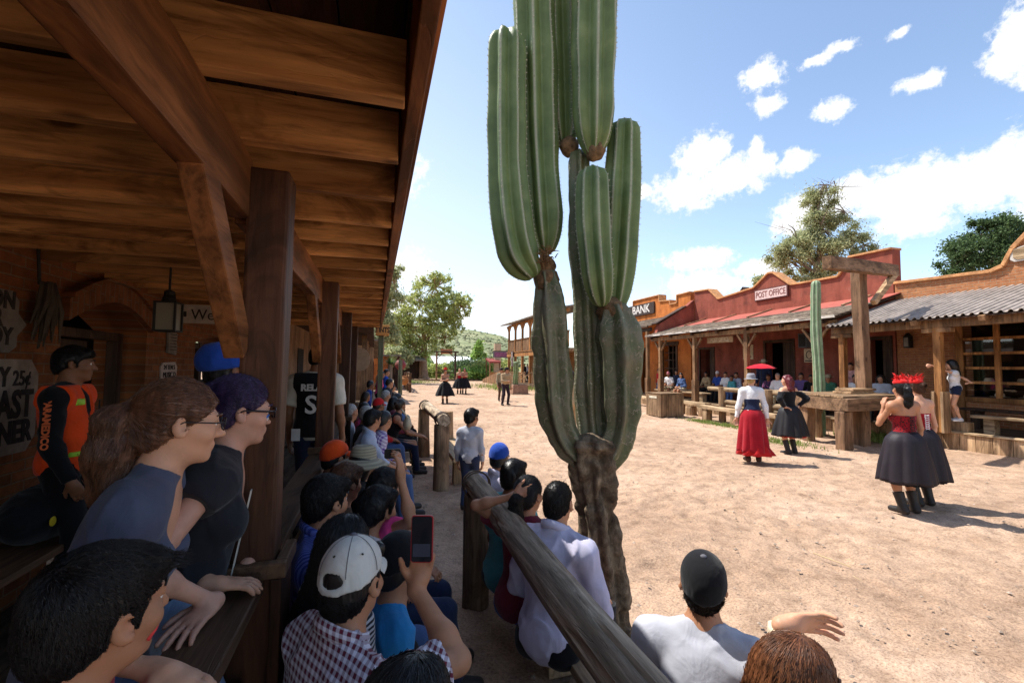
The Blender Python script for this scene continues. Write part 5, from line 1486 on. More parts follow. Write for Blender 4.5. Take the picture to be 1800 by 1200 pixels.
# ---------------------------------------------------------------- far end: saloon, sheds, gate
def saloon():
 b = thing('saloon_house', 'two-storey timber saloon with an open balcony at the far bend', 'building', (13.2, 37, 0))
 x0, x1, ya, yb = 12.4, 14.6, 28.0, 42.4
 m = MB(); m.box((x1, ya, 0), (x1 + .3, yb, 3.0)); m.box((x1 + .3, yb - .2, 0), (22, yb, 3.0)); m.box((x1 + .3, ya, 0), (22, ya + .2, 3.0)); m.build('wall', W_ORANGE, b)
 m = MB(); m.box((x0 - .1, ya, 2.9), (22, yb + .1, 3.1)); m.build('balcony_floor', W_OLDY, b)
 m = MB(); m.box((x0 - .2, ya, 3.1), (x0 - .1, yb + .15, 3.16)); m.bar((x0 - .12, ya, 2.86), (x0 - .12, yb + .1, 2.86), .06, .3); m.build('floor_edge', W_ORANGE, b)
 m = MB(); m.hexa([(x0 - .7, ya, 5.72), (17, ya, 6.7), (17, yb + .6, 6.7), (x0 - .7, yb + .6, 5.72), (x0 - .7, ya, 5.82), (17, ya, 6.85), (17, yb + .6, 6.85), (x0 - .7, yb + .6, 5.82)]); m.build('roof', W_SHING, b)
 ys = [42.3, 40.2, 38.1, 36.0, 33.9, 31.8, 29.7]
 for y in ys:
  m = MB(); m.bar((x0, y, 3.1), (x0, y, 5.75), .17, .17, up=(0, 1, 0)); m.build('upper_post', W_ORANGE, b)
  m = MB(); m.bar((x0, y, .4), (x0, y, 2.72), .2, .2, up=(0, 1, 0)); m.build('lower_post', W_ORANGE, b)
  m = MB()
  for s in (-1, 1):
   o = [(y + s * .08, 5.7), (y + s * 1.0, 5.7), (y + s * .6, 5.5), (y + s * .3, 5.2), (y + s * .08, 4.85)]
   m.prism(o, x0 - .04, x0 + .04, 'X')
  m.build('arch_bracket', W_ORANGE, b)
 m = MB(); m.bar((x0, ya, 5.66), (x0, yb, 5.66), .14, .2); m.bar((x0, ya, 4.25), (x0, yb, 4.25), .1, .08); m.build('balcony_rails', W_ORANGE, b)
 m = MB(); y = ya
 while y < yb:
  m.box((x0 - .02, y + .008, 3.17), (x0 + .01, min(y + .24, yb) - .008, 4.2)); y += .25
 m.build('balustrade_boards', W_PORCH, b)
 for pa, pb in ((ya, 35.6), (37.2, yb)):
  m = MB(); y = pa
  while y < pb:
   m.box((x0 - .02, y + .008, .4), (x0 + .01, min(y + .24, pb) - .008, 1.25)); y += .25
  m.bar((x0, pa, 1.28), (x0, pb, 1.28), .09, .06); m.build('porch_boards', W_PORCH, b)
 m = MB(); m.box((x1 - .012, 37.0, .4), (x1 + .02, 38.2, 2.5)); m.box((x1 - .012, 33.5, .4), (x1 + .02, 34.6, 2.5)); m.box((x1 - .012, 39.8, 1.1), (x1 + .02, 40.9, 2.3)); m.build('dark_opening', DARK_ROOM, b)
 m = MB(); m.box((15.8, 37.6, 3.1), (16.2, 39.4, 5.9)); m.build('upper_wall', ORANGE_W, b)
 m = MB(); m.box((x0 - .2, ya, -.05), (x1, yb, .4)); m.build('porch_floor', W_DECK, b)
 m = MB()
 for k in range(3): m.box((x0 - .5 - .3 * k, 35.4, -.05), (x0 - .2 - .3 * k, 37.4, .3 - .1 * k))
 m.build('steps', W_OLDY, b)
 m = MB(); m.bar((11.4, 35.5, .7), (12.4, 35.5, 1.35), .06, .07); m.bar((11.4, 37.3, .7), (12.4, 37.3, 1.35), .06, .07); m.build('stair_rail', W_OLDX, b)
 m = MB(); m.hexa([(11.6, 42.6, -.05), (12.3, 42.6, -.05), (12.3, 50, -.05), (11.6, 50, -.05), (11.6, 42.6, 1.4), (12.3, 42.6, 1.4), (12.3, 50, .35), (11.6, 50, .35)]); m.build('boarded_ramp', W_PORCH, b)
 s = thing('hanging_sign', 'narrow upright HOTEL sign hanging from the saloon balcony', 'sign', (x0 - .2, 40.6, 2.4))
 q = onX(907, 622, x0 - .25); q = np.array([x0 - .25, 40.4, 2.45])
 m = MB(); m.box((q[0] - .02, q[1] - .35, 1.8), (q[0] + .02, q[1] + .35, 3.2)); m.build('board', plain('plum_board', (0.06, 0.03, 0.03)), s)
 lt = plain('sign_letter_white', (0.66, 0.62, 0.58))
 for i, ch in enumerate('HOTEL'):
  lettering(ch, .3, (q[0] - .024, q[1], 3.02 - i * .26), (0, -1, 0), (0, 0, 1), lt, s, bold=.01)
 s = thing('shop_sign', 'magenta and grey shop sign on a bracket beyond the saloon', 'sign', (10.9, 43.0, 3.0))
 q = dep(883, 623, 45)
 m = MB(); m.box((q[0] - .95, q[1] - .03, q[2] - .32), (q[0] + .95, q[1] + .03, q[2] + .32)); m.build('board', plain('slate_board', (0.18, 0.17, 0.19)), s)
 m = MB(); m.box((q[0] - .8, q[1] - .05, q[2] - .22), (q[0] + .8, q[1] - .031, q[2] + .22)); m.build('panel', plain('magenta_panel', (0.3, 0.11, 0.22), var=.4, scale=6), s)
 m = MB(); m.bar((q[0] + 1.0, q[1], -.05), (q[0] + 1.0, q[1], q[2] + .4), .14, .14, up=(0, 1, 0)); m.bar((q[0] - 1.0, q[1], q[2] + .35), (q[0] + 1.0, q[1], q[2] + .35), .06, .06); m.build('post', W_PORCH, s)
 # planter with cactus
 q = gnd(913, 692); q[2] = 0
 t = thing('stone_planter', 'brown tapered planter box before the saloon steps', 'planter', q)
 m = MB(); m.hexa([(q[0] - .55, q[1] - .3, 0), (q[0] + .55, q[1] - .3, 0), (q[0] + .55, q[1] + .5, 0), (q[0] - .55, q[1] + .5, 0), (q[0] - .5, q[1] - .25, .62), (q[0] + .5, q[1] - .25, .62), (q[0] + .5, q[1] + .45, .62), (q[0] - .5, q[1] + .45, .62)]); m.build('box', plain('clay_brown', (0.3, 0.17, 0.11), var=.3), t, bevel=.04)
 m = MB(); m.box((q[0] - .46, q[1] - .21, .621), (q[0] + .46, q[1] + .41, .635)); m.build('soil', plain('dark_soil', (0.08, 0.055, 0.04)), t)
 c = thing('column_cactus', 'short green column cactus in the planter before the saloon', 'cactus', (q[0] - .25, q[1], .636))
 x, y = q[0] - .25, q[1] + .1
 cactus_stem(c, [(x, y, .64), (x, y, 1.0), (x + .03, y, 1.5), (x, y, 2.15)], [.17, .19, .19, .16], 7, base=False, phase=1, spines=False, depth=.28, mat=CACT_M)
 # pale upright board and small red-roofed stall further back
 q = dep(875, 640, 56)
 m = MB(); m.box((q[0] - .4, q[1], 0), (q[0] + .4, q[1] + .5, 4.6)); tag(m.build('tall_chimney', TAN, None), 'tan square chimney stack rising beyond the magenta sign', 'chimney')
 q = dep(866, 655, 56)
 t = thing('market_stall', 'small timber stall with a red awning beyond the saloon ramp', 'stall', (q[0], q[1], 0))
 m = MB(); m.hexa([(q[0] - .7, q[1] - 1.2, 2.2), (q[0] + .7, q[1] - 1.2, 2.2), (q[0] + .7, q[1] + 1, 2.7), (q[0] - .7, q[1] + 1, 2.7), (q[0] - .7, q[1] - 1.2, 2.4), (q[0] + .7, q[1] - 1.2, 2.4), (q[0] + .7, q[1] + 1, 2.85), (q[0] - .7, q[1] + 1, 2.85)]); m.build('awning', plain('dull_red_canvas', (0.24, 0.05, 0.04)), t)
 for dx in (-.6, .6):
  for dy in (-.95, .8):
   m = MB(); m.bar((q[0] + dx, q[1] + dy, -.05), (q[0] + dx, q[1] + dy, 2.32 + (.35 if dy > 0 else 0)), .12, .12, up=(0, 1, 0)); m.build('post', W_PORCH, t)
 m = MB(); m.box((q[0] - .6, q[1] - .9, 0), (q[0] + .6, q[1] - .7, 1.1)); m.build('counter', W_ORANGE, t)
saloon()
def left_far():
 GREENP = wood('faded_green_post', (0.09, 0.1, 0.06), (0.2, 0.21, 0.13), axis=2)
 b = thing('plank_shop', 'dark plank shop with porch next along the left of the street', 'building', (-1.5, 13, 0))
 m = MB(); m.box((-2.5, 9.95, 0), (-2.25, 22, 3.4)); m.box((-6, 22, 0), (-2.5, 22.2, 3.4)); m.build('wall', W_PORCH, b)
 m = MB(); m.box((-2.25, 9.95, 0), (-.2, 22, .2)); m.build('deck', W_DECK, b)
 m = MB(); m.hexa([(-2.6, 9.95, 3.0), (-.05, 9.95, 2.62), (-.05, 22, 2.62), (-2.6, 22, 3.0), (-2.6, 9.95, 3.1), (-.05, 9.95, 2.72), (-.05, 22, 2.72), (-2.6, 22, 3.1)]); m.build('porch_roof', W_ROOF, b)
 for y in (13.5, 16.5, 19.5, 21.8):
  m = MB(); m.bar((-.3, y, 0.2), (-.3, y, 2.64), .14, .14, up=(0, 1, 0)); m.build('post', W_PORCH, b)
 for y in (11.5, 15, 18.5):
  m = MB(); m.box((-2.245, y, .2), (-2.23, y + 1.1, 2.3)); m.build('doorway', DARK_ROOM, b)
 # boxed sign at the porch end
 q = dep(662, 580, 10.0)
 t = thing('box_sign', 'orange box sign with dark lettering on the porch end', 'sign', q)
 x, y, z = q
 m = MB(); m.box((x - .02, y - .02, z - .11), (x + .27, y + .3, z + .12)); m.build('box', plain('orange_sign_paint', (0.5, 0.22, 0.06), var=.25), t, bevel=.01)
 lettering('TINTS', .16, (x + .125, y - .023, z), (1, 0, 0), (0, 0, 1), BLACKP, t, squeeze=.7, bold=.004)
 lettering('TINTS', .16, (x - .023, y + .14, z), (0, -1, 0), (0, 0, 1), BLACKP, t, squeeze=.7, bold=.004)
 m = MB(); m.bar((x + .1, y + .15, 0), (x + .1, y + .15, z - .11), .11, .11, up=(0, 1, 0)); m.build('post', GREENP, t, bevel=.012)
 # cream shield-shaped board
 q = dep(634, 632, 9.75)
 x, y, z = q[0], 9.92, q[2]
 t = thing('shield_board', 'cream rounded board hanging at the end of the porch', 'sign', (x, y, z))
 o = [(x + .2 * math.cos(a) * 1.0, z + .24 * math.sin(a)) for a in np.linspace(-2.9, 1.2, 14)] + [(x - .19, z + .26)]
 m = MB(); m.prism(o, y, y + .03, 'Y'); m.build('board', plain('cream_board', (0.3, 0.2, 0.125)), t, bevel=.005)
 # sheds beyond
 s = thing('storage_shed', 'brown plank shed with sloping tin roof beyond the left porch', 'shed', (.5, 27, 0))
 m = MB(); m.prism([(23.5, 0), (34, 0), (34, 2.3), (23.5, 3.0)], -4, -.1, 'X'); m.build('wall', W_PORCH, s)
 m = MB(); m.hexa([(-4.2, 23.2, 3.0), (.4, 23.2, 3.0), (.4, 34.4, 2.3), (-4.2, 34.4, 2.3), (-4.2, 23.2, 3.08), (.4, 23.2, 3.08), (.4, 34.4, 2.38), (-4.2, 34.4, 2.38)]); m.build('roof', W_SHING, s)
 for yy in (24.5, 28, 31.5):
  m = MB(); m.box((-.095, yy, 0.1), (-.08, yy + 1.4, 2.0)); m.build('doorway', DARK_ROOM, s)
 s = thing('storage_shed', 'orange adobe stall with a fringed roof edge at the street end', 'shed', (1.2, 38, 0))
 m = MB(); m.prism([(36, 0), (44, 0), (44, 2.2), (36, 2.5)], -4, 1.1, 'X'); m.build('wall', ORANGE_W, s)
 m = MB(); m.hexa([(-4.2, 35.6, 2.5), (1.9, 35.6, 2.5), (1.9, 44.4, 2.2), (-4.2, 44.4, 2.2), (-4.2, 35.6, 2.62), (1.9, 35.6, 2.62), (1.9, 44.4, 2.32), (-4.2, 44.4, 2.32)]); m.build('roof', W_SHING, s)
 for yy in (36.0, 39, 42):
  m = MB(); m.bar((1.7, yy, 0), (1.7, yy, 2.5), .14, .14, up=(0, 1, 0)); m.build('post', W_DARK, s)
 s = thing('open_shed', 'low dark open shed behind the big tree at the street end', 'shed', (2, 62, 0))
 m = MB(); m.hexa([(-3, 60, 2.4), (6.3, 60, 2.4), (6.3, 64, 3.1), (-3, 64, 3.1), (-3, 60, 2.55), (6.3, 60, 2.55), (6.3, 64, 3.25), (-3, 64, 3.25)]); m.build('roof', W_SHING, s)
 m = MB(); m.box((-3, 63.6, 0), (6.3, 63.8, 2.9)); m.build('wall', W_DARK, s)
 for xx in (-2.5, 0, 2.5, 5.8):
  m = MB(); m.bar((xx, 60.2, 0), (xx, 60.2, 2.4), .16, .16, up=(0, 1, 0)); m.build('post', W_PORCH, s)
 # post by the shade edge
 q = gnd(703, 694)
 t = thing('hitching_post', 'upright grey post at the shade edge beside the shed', 'post', (q[0], q[1], 0))
 rough_log('log', (q[0], q[1], -.1), (q[0], q[1], 2.15), .13, .12, GREENP, t, n=10, seg=12, amp=.005)
 # clay pots and a heap of wares along the shed
 for i, (px, py, D, r, col, lab) in enumerate(((710, 668, 31, .32, (0.5, 0.2, 0.06), 'big orange clay pot by the adobe stall'), (716, 660, 36, .3, (0.6, 0.5, 0.4), 'pale clay pot beyond the orange pot'), (704, 640, 33, .4, (0.25, 0.05, 0.05), 'dark red hanging pot under the stall roof'))):
  q = dep(px, py, D)
  m = MB(); m.lathe((q[0], q[1], max(0, q[2] - r)), [(r * .5, 0), (r * .95, r * .6), (r, r), (r * .7, r * 1.6), (r * .5, r * 1.75), (r * .6, r * 1.9)], 16)
  tag(m.build('clay_pot', plain('pot_glaze%d' % i, col, rough=.6), None, smooth=True), lab, 'pot')
 # rail fence on the left end
 t = thing('rail_fence', 'short wooden rail fence at the left end of the street', 'fence', (2.4, 36, 0))
 for yy in (31.5, 33.5, 35.5, 37.5):
  m = MB(); m.bar((2.3, yy, 0), (2.3, yy, 1.3), .16, .16, up=(0, 1, 0)); m.build('post', W_PORCH, t)
 m = MB(); m.bar((2.3, 31.3, 1.1), (2.3, 37.7, 1.1), .1, .12); m.bar((2.3, 31.3, .6), (2.3, 37.7, .6), .1, .12); m.build('rails', W_PORCH, t)
left_far()
def far_gate():
 D = 55
 a, bq = dep(767, 667, D), dep(800, 667, D)
 t = thing('ranch_gate', 'timber gateway with an orange name board across the far end of the street', 'gate', ((a[0] + bq[0]) / 2, a[1], 0))
 za = dep(767, 618, D)[2]
 m = MB(); m.bar((a[0], a[1], 0), (a[0], a[1], za), .2, .2, up=(0, 1, 0)); m.build('post', W_PORCH, t)
 m = MB(); m.bar((bq[0], bq[1], 0), (bq[0], bq[1], za), .2, .2, up=(0, 1, 0)); m.build('post', W_DARK, t)
 m = MB(); m.bar((a[0] - .4, a[1], za), (bq[0] + .4, bq[1], za), .18, .16); m.build('lintel', W_DARK, t)
 m = MB(); m.bar((a[0], a[1] - .05, 1.0), (bq[0], bq[1] - .05, 1.0), .1, .12); m.bar((a[0], a[1] - .05, 1.7), (bq[0], bq[1] - .05, .3), .08, .1); m.build('gate_rail', W_DARK, t)
 m = MB(); m.box((a[0] + .45, a[1] - .16, za - .25), (bq[0] - .3, a[1] - .1, za + .35)); m.build('name_board', plain('orange_name_board', (0.45, 0.17, 0.08)), t)
 for sgn, p in ((1, a), (-1, bq)):
  m = MB(); m.bar((p[0], p[1], za - .9), (p[0] + sgn * .8, p[1], za - .05), .1, .1, up=(0, 1, 0)); m.build('brace', W_DARK, t)
 # low kerb of logs
 m = MB(); l, r = gnd(728, 669), gnd(852, 669)
 m.bar((l[0], l[1], .08), (r[0], r[1], .08), .3, .22, seg=20, jit=.03); tag(m.build('log_kerb', W_POSTG, None), 'long low log kerb closing the far end of the street', 'kerb')
 l, r = dep(765, 636, 92), dep(858, 636, 92)
 z1 = dep(800, 629, 92)[2]
 t = thing('long_barn', 'long low barn with a bright white roof below the hill', 'building', ((l[0] + r[0]) / 2, l[1], 0))
 m = MB(); m.hexa([(l[0], l[1] - 1, 1.9), (r[0], l[1] - 1, 1.9), (r[0], l[1] + 8, z1 + .3), (l[0], l[1] + 8, z1 + .3), (l[0], l[1] - 1, 2.1), (r[0], l[1] - 1, 2.1), (r[0], l[1] + 8, z1 + .5), (l[0], l[1] + 8, z1 + .5)]); m.build('roof', plain('white_tin_roof', (0.8, 0.8, 0.8), rough=.5, var=.05), t)
 m = MB(); m.box((l[0] + .3, l[1], 0), (r[0] - .3, l[1] + 7.5, 1.9)); m.build('wall', TAN, t)
far_gate()
def hill():
 n, k = 140, 44
 az = np.linspace(-1.3, 1.3, n); rr = np.linspace(0, 1, k)
 # ridge height in the picture by bearing: photo pixels (x, y of the skyline)
 sk = [(300, 600), (560, 570), (690, 560), (772, 577), (830, 583), (890, 596), (940, 618), (1000, 634), (1100, 646), (1800, 660)]
 B = []
 for px, py in sk:
  d = ray(px, py); B.append((math.atan2(d[0], d[1]), d[2] / math.hypot(d[0], d[1])))
 ba, bs = np.array([b[0] for b in B]), np.array([b[1] for b in B])
 V = np.zeros((n, k, 3))
 for i, a in enumerate(az):
  sl = np.interp(a, ba, bs)
  r0, r1 = 150.0, 520.0
  for j, t in enumerate(rr):
   r = r0 + (r1 - r0) * t
   zt = max(0.0, sl * r1 + 1.8)
   V[i, j] = (r * math.sin(a), r * math.cos(a), zt * (t ** 1.15) - .5)
 nz = fbm(V.reshape(-1, 3), 0.012, 4, 2).reshape(n, k)
 V[..., 2] += nz * 9 * rr[None] * np.clip(V[:, -1:, 2] / 20, 0, 1)
 idx = np.arange(n * k).reshape(n, k)
 f = np.stack([idx[:-1, :-1], idx[:-1, 1:], idx[1:, 1:], idx[1:, :-1]], -1).reshape(-1, 4)
 m, nt, b = _new('scrubby_hillside')
 v = _coord(nt)
 n1 = _noise(nt, v, .02, 6, .6); n2 = _noise(nt, v, .13, 5, .7)
 c = _ramp(nt, n1, [(.3, (.14, .17, .07)), (.55, (.25, .26, .13)), (.75, (.36, .3, .19))])
 mx = nt.nodes.new('ShaderNodeMix'); mx.data_type = 'RGBA'; mx.blend_type = 'MULTIPLY'; mx.inputs[0].default_value = .9
 nt.links.new(c, mx.inputs[6]); nt.links.new(_ramp(nt, n2, [(.42, (.38, .44, .36)), (.54, (1.1, 1.1, 1.05))]), mx.inputs[7])
 nt.links.new(mx.outputs[2], b.inputs['Base Color']); b.inputs['Roughness'].default_value = .95
 tag(mesh_obj('hills', V.reshape(-1, 3), f, m, smooth=True), kind='structure')
 # scrub on the slope
 vs, fs = [], []
 cnt = 0
 while cnt < 2600:
  i, j = random.randrange(n - 1), random.randrange(4, k - 1)
  if not (math.atan2(*V[i, j, :2]) > -.55 and math.atan2(*V[i, j, :2]) < .5): cnt += .02; continue
  p = V[i, j] + (V[i + 1, j] - V[i, j]) * random.random() + (V[i, j + 1] - V[i, j]) * random.random()
  s = random.uniform(.7, 1.9); nn = len(vs)
  for q in ((0, 0, 1), (1, 0, .3), (0, 1, .3), (-1, 0, .3), (0, -1, .3), (0, 0, -.3)):
   vs.append(p + np.array(q) * s * np.array([random.uniform(.7, 1.2), random.uniform(.7, 1.2), .8]))
  fs += [tuple(x + nn for x in ff) for ff in [(0, 1, 2), (0, 2, 3), (0, 3, 4), (0, 4, 1), (5, 2, 1), (5, 3, 2), (5, 4, 3), (5, 1, 4)]]
  cnt += 1
 o = mesh_obj('hillside_scrub', vs, fs, leafm('scrub_green', (.12, .15, .06), (.2, .215, .1)))
 tag(o, 'scattered green scrub over the far hillside', 'scrub', kind='stuff')
hill()
# ---------------------------------------------------------------- trees
def leaves(points, size, aspect=2.2, droop=0.5, seed=1):
 g = np.random.default_rng(seed)
 n = len(points)
 d = g.normal(size=(n, 3)); d[:, 2] -= droop; d /= np.linalg.norm(d, axis=1, keepdims=True)
 s = np.cross(d, g.normal(size=(n, 3))); s /= np.linalg.norm(s, axis=1, keepdims=True)
 L = (size * g.uniform(.6, 1.4, n))[:, None]
 a = points; b = a + d * L
 w = s * L / aspect / 2
 mid = a + d * L * .5
 V = np.stack([a, mid + w, b, mid - w], 1).reshape(-1, 3)
 F = np.arange(n * 4).reshape(n, 4)
 return V, F
def tree(name, label, base, trunk, limbs, blobs, lsize, nleaf, lm, bark, group=None, seed=1, droop=.5, aspect=2.2, clump=.2, twigs=0, rad=.3):
 """trunk and limbs as tapered tubes, crown as thousands of small leaves bunched on clumps"""
 g = np.random.default_rng(seed)
 t = thing(name, label, 'tree', base, 0, group)
 base = np.array(base, float)
 m = MB()
 P = catmull(trunk, 14)
 m.tube(P, np.interp(np.linspace(0, 1, 15), [0, .06, .5, 1], [rad * 1.35, rad, rad * .75, rad * .4]), 12)
 o = m.build('trunk', bark, t, smooth=True)
 m = MB()
 for (a, b, r) in limbs:
  a, b = np.array(a, float), np.array(b, float)
  mid = (a + b) / 2 + g.normal(size=3) * np.linalg.norm(b - a) * .07
  m.tube(catmull([a, mid, b], 8), np.linspace(r, r * .3, 9), 7)
 pts = []
 W = np.array([b[1][0] * b[1][1] * b[1][2] * (b[2] if len(b) > 2 else 1) for b in blobs]); W = W ** .75; W /= W.sum()
 ends = np.array([b for (_, b, _) in limbs]) if limbs else np.array([P[-1]])
 for (bl, w) in zip(blobs, W):
  c, r = np.array(bl[0], float), np.array(bl[1], float)
  nc = max(10, int(round(7.5 * (r.prod() ** .45) / clump ** .5)))
  dirs = g.normal(size=(nc, 3)); dirs /= np.linalg.norm(dirs, axis=1, keepdims=True)
  cc = c + dirs * r * (g.uniform(.25, 1.02, nc) ** .6)[:, None]
  nl = int(nleaf * w)
  which = g.integers(0, nc, nl)
  off = g.normal(size=(nl, 3)); off /= np.linalg.norm(off, axis=1, keepdims=True)
  rad_c = clump * (.5 + .9 * g.random(nc)) * (r.mean() ** .5)
  pts.append(cc[which] + off * (rad_c[which] * np.abs(g.normal(size=nl)) * .62)[:, None] * np.array([1, 1, .8]))
  e = ends[np.argmin(np.linalg.norm(ends - c, axis=1))]
  for q in cc[:: max(1, nc // 14)]:
   m.tube(catmull([e, (e + q) / 2 + g.normal(size=3) * .15, q], 5), np.linspace(rad * .16, rad * .03, 6), 5)
 for k in range(twigs):
  e = ends[g.integers(0, len(ends))]
  q = e + g.normal(size=3) * np.array([1, 1, .8]) * .7 + np.array([0, 0, .2])
  m.tube([e, (e + q) / 2 + g.normal(size=3) * .15, q, q + g.normal(size=3) * .3 + (0, 0, .25)], [rad * .12, rad * .08, rad * .05, rad * .02], 4)
  for z in range(4):
   q2 = (e + q) / 2 + (q - e) * g.uniform(0, .5); m.tube([q2, q2 + g.normal(size=3) * .45 + (0, 0, .3)], [rad * .05, rad * .015], 4)
 m.build('limbs', bark, t, smooth=True)
 pts = np.concatenate(pts)
 V, F = leaves(pts, lsize, aspect, droop, seed)
 mesh_obj('crown', V, F, lm, t)
 return t
EUC = leafm('eucalyptus_leaves', (0.2, 0.23, 0.07), (0.42, 0.46, 0.15))
EUC2 = leafm('olive_leaves', (0.22, 0.25, 0.12), (0.42, 0.44, 0.23))
DARKL = leafm('dark_ash_leaves', (0.035, 0.07, 0.03), (0.1, 0.16, 0.06))
FRESH = leafm('fresh_green_leaves', (0.14, 0.25, 0.05), (0.28, 0.42, 0.1))
BARKS = plain('smooth_pale_bark', (0.36, 0.22, 0.14), var=.45, scale=2.5, bump=.5, bscale=12, bdist=.03)
BARKG = plain('grey_brown_bark', (0.2, 0.15, 0.11), var=.4, scale=2.5, bump=.5, bscale=12, bdist=.03)
def trees():
 D = 62
 def p(px, py, dd=0): return dep(px, py, D + dd)
 k = D / 800
 b = p(745, 668); b[2] = 0
 bl = []
 for (px, py, rx, ry) in ((765, 510, 42, 32), (745, 545, 45, 34), (790, 545, 36, 30), (812, 535, 20, 18), (725, 575, 36, 34), (775, 590, 30, 26), (705, 560, 22, 28), (700, 600, 22, 24), (740, 610, 26, 20), (760, 488, 22, 12), (800, 565, 22, 14), (822, 545, 10, 10)):
  bl.append((p(px, py, random.uniform(-2, 2)), (rx * k, rx * k * .9, ry * k)))
 limbs = [(p(745, 615), p(715, 575), .22), (p(745, 612), p(765, 560), .24), (p(750, 600), p(790, 560), .18), (p(745, 590), p(742, 530), .2), (p(715, 575), p(702, 600), .1), (p(765, 560), p(765, 505), .14), (p(790, 560), p(812, 538), .1), (p(760, 590), p(782, 595), .1)]
 tree('eucalyptus_tree', 'big spreading eucalyptus with a pale trunk at the far end of the street', b, [b, p(744, 640), p(746, 610), p(744, 575)], limbs, bl, .34, 21000, EUC, BARKS, seed=3, droop=.8, clump=.5, rad=.62)
 D2 = 48
 def p2(px, py, dd=0): return dep(px, py, D2 + dd)
 k2 = D2 / 800
 b = p2(668, 668); b[2] = 0
 bl = [(p2(690, 505), (22 * k2, 22 * k2, 34 * k2)), (p2(680, 555), (22 * k2, 20 * k2, 34 * k2)), (p2(690, 590), (16 * k2, 16 * k2, 20 * k2)), (p2(655, 560), (30 * k2, 20 * k2, 60 * k2)), (p2(698, 478), (12 * k2, 12 * k2, 10 * k2))]
 tree('eucalyptus_tree', 'tall narrow eucalyptus half hidden by the porch eave', b, [b, p2(670, 620), p2(675, 570), p2(682, 520)], [(p2(672, 600), p2(690, 560), .14), (p2(676, 560), p2(692, 500), .14), (p2(672, 590), p2(655, 560), .14)], bl, .32, 18000, EUC2, BARKS, seed=5, droop=.8, clump=.5, rad=.36)
 D3 = 95
 k3 = D3 / 800
 b = dep(841, 640, D3); b[2] = 0
 q = lambda px, py: dep(px, py, D3)
 tree('slender_tree', 'slender bright green tree standing before the hill', b, [b, q(841, 632), q(841, 615)], [(q(841, 630), q(841, 612), .12)], [(q(841, 622), (10 * k3, 10 * k3, 9 * k3)), (q(841, 606), (6.5 * k3, 6 * k3, 10 * k3)), (q(834, 626), (6 * k3, 6 * k3, 4 * k3)), (q(849, 626), (6 * k3, 6 * k3, 4 * k3))], .5, 7000, FRESH, BARKG, seed=6, clump=.5, rad=.15)
 # right: half-bare olive-green tree behind the post office
 D4 = 27
 def p4(px, py, dd=0): return dep(px, py, D4 + dd)
 k4 = D4 / 800
 b = p4(1432, 690); b[2] = 0
 bl = [(p4(1400, 430), (34 * k4, 36 * k4, 24 * k4)), (p4(1370, 450), (26 * k4, 26 * k4, 26 * k4)), (p4(1440, 440), (36 * k4, 40 * k4, 30 * k4)), (p4(1415, 475), (52 * k4, 44 * k4, 24 * k4)), (p4(1480, 455), (34 * k4, 34 * k4, 26 * k4)), (p4(1500, 415), (26 * k4, 26 * k4, 22 * k4)), (p4(1520, 440), (18 * k4, 18 * k4, 16 * k4)),
    (p4(1430, 380), (20 * k4, 20 * k4, 34 * k4), 1.6), (p4(1450, 345), (22 * k4, 22 * k4, 32 * k4), 1.3), (p4(1465, 380), (28 * k4, 24 * k4, 20 * k4), 1.2), (p4(1415, 410), (18 * k4, 18 * k4, 20 * k4), .6)]
 limbs = [(p4(1436, 470), p4(1400, 420), .12), (p4(1438, 460), p4(1442, 400), .14), (p4(1442, 400), p4(1452, 325), .09), (p4(1442, 400), p4(1485, 372), .07), (p4(1440, 450), p4(1490, 410), .1), (p4(1490, 410), p4(1520, 430), .06), (p4(1436, 480), p4(1372, 445), .1), (p4(1452, 340), p4(1443, 318), .04), (p4(1452, 335), p4(1466, 318), .035), (p4(1400, 420), p4(1385, 395), .05)]
 tree('gum_tree', 'half-bare olive gum tree rising behind the post office roof', b, [b, p4(1434, 600), p4(1436, 500), p4(1440, 430)], limbs, bl, .13, 58000, EUC2, BARKG, seed=8, droop=.7, clump=.5, twigs=12, rad=.26)
 D5 = 30
 def p5(px, py, dd=0): return dep(px, py, D5 + dd)
 k5 = D5 / 800
 b = p5(1745, 690); b[2] = 0
 bl = [(p5(1745, 415), (40 * k5, 40 * k5, 32 * k5)), (p5(1700, 440), (36 * k5, 36 * k5, 30 * k5)), (p5(1785, 440), (44 * k5, 40 * k5, 40 * k5)), (p5(1735, 465), (60 * k5, 50 * k5, 26 * k5)), (p5(1690, 465), (32 * k5, 30 * k5, 26 * k5)), (p5(1720, 395), (16 * k5, 16 * k5, 12 * k5)), (p5(1775, 398), (24 * k5, 20 * k5, 18 * k5)), (p5(1830, 420), (40 * k5, 40 * k5, 40 * k5))]
 tree('ash_tree', 'dense dark green tree behind the brick store roof', b, [b, p5(1745, 560), p5(1745, 470)], [(p5(1745, 500), p5(1700, 450), .12), (p5(1745, 490), p5(1780, 440), .12), (p5(1745, 480), p5(1745, 420), .12)], bl, .15, 48000, DARKL, BARKG, seed=9, droop=.2, clump=.5, aspect=1.7, rad=.28)
 q = dep(1334, 492, 30); bb = q.copy(); bb[2] = 0
 tree('gum_tree', 'small tree top peeping over the red roof left of the gable', bb, [bb, q - (0, 0, 1.5), q], [(q - (0, 0, 1), q + (.2, 0, .2), .06)], [(q, (.42, .5, .38))], .2, 1200, EUC2, BARKG, seed=12, clump=.3, rad=.12)
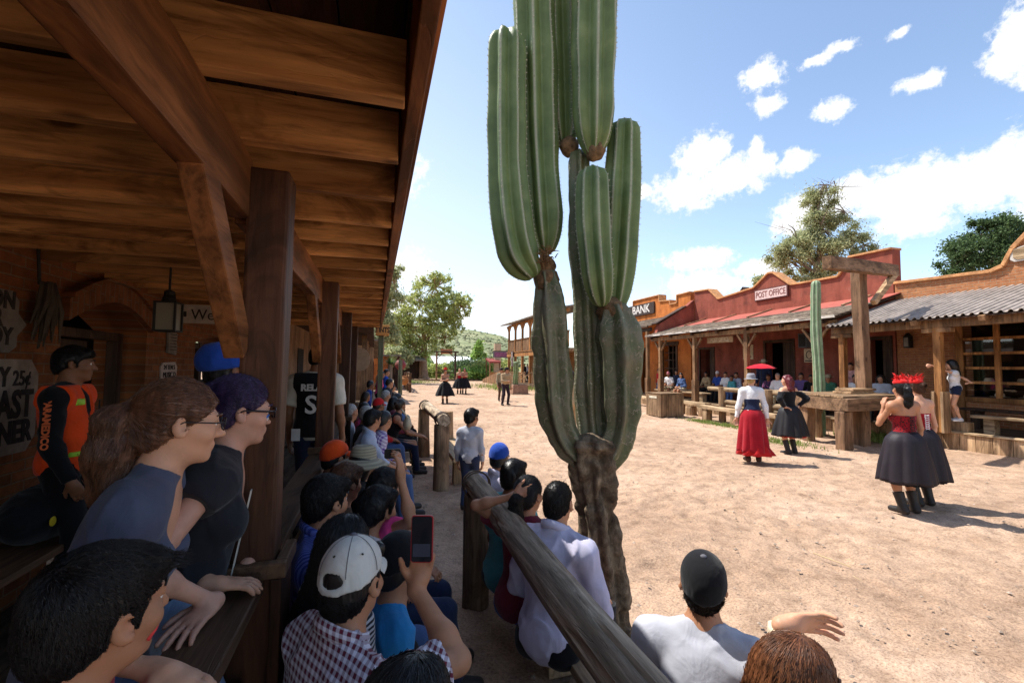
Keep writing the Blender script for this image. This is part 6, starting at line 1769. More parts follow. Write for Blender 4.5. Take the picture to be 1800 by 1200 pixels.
 # bushes at the street end
 for i, (px, py, D6, r, lm, lab) in enumerate(((835, 650, 64, (3.6, 2, 1.5), DARKL, 'dark rounded bush before the white-roofed barn'), (868, 648, 60, (3, 2, 1.5), EUC, 'olive bush beside the saloon ramp'), (845, 660, 58, (3.4, 1.6, .9), FRESH, 'low bright green bush beside the far log kerb'), (715, 640, 66, (3, 2, 1.8), FRESH, 'bright bush behind the low dark shed'), (775, 655, 70, (2.6, 1.6, 1.3), EUC, 'olive bush behind the ranch gate'), (805, 650, 72, (2.6, 1.6, 1.4), DARKL, 'dark bush right of the ranch gate'), (700, 628, 58, (1.8, 1.4, 1.2), EUC2, 'pale bush above the shed roof'))):
  q = dep(px, py, D6)
  t = thing('bush', lab, 'bush', (q[0], q[1], 0))
  g = np.random.default_rng(40 + i)
  n = 2600
  d = g.normal(size=(n, 3)); d /= np.linalg.norm(d, axis=1, keepdims=True)
  zc = max(q[2], r[2] * .7)
  pts = np.array([q[0], q[1], zc]) + d * np.array(r) * (g.uniform(.3, 1, n) ** .4)[:, None] * (1 + .35 * vnoise(d * 2 + i * 7, 1.4)[:, None])
  pts[:, 2] = np.maximum(pts[:, 2], .05)
  V, F = leaves(pts, .4, 1.8, 0, i)
  mesh_obj('foliage', V, F, lm, t)
  m = MB(); m.tube([(q[0], q[1], 0), (q[0], q[1], zc)], .08, 6); m.build('stems', BARKG, t)
 # yucca by the shed
 q = dep(686, 640, 24)
 t = thing('yucca', 'spiky green yucca against the shed on the left', 'plant', (q[0], q[1], 0))
 vs, fs = [], []
 g = np.random.default_rng(3)
 for _ in range(150):
  d = g.normal(size=3); d[2] = abs(d[2]) * .9 - .2; d /= np.linalg.norm(d); L = g.uniform(.5, .8)
  s = np.cross(d, (0, 0, 1)); s /= np.linalg.norm(s) + 1e-6; n = len(vs)
  vs += [q + s * .03, q - s * .03, q + d * L]; fs.append((n, n + 1, n + 2))
 mesh_obj('blades', vs, fs, leafm('yucca_blades', (.06, .1, .03), (.14, .2, .06)), t)
 m = MB(); m.tube([(q[0], q[1], 0), (q[0], q[1], q[2])], .12, 8); m.build('trunk', BARKG, t)
 # grass at the edges
 vs, fs = [], []
 def tuft(cx, cy, rx, ry, n, h):
  for _ in range(n):
   x, y = cx + random.gauss(0, rx), cy + random.gauss(0, ry); a = random.uniform(0, 6.28); hh = h * random.uniform(.5, 1.2); k = len(vs)
   w = .008 + .004 * hh / .1
   vs.extend([(x - math.cos(a) * w, y - math.sin(a) * w, -.005), (x + math.cos(a) * w, y + math.sin(a) * w, -.005), (x + random.uniform(-.5, .5) * hh, y + random.uniform(-.5, .5) * hh, hh)]); fs.append((k, k + 1, k + 2))
 for (px, py, rx, ry, n, h) in ((1235, 741, .15, .4, 500, .07), (1275, 748, .15, .7, 700, .08), (1355, 757, .15, .3, 300, .07), (1382, 778, .2, .4, 700, .08), (1540, 772, .35, .3, 700, .2), (1400, 764, .3, .3, 200, .08)):
  c = gnd(px, py); tuft(c[0], c[1], rx, ry, n, h)
 for (px, py, rx, ry, n, h) in ((850, 665, 3, 3, 2500, .35), (900, 684, 1.0, 1.2, 800, .35), (780, 664, 4, 2.5, 1500, .3), (720, 672, .8, 2, 500, .25), (735, 672, 1.5, 2, 500, .2), (875, 680, 1.2, 2, 700, .3)):
  c = gnd(px, py); tuft(c[0], c[1], rx, ry, n, h)
 tag(mesh_obj('grass', vs, fs, leafm('grass_blades', (.1, .17, .03), (.24, .3, .08))), 'short green grass growing along the edges of the street', 'grass', kind='stuff')
trees()
# ---------------------------------------------------------------- people: one smooth surface grown from limb shapes
def nrm(v):
 v = np.asarray(v, float); return v / (np.linalg.norm(v) + 1e-12)
def rot(axis, a):
 return np.array(Matrix.Rotation(a, 3, Vector(axis)))
class Field:
 """signed-distance grid: shapes are blended in, then turned into one mesh"""
 def __init__(s, lo, hi, res):
  s.res = res; s.lo = np.array(lo, float) - 2.5 * res
  s.n = np.maximum(4, np.ceil((np.array(hi) - s.lo + 2.5 * res) / res).astype(int))
  s.d = np.full(s.n, 1.0, np.float32)
 def _box(s, lo, hi, m):
  a = np.clip(np.floor((np.array(lo) - m - s.lo) / s.res).astype(int), 0, s.n); b = np.clip(np.ceil((np.array(hi) + m - s.lo) / s.res).astype(int) + 1, 0, s.n)
  if np.any(b <= a): return None, None
  ax = [s.lo[i] + np.arange(a[i], b[i]) * s.res for i in range(3)]
  return (slice(a[0], b[0]), slice(a[1], b[1]), slice(a[2], b[2])), np.stack(np.meshgrid(*ax, indexing='ij'), -1)
 def put(s, lo, hi, fn, k, sub=False):
  m = max(k * 1.2, s.res * 2.5)
  sl, P = s._box(lo, hi, m)
  if sl is None: return
  d = fn(P); o = s.d[sl]
  if sub:
   h = np.clip(0.5 - 0.5 * (o + d) / k, 0, 1); s.d[sl] = o * (1 - h) - d * h + k * h * (1 - h)
  else:
   h = np.clip(0.5 + 0.5 * (o - d) / k, 0, 1); s.d[sl] = o * (1 - h) + d * h - k * h * (1 - h)
 def cone(s, a, b, r0, r1, k=0.02, sub=False, cut=None):
  a, b = np.array(a, float), np.array(b, float); ab = b - a; L2 = max(ab @ ab, 1e-9); R_ = max(r0, r1)
  def fn(P):
   q = P - a; t = np.clip((q @ ab) / L2, 0, 1)
   d = np.linalg.norm(q - t[..., None] * ab, axis=-1) - (r0 + (r1 - r0) * t)
   if cut: d = np.maximum(d, (P - b) @ (ab / math.sqrt(L2)))
   return d
  s.put(np.minimum(a, b) - R_, np.maximum(a, b) + R_, fn, k, sub)
 def ell(s, c, r, M=None, k=0.02, sub=False):
  c, r = np.array(c, float), np.array(r, float); R_ = r.max()
  def fn(P):
   q = P - c
   if M is not None: q = q @ M
   k0 = np.linalg.norm(q / r, axis=-1); k1 = np.linalg.norm(q / r ** 2, axis=-1) + 1e-9
   return k0 * (k0 - 1) / k1
  s.put(c - R_, c + R_, fn, k, sub)
 def cutplane(s, p, n):
  """drop everything on the n side of p"""
  ax = [s.lo[i] + np.arange(s.n[i]) * s.res for i in range(3)]
  n = nrm(n); p = np.array(p)
  d = ((ax[0] - p[0]) * n[0])[:, None, None] + ((ax[1] - p[1]) * n[1])[None, :, None] + ((ax[2] - p[2]) * n[2])[None, None, :]
  s.d = np.maximum(s.d, d.astype(np.float32))
 def points(s):
  ax = [s.lo[i] + np.arange(s.n[i]) * s.res for i in range(3)]
  return np.stack(np.meshgrid(*ax, indexing='ij'), -1)
 def near(s, w):
  return np.argwhere(np.abs(s.d) < w)
 def displace(s, fn, w=0.03):
  i = s.near(w)
  if len(i) == 0: return
  P = s.lo + i * s.res
  s.d[i[:, 0], i[:, 1], i[:, 2]] += fn(P)
 def sample(s, P):
  q = (P - s.lo) / s.res; i = np.clip(np.floor(q).astype(int), 0, s.n - 2); f = np.clip(q - i, 0, 1); r = 0
  for x in (0, 1):
   for y in (0, 1):
    for z in (0, 1):
     r = r + s.d[i[:, 0] + x, i[:, 1] + y, i[:, 2] + z] * (f[:, 0] if x else 1 - f[:, 0]) * (f[:, 1] if y else 1 - f[:, 1]) * (f[:, 2] if z else 1 - f[:, 2])
  return r
 def grad(s, P):
  e = s.res
  g = np.stack([s.sample(P + v) - s.sample(P - v) for v in np.eye(3) * e], -1)
  return g / (np.linalg.norm(g, axis=1, keepdims=True) + 1e-9)
 def mesh(s):
  """surface nets"""
  d = s.d; neg = d < 0
  c = [d[i:d.shape[0] - 1 + i, j:d.shape[1] - 1 + j, k:d.shape[2] - 1 + k] for i in (0, 1) for j in (0, 1) for k in (0, 1)]
  sg = sum((x < 0).astype(np.int8) for x in c)
  act = (sg > 0) & (sg < 8)
  ix = np.argwhere(act)
  if len(ix) == 0: return np.zeros((0, 3)), np.zeros((0, 4), int)
  vals = np.stack([x[act] for x in c], -1)
  off = np.array([(i, j, k) for i in (0, 1) for j in (0, 1) for k in (0, 1)], float)
  acc = np.zeros((len(ix), 3)); cnt = np.zeros(len(ix))
  for a in range(8):
   for b in range(a + 1, 8):
    if np.abs(off[a] - off[b]).sum() != 1: continue
    va, vb = vals[:, a], vals[:, b]; m = (va < 0) != (vb < 0)
    t = np.where(m, va / np.where(m, va - vb, 1), 0)
    acc += np.where(m[:, None], off[a] + (off[b] - off[a]) * t[:, None], 0); cnt += m
  V = s.lo + (ix + acc / cnt[:, None]) * s.res
  vid = np.full(act.shape, -1, np.int64); vid[act] = np.arange(len(ix))
  F = []
  for ax in range(3):
   A = [slice(None)] * 3; B = [slice(None)] * 3
   A[ax] = slice(0, -1); B[ax] = slice(1, None)
   na, nb = neg[tuple(A)], neg[tuple(B)]
   o1, o2 = [i for i in range(3) if i != ax]
   e = np.argwhere(na != nb)
   e = e[(e[:, o1] > 0) & (e[:, o2] > 0) & (e[:, o1] < d.shape[o1] - 1) & (e[:, o2] < d.shape[o2] - 1)]
   fl = na[e[:, 0], e[:, 1], e[:, 2]]
   q = []
   for (u, v) in ((0, 0), (1, 0), (1, 1), (0, 1)):
    g = e.copy(); g[:, o1] -= u; g[:, o2] -= v; q.append(vid[g[:, 0], g[:, 1], g[:, 2]])
   q = np.stack(q, -1)
   if ax == 1: fl = ~fl
   q[~fl] = q[~fl][:, ::-1]
   F.append(q)
  return V, np.concatenate(F)[:, ::-1]
def ik(a, b, l1, l2, pole):
 """two-bone joint: returns elbow and the reached end"""
 a, b = np.array(a, float), np.array(b, float); d = b - a; D = np.linalg.norm(d)
 if D > (l1 + l2) * .995: b = a + d / D * (l1 + l2) * .995; d = b - a; D = np.linalg.norm(d)
 u = d / D; x = (l1 * l1 - l2 * l2 + D * D) / (2 * D); h = math.sqrt(max(0, l1 * l1 - x * x))
 p = np.array(pole, float); p = p - u * (p @ u); p = nrm(p)
 return a + u * x + p * h, b
def frame(fwd, up):
 f = nrm(fwd); r = nrm(np.cross(f, up)); u = np.cross(r, f)
 return np.stack([r, f, u], 1)      # columns: right, forward, up
SKIN = {'light': skin('skin_light', (0.62, 0.33, 0.205)), 'tan': skin('skin_tan', (0.43, 0.205, 0.113)), 'brown': skin('skin_brown', (0.26, 0.115, 0.06)), 'pink': skin('skin_pink', (0.56, 0.30, 0.21))}
HAIR = {'black': hairm('hair_black', (0.012, 0.010, 0.010)), 'dark': hairm('hair_dark_brown', (0.03, 0.017, 0.011)), 'brown': hairm('hair_brown', (0.10, 0.042, 0.02)), 'auburn': hairm('hair_auburn', (0.15, 0.055, 0.022)), 'purple': hairm('hair_purple', (0.035, 0.018, 0.065)), 'blond': hairm('hair_blond', (0.42, 0.27, 0.10)), 'grey': hairm('hair_grey', (0.33, 0.31, 0.29)), 'red': hairm('hair_crimson', (0.13, 0.012, 0.015)), 'redbrown': hairm('hair_red_brown', (0.12, 0.05, 0.025))}
EYE_W = plain('eye_white', (0.75, 0.72, 0.68), rough=.2, var=.03, bump=0, spec=.5)
EYE_D = plain('eye_iris', (0.05, 0.025, 0.015), rough=.15, var=.1, bump=0, spec=.6)
SHOE = plain('dark_leather', (0.025, 0.02, 0.018), rough=.5, bump=.2)
LIP = None
class Pose:
 pass
def make_pose(kind, h, seat=.45, lean=0., side=0., head=(0, 0, 0), arms=None, legs=None, female=False, stout=1.0, child=False, knees=None):
 """joint positions in the body's own space: facing +y, right hand at +x, floor at z 0"""
 p = Pose(); S = h / 1.72; p.S = S; p.h = h; p.female = female; p.stout = stout; p.kind = kind
 p.hs = ((.905 if female else .95) if not child else 1.0) * (.9 + .1 * S)
 if child: p.hs = .80 + .2 * S
 hipz = {'stand': .93 * S, 'walk': .915 * S, 'sit': seat + .085 * S}[kind]
 p.hip = np.array([0, 0, hipz])
 up = np.array([math.sin(side), math.sin(lean) * math.cos(side), math.cos(lean) * math.cos(side)]); p.up = nrm(up)
 p.fwd = nrm(np.array([0, math.cos(lean), -math.sin(lean)])); p.right = np.cross(p.fwd, p.up)
 tl = .51 * S if kind != 'sit' else .50 * S
 p.neck = p.hip + p.up * tl
 sw = (.158 if female else .178) * S * (1 + (stout - 1) * .35)
 if child: sw *= .92
 p.sh = {'R': p.neck - p.up * .055 * S + p.right * sw, 'L': p.neck - p.up * .055 * S - p.right * sw}
 hy, hp, hr = [R(a) for a in head]
 # head looks along: body forward turned by yaw (to the right positive), pitched up positive
 f = np.array([math.sin(hy) * math.cos(hp), math.cos(hy) * math.cos(hp), math.sin(hp)])
 u0 = np.array([math.sin(hr), 0, math.cos(hr)])
 p.HM = frame(f, u0)
 nu = nrm(p.up * .55 + np.array([0, 0, .45]))
 p.headbase = p.neck + nu * .075 * S
 p.head = p.headbase + nu * .075 * p.hs + p.HM[:, 1] * .028 * p.hs + p.HM[:, 2] * .02
 hx = .088 * S
 p.leg = {}
 for s, sg in (('R', 1), ('L', -1)):
  hj = p.hip + np.array([sg * hx, 0, -.02 * S])
  if kind == 'sit':
   kw, kf = (.12, .40) if knees is None else knees
   k = hj + np.array([sg * (kw - .088) * S, kf * S, .0]);
   kk = hj + nrm(k - hj) * .43 * S
   kz = min(hipz + .02 * S, .49 * S); kk[2] = kz
   a = kk + np.array([0, .06 * S if legs is None else legs, -(kz - .085 * S)])
  elif kind == 'walk':
   st = sg * (legs if legs is not None else .22)
   a = np.array([sg * .075 * S, st * S, .085 * S + (.05 * S if st < 0 else 0)])
   kk, a = ik(hj, a, .44 * S, .42 * S, (0, 1, 0))
  else:
   sp = legs if legs is not None else .1
   a = np.array([sg * sp * S, -.02 * S + sg * .02 * S, .085 * S]); kk, a = ik(hj, a, .435 * S, .425 * S, (sg * .1, 1, 0))
  p.leg[s] = (hj, kk, a)
 p.arm = {}
 arms = arms or {}
 for s, sg in (('R', 1), ('L', -1)):
  sp = arms.get(s)
  ua, fa = .295 * S, .255 * S
  if sp is None:
   if kind == 'sit': w = p.hip + np.array([sg * .11 * S, .30 * S, .12 * S]); pole = (sg * .7, -.6, -.5); hd = (-.45 * sg, .8, -.2); palm = (0, 0, -1)
   else: w = p.sh[s] + np.array([sg * .06 * S, .06 * S, -.53 * S]); pole = (sg * .3, -1, 0); hd = (0, .15, -1); palm = (-sg, 0, 0)
   curl = .5
  else:
   w = np.array(sp['w'], float); pole = sp.get('pole', (sg * .6, -.5, -.6)); hd = sp.get('hd'); palm = sp.get('palm', (0, 0, -1)); curl = sp.get('curl', .5)
  e, w = ik(p.sh[s], w, ua, fa, pole)
  if hd is None: hd = w - e
  p.arm[s] = dict(e=e, w=w, hd=nrm(hd), palm=nrm(palm), curl=curl, thumb=(sp or {}).get('thumb', .6), spread=(sp or {}).get('spread', .08))
 return p
def hand_shapes(a, S, side, res):
 """palm, four fingers of different lengths and a thumb"""
 out = []; w, d = a['w'], a['hd']; pn = a['palm'] - d * (a['palm'] @ d); pn = nrm(pn)
 sd = np.cross(pn, d) * (1 if side == 'R' else -1)     # towards the thumb
 rmin = max(.0094 * S, res * .8)
 pl = .095 * S
 M = np.stack([sd, d, pn], 1)
 out.append(('ell', w + d * pl * .55, (.041 * S, pl * .58, max(.016 * S, res)), M, .012))
 out.append(('cone', w - d * .01, w + d * .03 * S, .026 * S, .03 * S, .015))
 for i, (o, L) in enumerate(((.031, .072), (.011, .08), (-.010, .074), (-.029, .058))):
  b = w + d * pl * .98 + sd * o * S; L = L * S
  cu = a['curl'] * (1 + .12 * i); sp = (1.5 - i) * a['spread']
  dd = nrm(d + sd * sp)
  d1 = nrm(dd * math.cos(cu * .7) + pn * math.sin(cu * .7)); d2 = nrm(dd * math.cos(cu * 1.6) + pn * math.sin(cu * 1.6)); d3 = nrm(dd * math.cos(cu * 2.3) + pn * math.sin(cu * 2.3))
  p1 = b + d1 * L * .45; p2 = p1 + d2 * L * .32; p3 = p2 + d3 * L * .23
  k = max(.003, res * .35)
  out += [('cone', b - d * .02 * S, p1, rmin * 1.12, rmin * 1.02, k), ('cone', p1, p2, rmin * 1.02, rmin * .95, k), ('cone', p2, p3, rmin * .95, rmin * .82, k)]
 t = a['thumb']
 b = w + d * .025 * S + sd * .026 * S
 t1 = nrm(sd * .75 + d * .7 + pn * .25 * t); t2 = nrm(sd * .35 + d * .9 + pn * .5 * t)
 p1 = b + t1 * .042 * S; p2 = p1 + t2 * .03 * S; p3 = p2 + nrm(t2 + pn * .2) * .022 * S
 out += [('cone', b, p1, .015 * S, max(.0115 * S, rmin), .008), ('cone', p1, p2, max(.0112 * S, rmin), max(.010 * S, rmin), .004), ('cone', p2, p3, max(.0102 * S, rmin), rmin * .9, .004)]
 return out
def torso_shapes(p, g=0.0, k=.06):
 S, st = p.S, p.stout; up, fw, rt = p.up, p.fwd, p.right; M = np.stack([rt, fw, up], 1); h = p.hip
 f = p.female
 o = [('ell', h + up * .36 * S - fw * .005, ((.132 if f else .158) * S * (.5 + .5 * st) + g, .102 * S * st + g, .17 * S + g), M, k),
   ('ell', h + up * .19 * S + fw * .01 * st, ((.108 if f else .140) * S * st + g, .09 * S * st + g, .16 * S + g), M, k),
   ('ell', h + up * .03 * S - fw * .008, ((.156 if f else .155) * S * (.4 + .6 * st) + g, .112 * S * (.4 + .6 * st) + g, .13 * S + g), M, k),
   ('cone', p.sh['R'] - rt * .03, p.sh['L'] + rt * .03, .057 * S + g, .057 * S + g, .05)]
 for s in 'RL':
  o.append(('cone', p.neck + up * .035 * S, p.sh[s] * .75 + p.neck * .25, .042 * S + g * .6, .05 * S + g, .04))
  o.append(('ell', p.sh[s], (.062 * S + g, .06 * S + g, .066 * S + g), M, .04))
 if f:
  for sg in (-1, 1):
   o.append(('ell', h + up * .315 * S + fw * .075 * S + rt * sg * .068 * S, (.058 * S + g, .054 * S + g, .058 * S + g), M, .03))
 else:
  o.append(('ell', h + up * .17 * S + fw * .035 * S * st, (.11 * S * st + g, .07 * S * st + g, .11 * S + g), M, .06))
 return o
def head_shapes(p):
 c, M, q = p.head, p.HM, p.hs
 def L(x, y, z): return c + M @ (np.array([x, y, z]) * q)
 f = p.female
 o = [('ell', L(0, -.014, .032), np.array([.075, .096, .089]) * q, M, .01), ('ell', L(0, .028, -.028), np.array([.058, .066, .086]) * q, M, .03),
   ('ell', L(0, .04, -.078), np.array([.042 if f else .047, .044, .032]) * q, M, .03), ('ell', L(0, .078, -.096), np.array([.02, .016, .016]) * q, M, .02),
   ('cone', L(0, .092, .014), L(0, .116, -.024), .008 * q, .0125 * q, .012), ('ell', L(.012, .102, -.03), np.array([.008] * 3) * q, None, .008), ('ell', L(-.012, .102, -.03), np.array([.008] * 3) * q, None, .008),
   ('cone', L(-.036, .08, .03), L(.036, .08, .03), .013 * q, .013 * q, .015)]
 for s in (-1, 1):
  o.append(('ell', L(s * .042, .062, -.022), np.array([.026, .024, .024]) * q, M, .025))
 o += [('sub', L(.031, .104, .011), np.array([.017, .014, .011]) * q, M, .014), ('sub', L(-.031, .104, .011), np.array([.017, .014, .011]) * q, M, .014)]
 o += [('cone', L(-.017, .093, -.054), L(.017, .093, -.054), .0075 * q, .0075 * q, .006), ('cone', L(-.014, .091, -.067), L(.014, .091, -.067), .008 * q, .008 * q, .006)]
 for s in (-1, 1):
  o += [('cone', L(s * .017, .093, .019), L(s * .045, .085, .018), .0062 * q, .0055 * q, .004), ('cone', L(s * .018, .092, .0), L(s * .044, .085, .001), .0048 * q, .0042 * q, .004)]
  e = M @ rot((0, 0, 1), s * -.5) @ rot((1, 0, 0), .2)
  o.append(('ell', L(s * .083, -.008, -.004), np.array([.0095, .022, .034]) * q, e, .006))
  o.append(('sub', L(s * .094, -.002, .0), np.array([.0105, .012, .021]) * q, e, .004))
 o.append(('cone', p.neck - p.up * .03 * p.S, c + M @ (np.array([0, -.02, -.06]) * q), .056 * p.S * (.92 if f else 1.05), .051 * q * (.92 if f else 1.06), .03))
 return o
def apply(F, shapes):
 for s in shapes:
  if s[0] == 'cone': F.cone(s[1], s[2], s[3], s[4], s[5])
  elif s[0] == 'cut': F.cone(s[1], s[2], s[3], s[4], s[5], cut=True)
  elif s[0] == 'ell': F.ell(s[1], s[2], s[3], s[4])
  elif s[0] == 'sub': F.ell(s[1], s[2], s[3], s[4], sub=True)
def bounds(shapes):
 lo, hi = np.full(3, 1e9), np.full(3, -1e9)
 for s in shapes:
  if s[0] in ('cone', 'cut'):
   r = max(s[3], s[4]); lo = np.minimum(lo, np.minimum(s[1], s[2]) - r); hi = np.maximum(hi, np.maximum(s[1], s[2]) + r)
  elif s[0] == 'ell':
   r = np.max(s[2]); lo = np.minimum(lo, s[1] - r); hi = np.maximum(hi, s[1] + r)
 return lo, hi
def grow(name, shapes, res, mat, parent, cuts=(), disp=None, subs=(), zmin=None, keep=False):
 lo, hi = bounds(shapes)
 F = Field(lo, hi, res)
 apply(F, shapes)
 if disp is not None: F.displace(disp)
 for (a, r, M, k) in subs: F.ell(a, r, M, k, sub=True)
 for (pp, n) in cuts: F.cutplane(pp, n)
 if zmin is not None: F.cutplane((0, 0, zmin), (0, 0, -1))
 V, Q = F.mesh()
 if len(V) == 0: return (None, F)
 o = mesh_obj(name, V, Q, mat, parent, smooth=True, world_space=False)
 return o, F
def folds(amp, seed, fx=1.0):
 """creases: soft ridges in two slanting directions over broad sags"""
 g = np.random.default_rng(seed); A = [np.array([[c, 0, s], [0, 1, 0], [-s * .42, 0, c * .42]]) for c, s in ((math.cos(t), math.sin(t)) for t in (.6 + g.uniform(-.2, .2), -.7 + g.uniform(-.2, .2)))]
 def fn(P):
  n = vnoise(P, 6.0, seed + 3)
  r = [np.clip(1 - np.abs(vnoise(P @ M.T + P[:, 1:2] * .6, 9.5 * fx, seed + k)) * 3.0, 0, 1) ** 1.5 for k, M in enumerate(A)]
  return (-amp * (r[0] * np.clip(n + .55, 0, 1) + r[1] * np.clip(.55 - n, 0, 1) - .35 + .5 * vnoise(P, 7.0, seed + 1) + .18 * vnoise(P, 30.0, seed + 2))).astype(np.float32)
 return fn
def hat_cap(p, mat, brim_mat, parent, res, back=False, turn=0.0, button=None, tilt=0.0, strap=False, flat=False):
 """baseball cap: dome and curved peak"""
 c, q = p.head, p.hs; M = p.HM @ rot((0, 0, 1), turn) @ rot((1, 0, 0), tilt)
 def L(x, y, z): return c + M @ (np.array([x, y, z]) * q)
 o = [('ell', L(0, -.012, .045), np.array([.0865, .108, .099]) * q, M, .01), ('ell', L(0, -.03, .0), np.array([.081, .09, .075]) * q, M, .02)]
 F = Field(*bounds(o), res); apply(F, o)
 F.cutplane(L(0, .09, .058), nrm(M @ np.array([0, .27, -1])))
 if strap: F.ell(L(0, -.125, .041), np.array([.034, .06, .02]) * q, M, .006, sub=True)
 def seams(P):
  x = (P - c) @ M
  a = np.arctan2(x[:, 1] + .012, x[:, 0]); return (.0022 * (np.abs(np.sin(3 * a)) < .06) - .0015 * vnoise(P, 25.0, 3)).astype(np.float32)
 F.displace(seams)
 V, Q = F.mesh()
 cap = mesh_obj('cap', V, Q, mat, parent, smooth=True, world_space=False)
 # peak
 m = MB(); n = 14; vs = []
 for i in range(n + 1):
  t = -1 + 2 * i / n; a = t * 1.05
  bx, by = math.sin(a) * .086, math.cos(a) * .104 - .012
  ex, ey = math.sin(a * .92) * .086, by + .066 * math.cos(t * 1.35) ** .6
  dz = -.016 * abs(t) ** 2 if not flat else -.004 * t * t
  for (x, y, z) in ((bx, by - .006, .045 + dz * .6), (ex, ey, .034 + dz - .006), (bx, by - .006, .041 + dz * .6), (ex, ey, .030 + dz - .006)): vs.append(L(x, y, z))
 fs = []
 for i in range(n):
  a = i * 4; b = a + 4
  fs += [(a, a + 1, b + 1, b), (a + 2, b + 2, b + 3, a + 3), (a + 1, a + 3, b + 3, b + 1)]
 fs += [(0, 2, 3, 1), (n * 4, n * 4 + 1, n * 4 + 3, n * 4 + 2)]
 pk = mesh_obj('cap_peak', vs, fs, brim_mat, cap, smooth=True, world_space=False)
 if button:
  m = MB(); m.lathe(L(0, -.012, .143), [(.012 * q, -.006), (.012 * q, .002), (.006 * q, .006)], 10)
  mesh_obj('cap_button', m.v, m.f, button, cap, smooth=True, world_space=False)
 return cap, L, M
def hat_brim(name, p, mat, parent, crown=(.09, .108, .10), brim=.08, droop=.25, curl=0.0, z=.05, res_seg=36, wave=.0, top=.0, tilt=0.0, band=None):
 """hat with crown and brim; droop bends the brim down, curl lifts its sides"""
 c, q = p.head, p.hs; M = p.HM @ rot((1, 0, 0), tilt)
 def L(x, y, z_): return c + M @ (np.array([x, y, z_]) * q)
 vs, fs = [], []
 prof = [(1.0, 0.0, 1), (.99, .25, 1), (.95, .55, 1), (.85, .82, 1), (.62, .97, 1), (.3, 1.0 - top, 1), (.02, 1.0 - top * 1.5, 1)]
 rows = []
 for t in (1, .8, .6, .4, .2, .0): rows.append(('b', t))
 for r in prof: rows.append(('c', r))
 for kind, r in rows:
  for k in range(res_seg):
   a = 2 * math.pi * k / res_seg
   if kind == 'b':
    R_ = crown[0] + brim * r; R2 = crown[1] + brim * r
    zz = z - droop * brim * r ** 1.6 + curl * brim * (math.cos(a) ** 2) * r ** 2 + wave * math.sin(a * 3 + 1) * r * r
    vs.append(L(R_ * math.cos(a), R2 * math.sin(a) - .012, zz))
   else:
    vs.append(L(crown[0] * r[0] * math.cos(a), crown[1] * r[0] * math.sin(a) - .012, z + crown[2] * r[1]))
 n = len(rows)
 for i in range(n - 1):
  for k in range(res_seg):
   a = i * res_seg + k; b = i * res_seg + (k + 1) % res_seg; fs.append((a, b, b + res_seg, a + res_seg))
 fs.append(tuple((n - 1) * res_seg + k for k in range(res_seg)))
 o = mesh_obj(name, vs, fs, mat, parent, smooth=True, world_space=False)
 md = o.modifiers.new('thickness', 'SOLIDIFY'); md.thickness = .004; md.offset = -1
 if band is not None:
  m = MB(); bv = []
  for zz in (.004, .03):
   for k in range(res_seg):
    a = 2 * math.pi * k / res_seg; bv.append(L((crown[0] * .992 + .004) * math.cos(a), (crown[1] * .992 + .004) * math.sin(a) - .012, z + zz))
  bf = [(k, (k + 1) % res_seg, res_seg + (k + 1) % res_seg, res_seg + k) for k in range(res_seg)]
  mesh_obj('hat_band', bv, bf, band, o, smooth=True, world_space=False)
 return o
def strands(F, L, M, p, parent, mat, n, flow, length, seed=1, width=.0007, lift=.002, region=None, jitter=.22):
 """fine locks lying on the hair surface, following the way it is combed"""
 V, _ = F.mesh()
 g = np.random.default_rng(seed)
 x = (V - p.head) @ M / p.hs
 ok = np.ones(len(V), bool) if region is None else region(x)
 V = V[ok]
 if len(V) == 0: return
 P = V[g.integers(0, len(V), n)] + g.normal(size=(n, 3)) * F.res * .5
 steps = 7; path = [P]; base_l = g.random(n); jit = g.normal(size=(n, 3)) * jitter
 for s in range(steps):
  gr = F.grad(P); x = (P - p.head) @ M / p.hs
  d = flow(x) @ M.T + jit
  d = d - gr * np.sum(d * gr, 1, keepdims=True) * (.9)
  d /= np.linalg.norm(d, axis=1, keepdims=True) + 1e-9
  P = P + d * (length * g.uniform(.7, 1.2, n))[:, None] / steps
  dist = F.sample(P); gr = F.grad(P)
  P = P - gr * (np.clip(dist, -.03, .03) - lift * (.4 + (1.2 * s / steps * g.random(n) if jitter > .1 else .5 * base_l)))[:, None]
  path.append(P)
 A = np.stack(path, 1)
 T = np.gradient(A, axis=1); T /= np.linalg.norm(T, axis=2, keepdims=True) + 1e-9
 S1 = np.cross(T, np.array([.3, .2, .9])); S1 /= np.linalg.norm(S1, axis=2, keepdims=True) + 1e-9
 S2 = np.cross(T, S1)
 w = width * np.linspace(1, .25, steps + 1)[None, :, None] * g.uniform(.6, 1.5, (n, 1, 1))
 ring = np.stack([A + S1 * w, A - S1 * w * .5 + S2 * w * .87, A - S1 * w * .5 - S2 * w * .87], 2)     # n, steps+1, 3, 3
 VV = ring.reshape(-1, 3); k = (steps + 1) * 3
 base = np.arange(n)[:, None, None] * k + np.arange(steps)[None, :, None] * 3
 f = []
 for a in range(3):
  b = (a + 1) % 3; f.append(np.stack([base[..., 0] + a, base[..., 0] + b, base[..., 0] + b + 3, base[..., 0] + a + 3], -1))
 FF = np.concatenate([q.reshape(-1, 4) for q in f])
 mesh_obj('hair_strands', VV, FF, mat, parent, smooth=True, world_space=False)
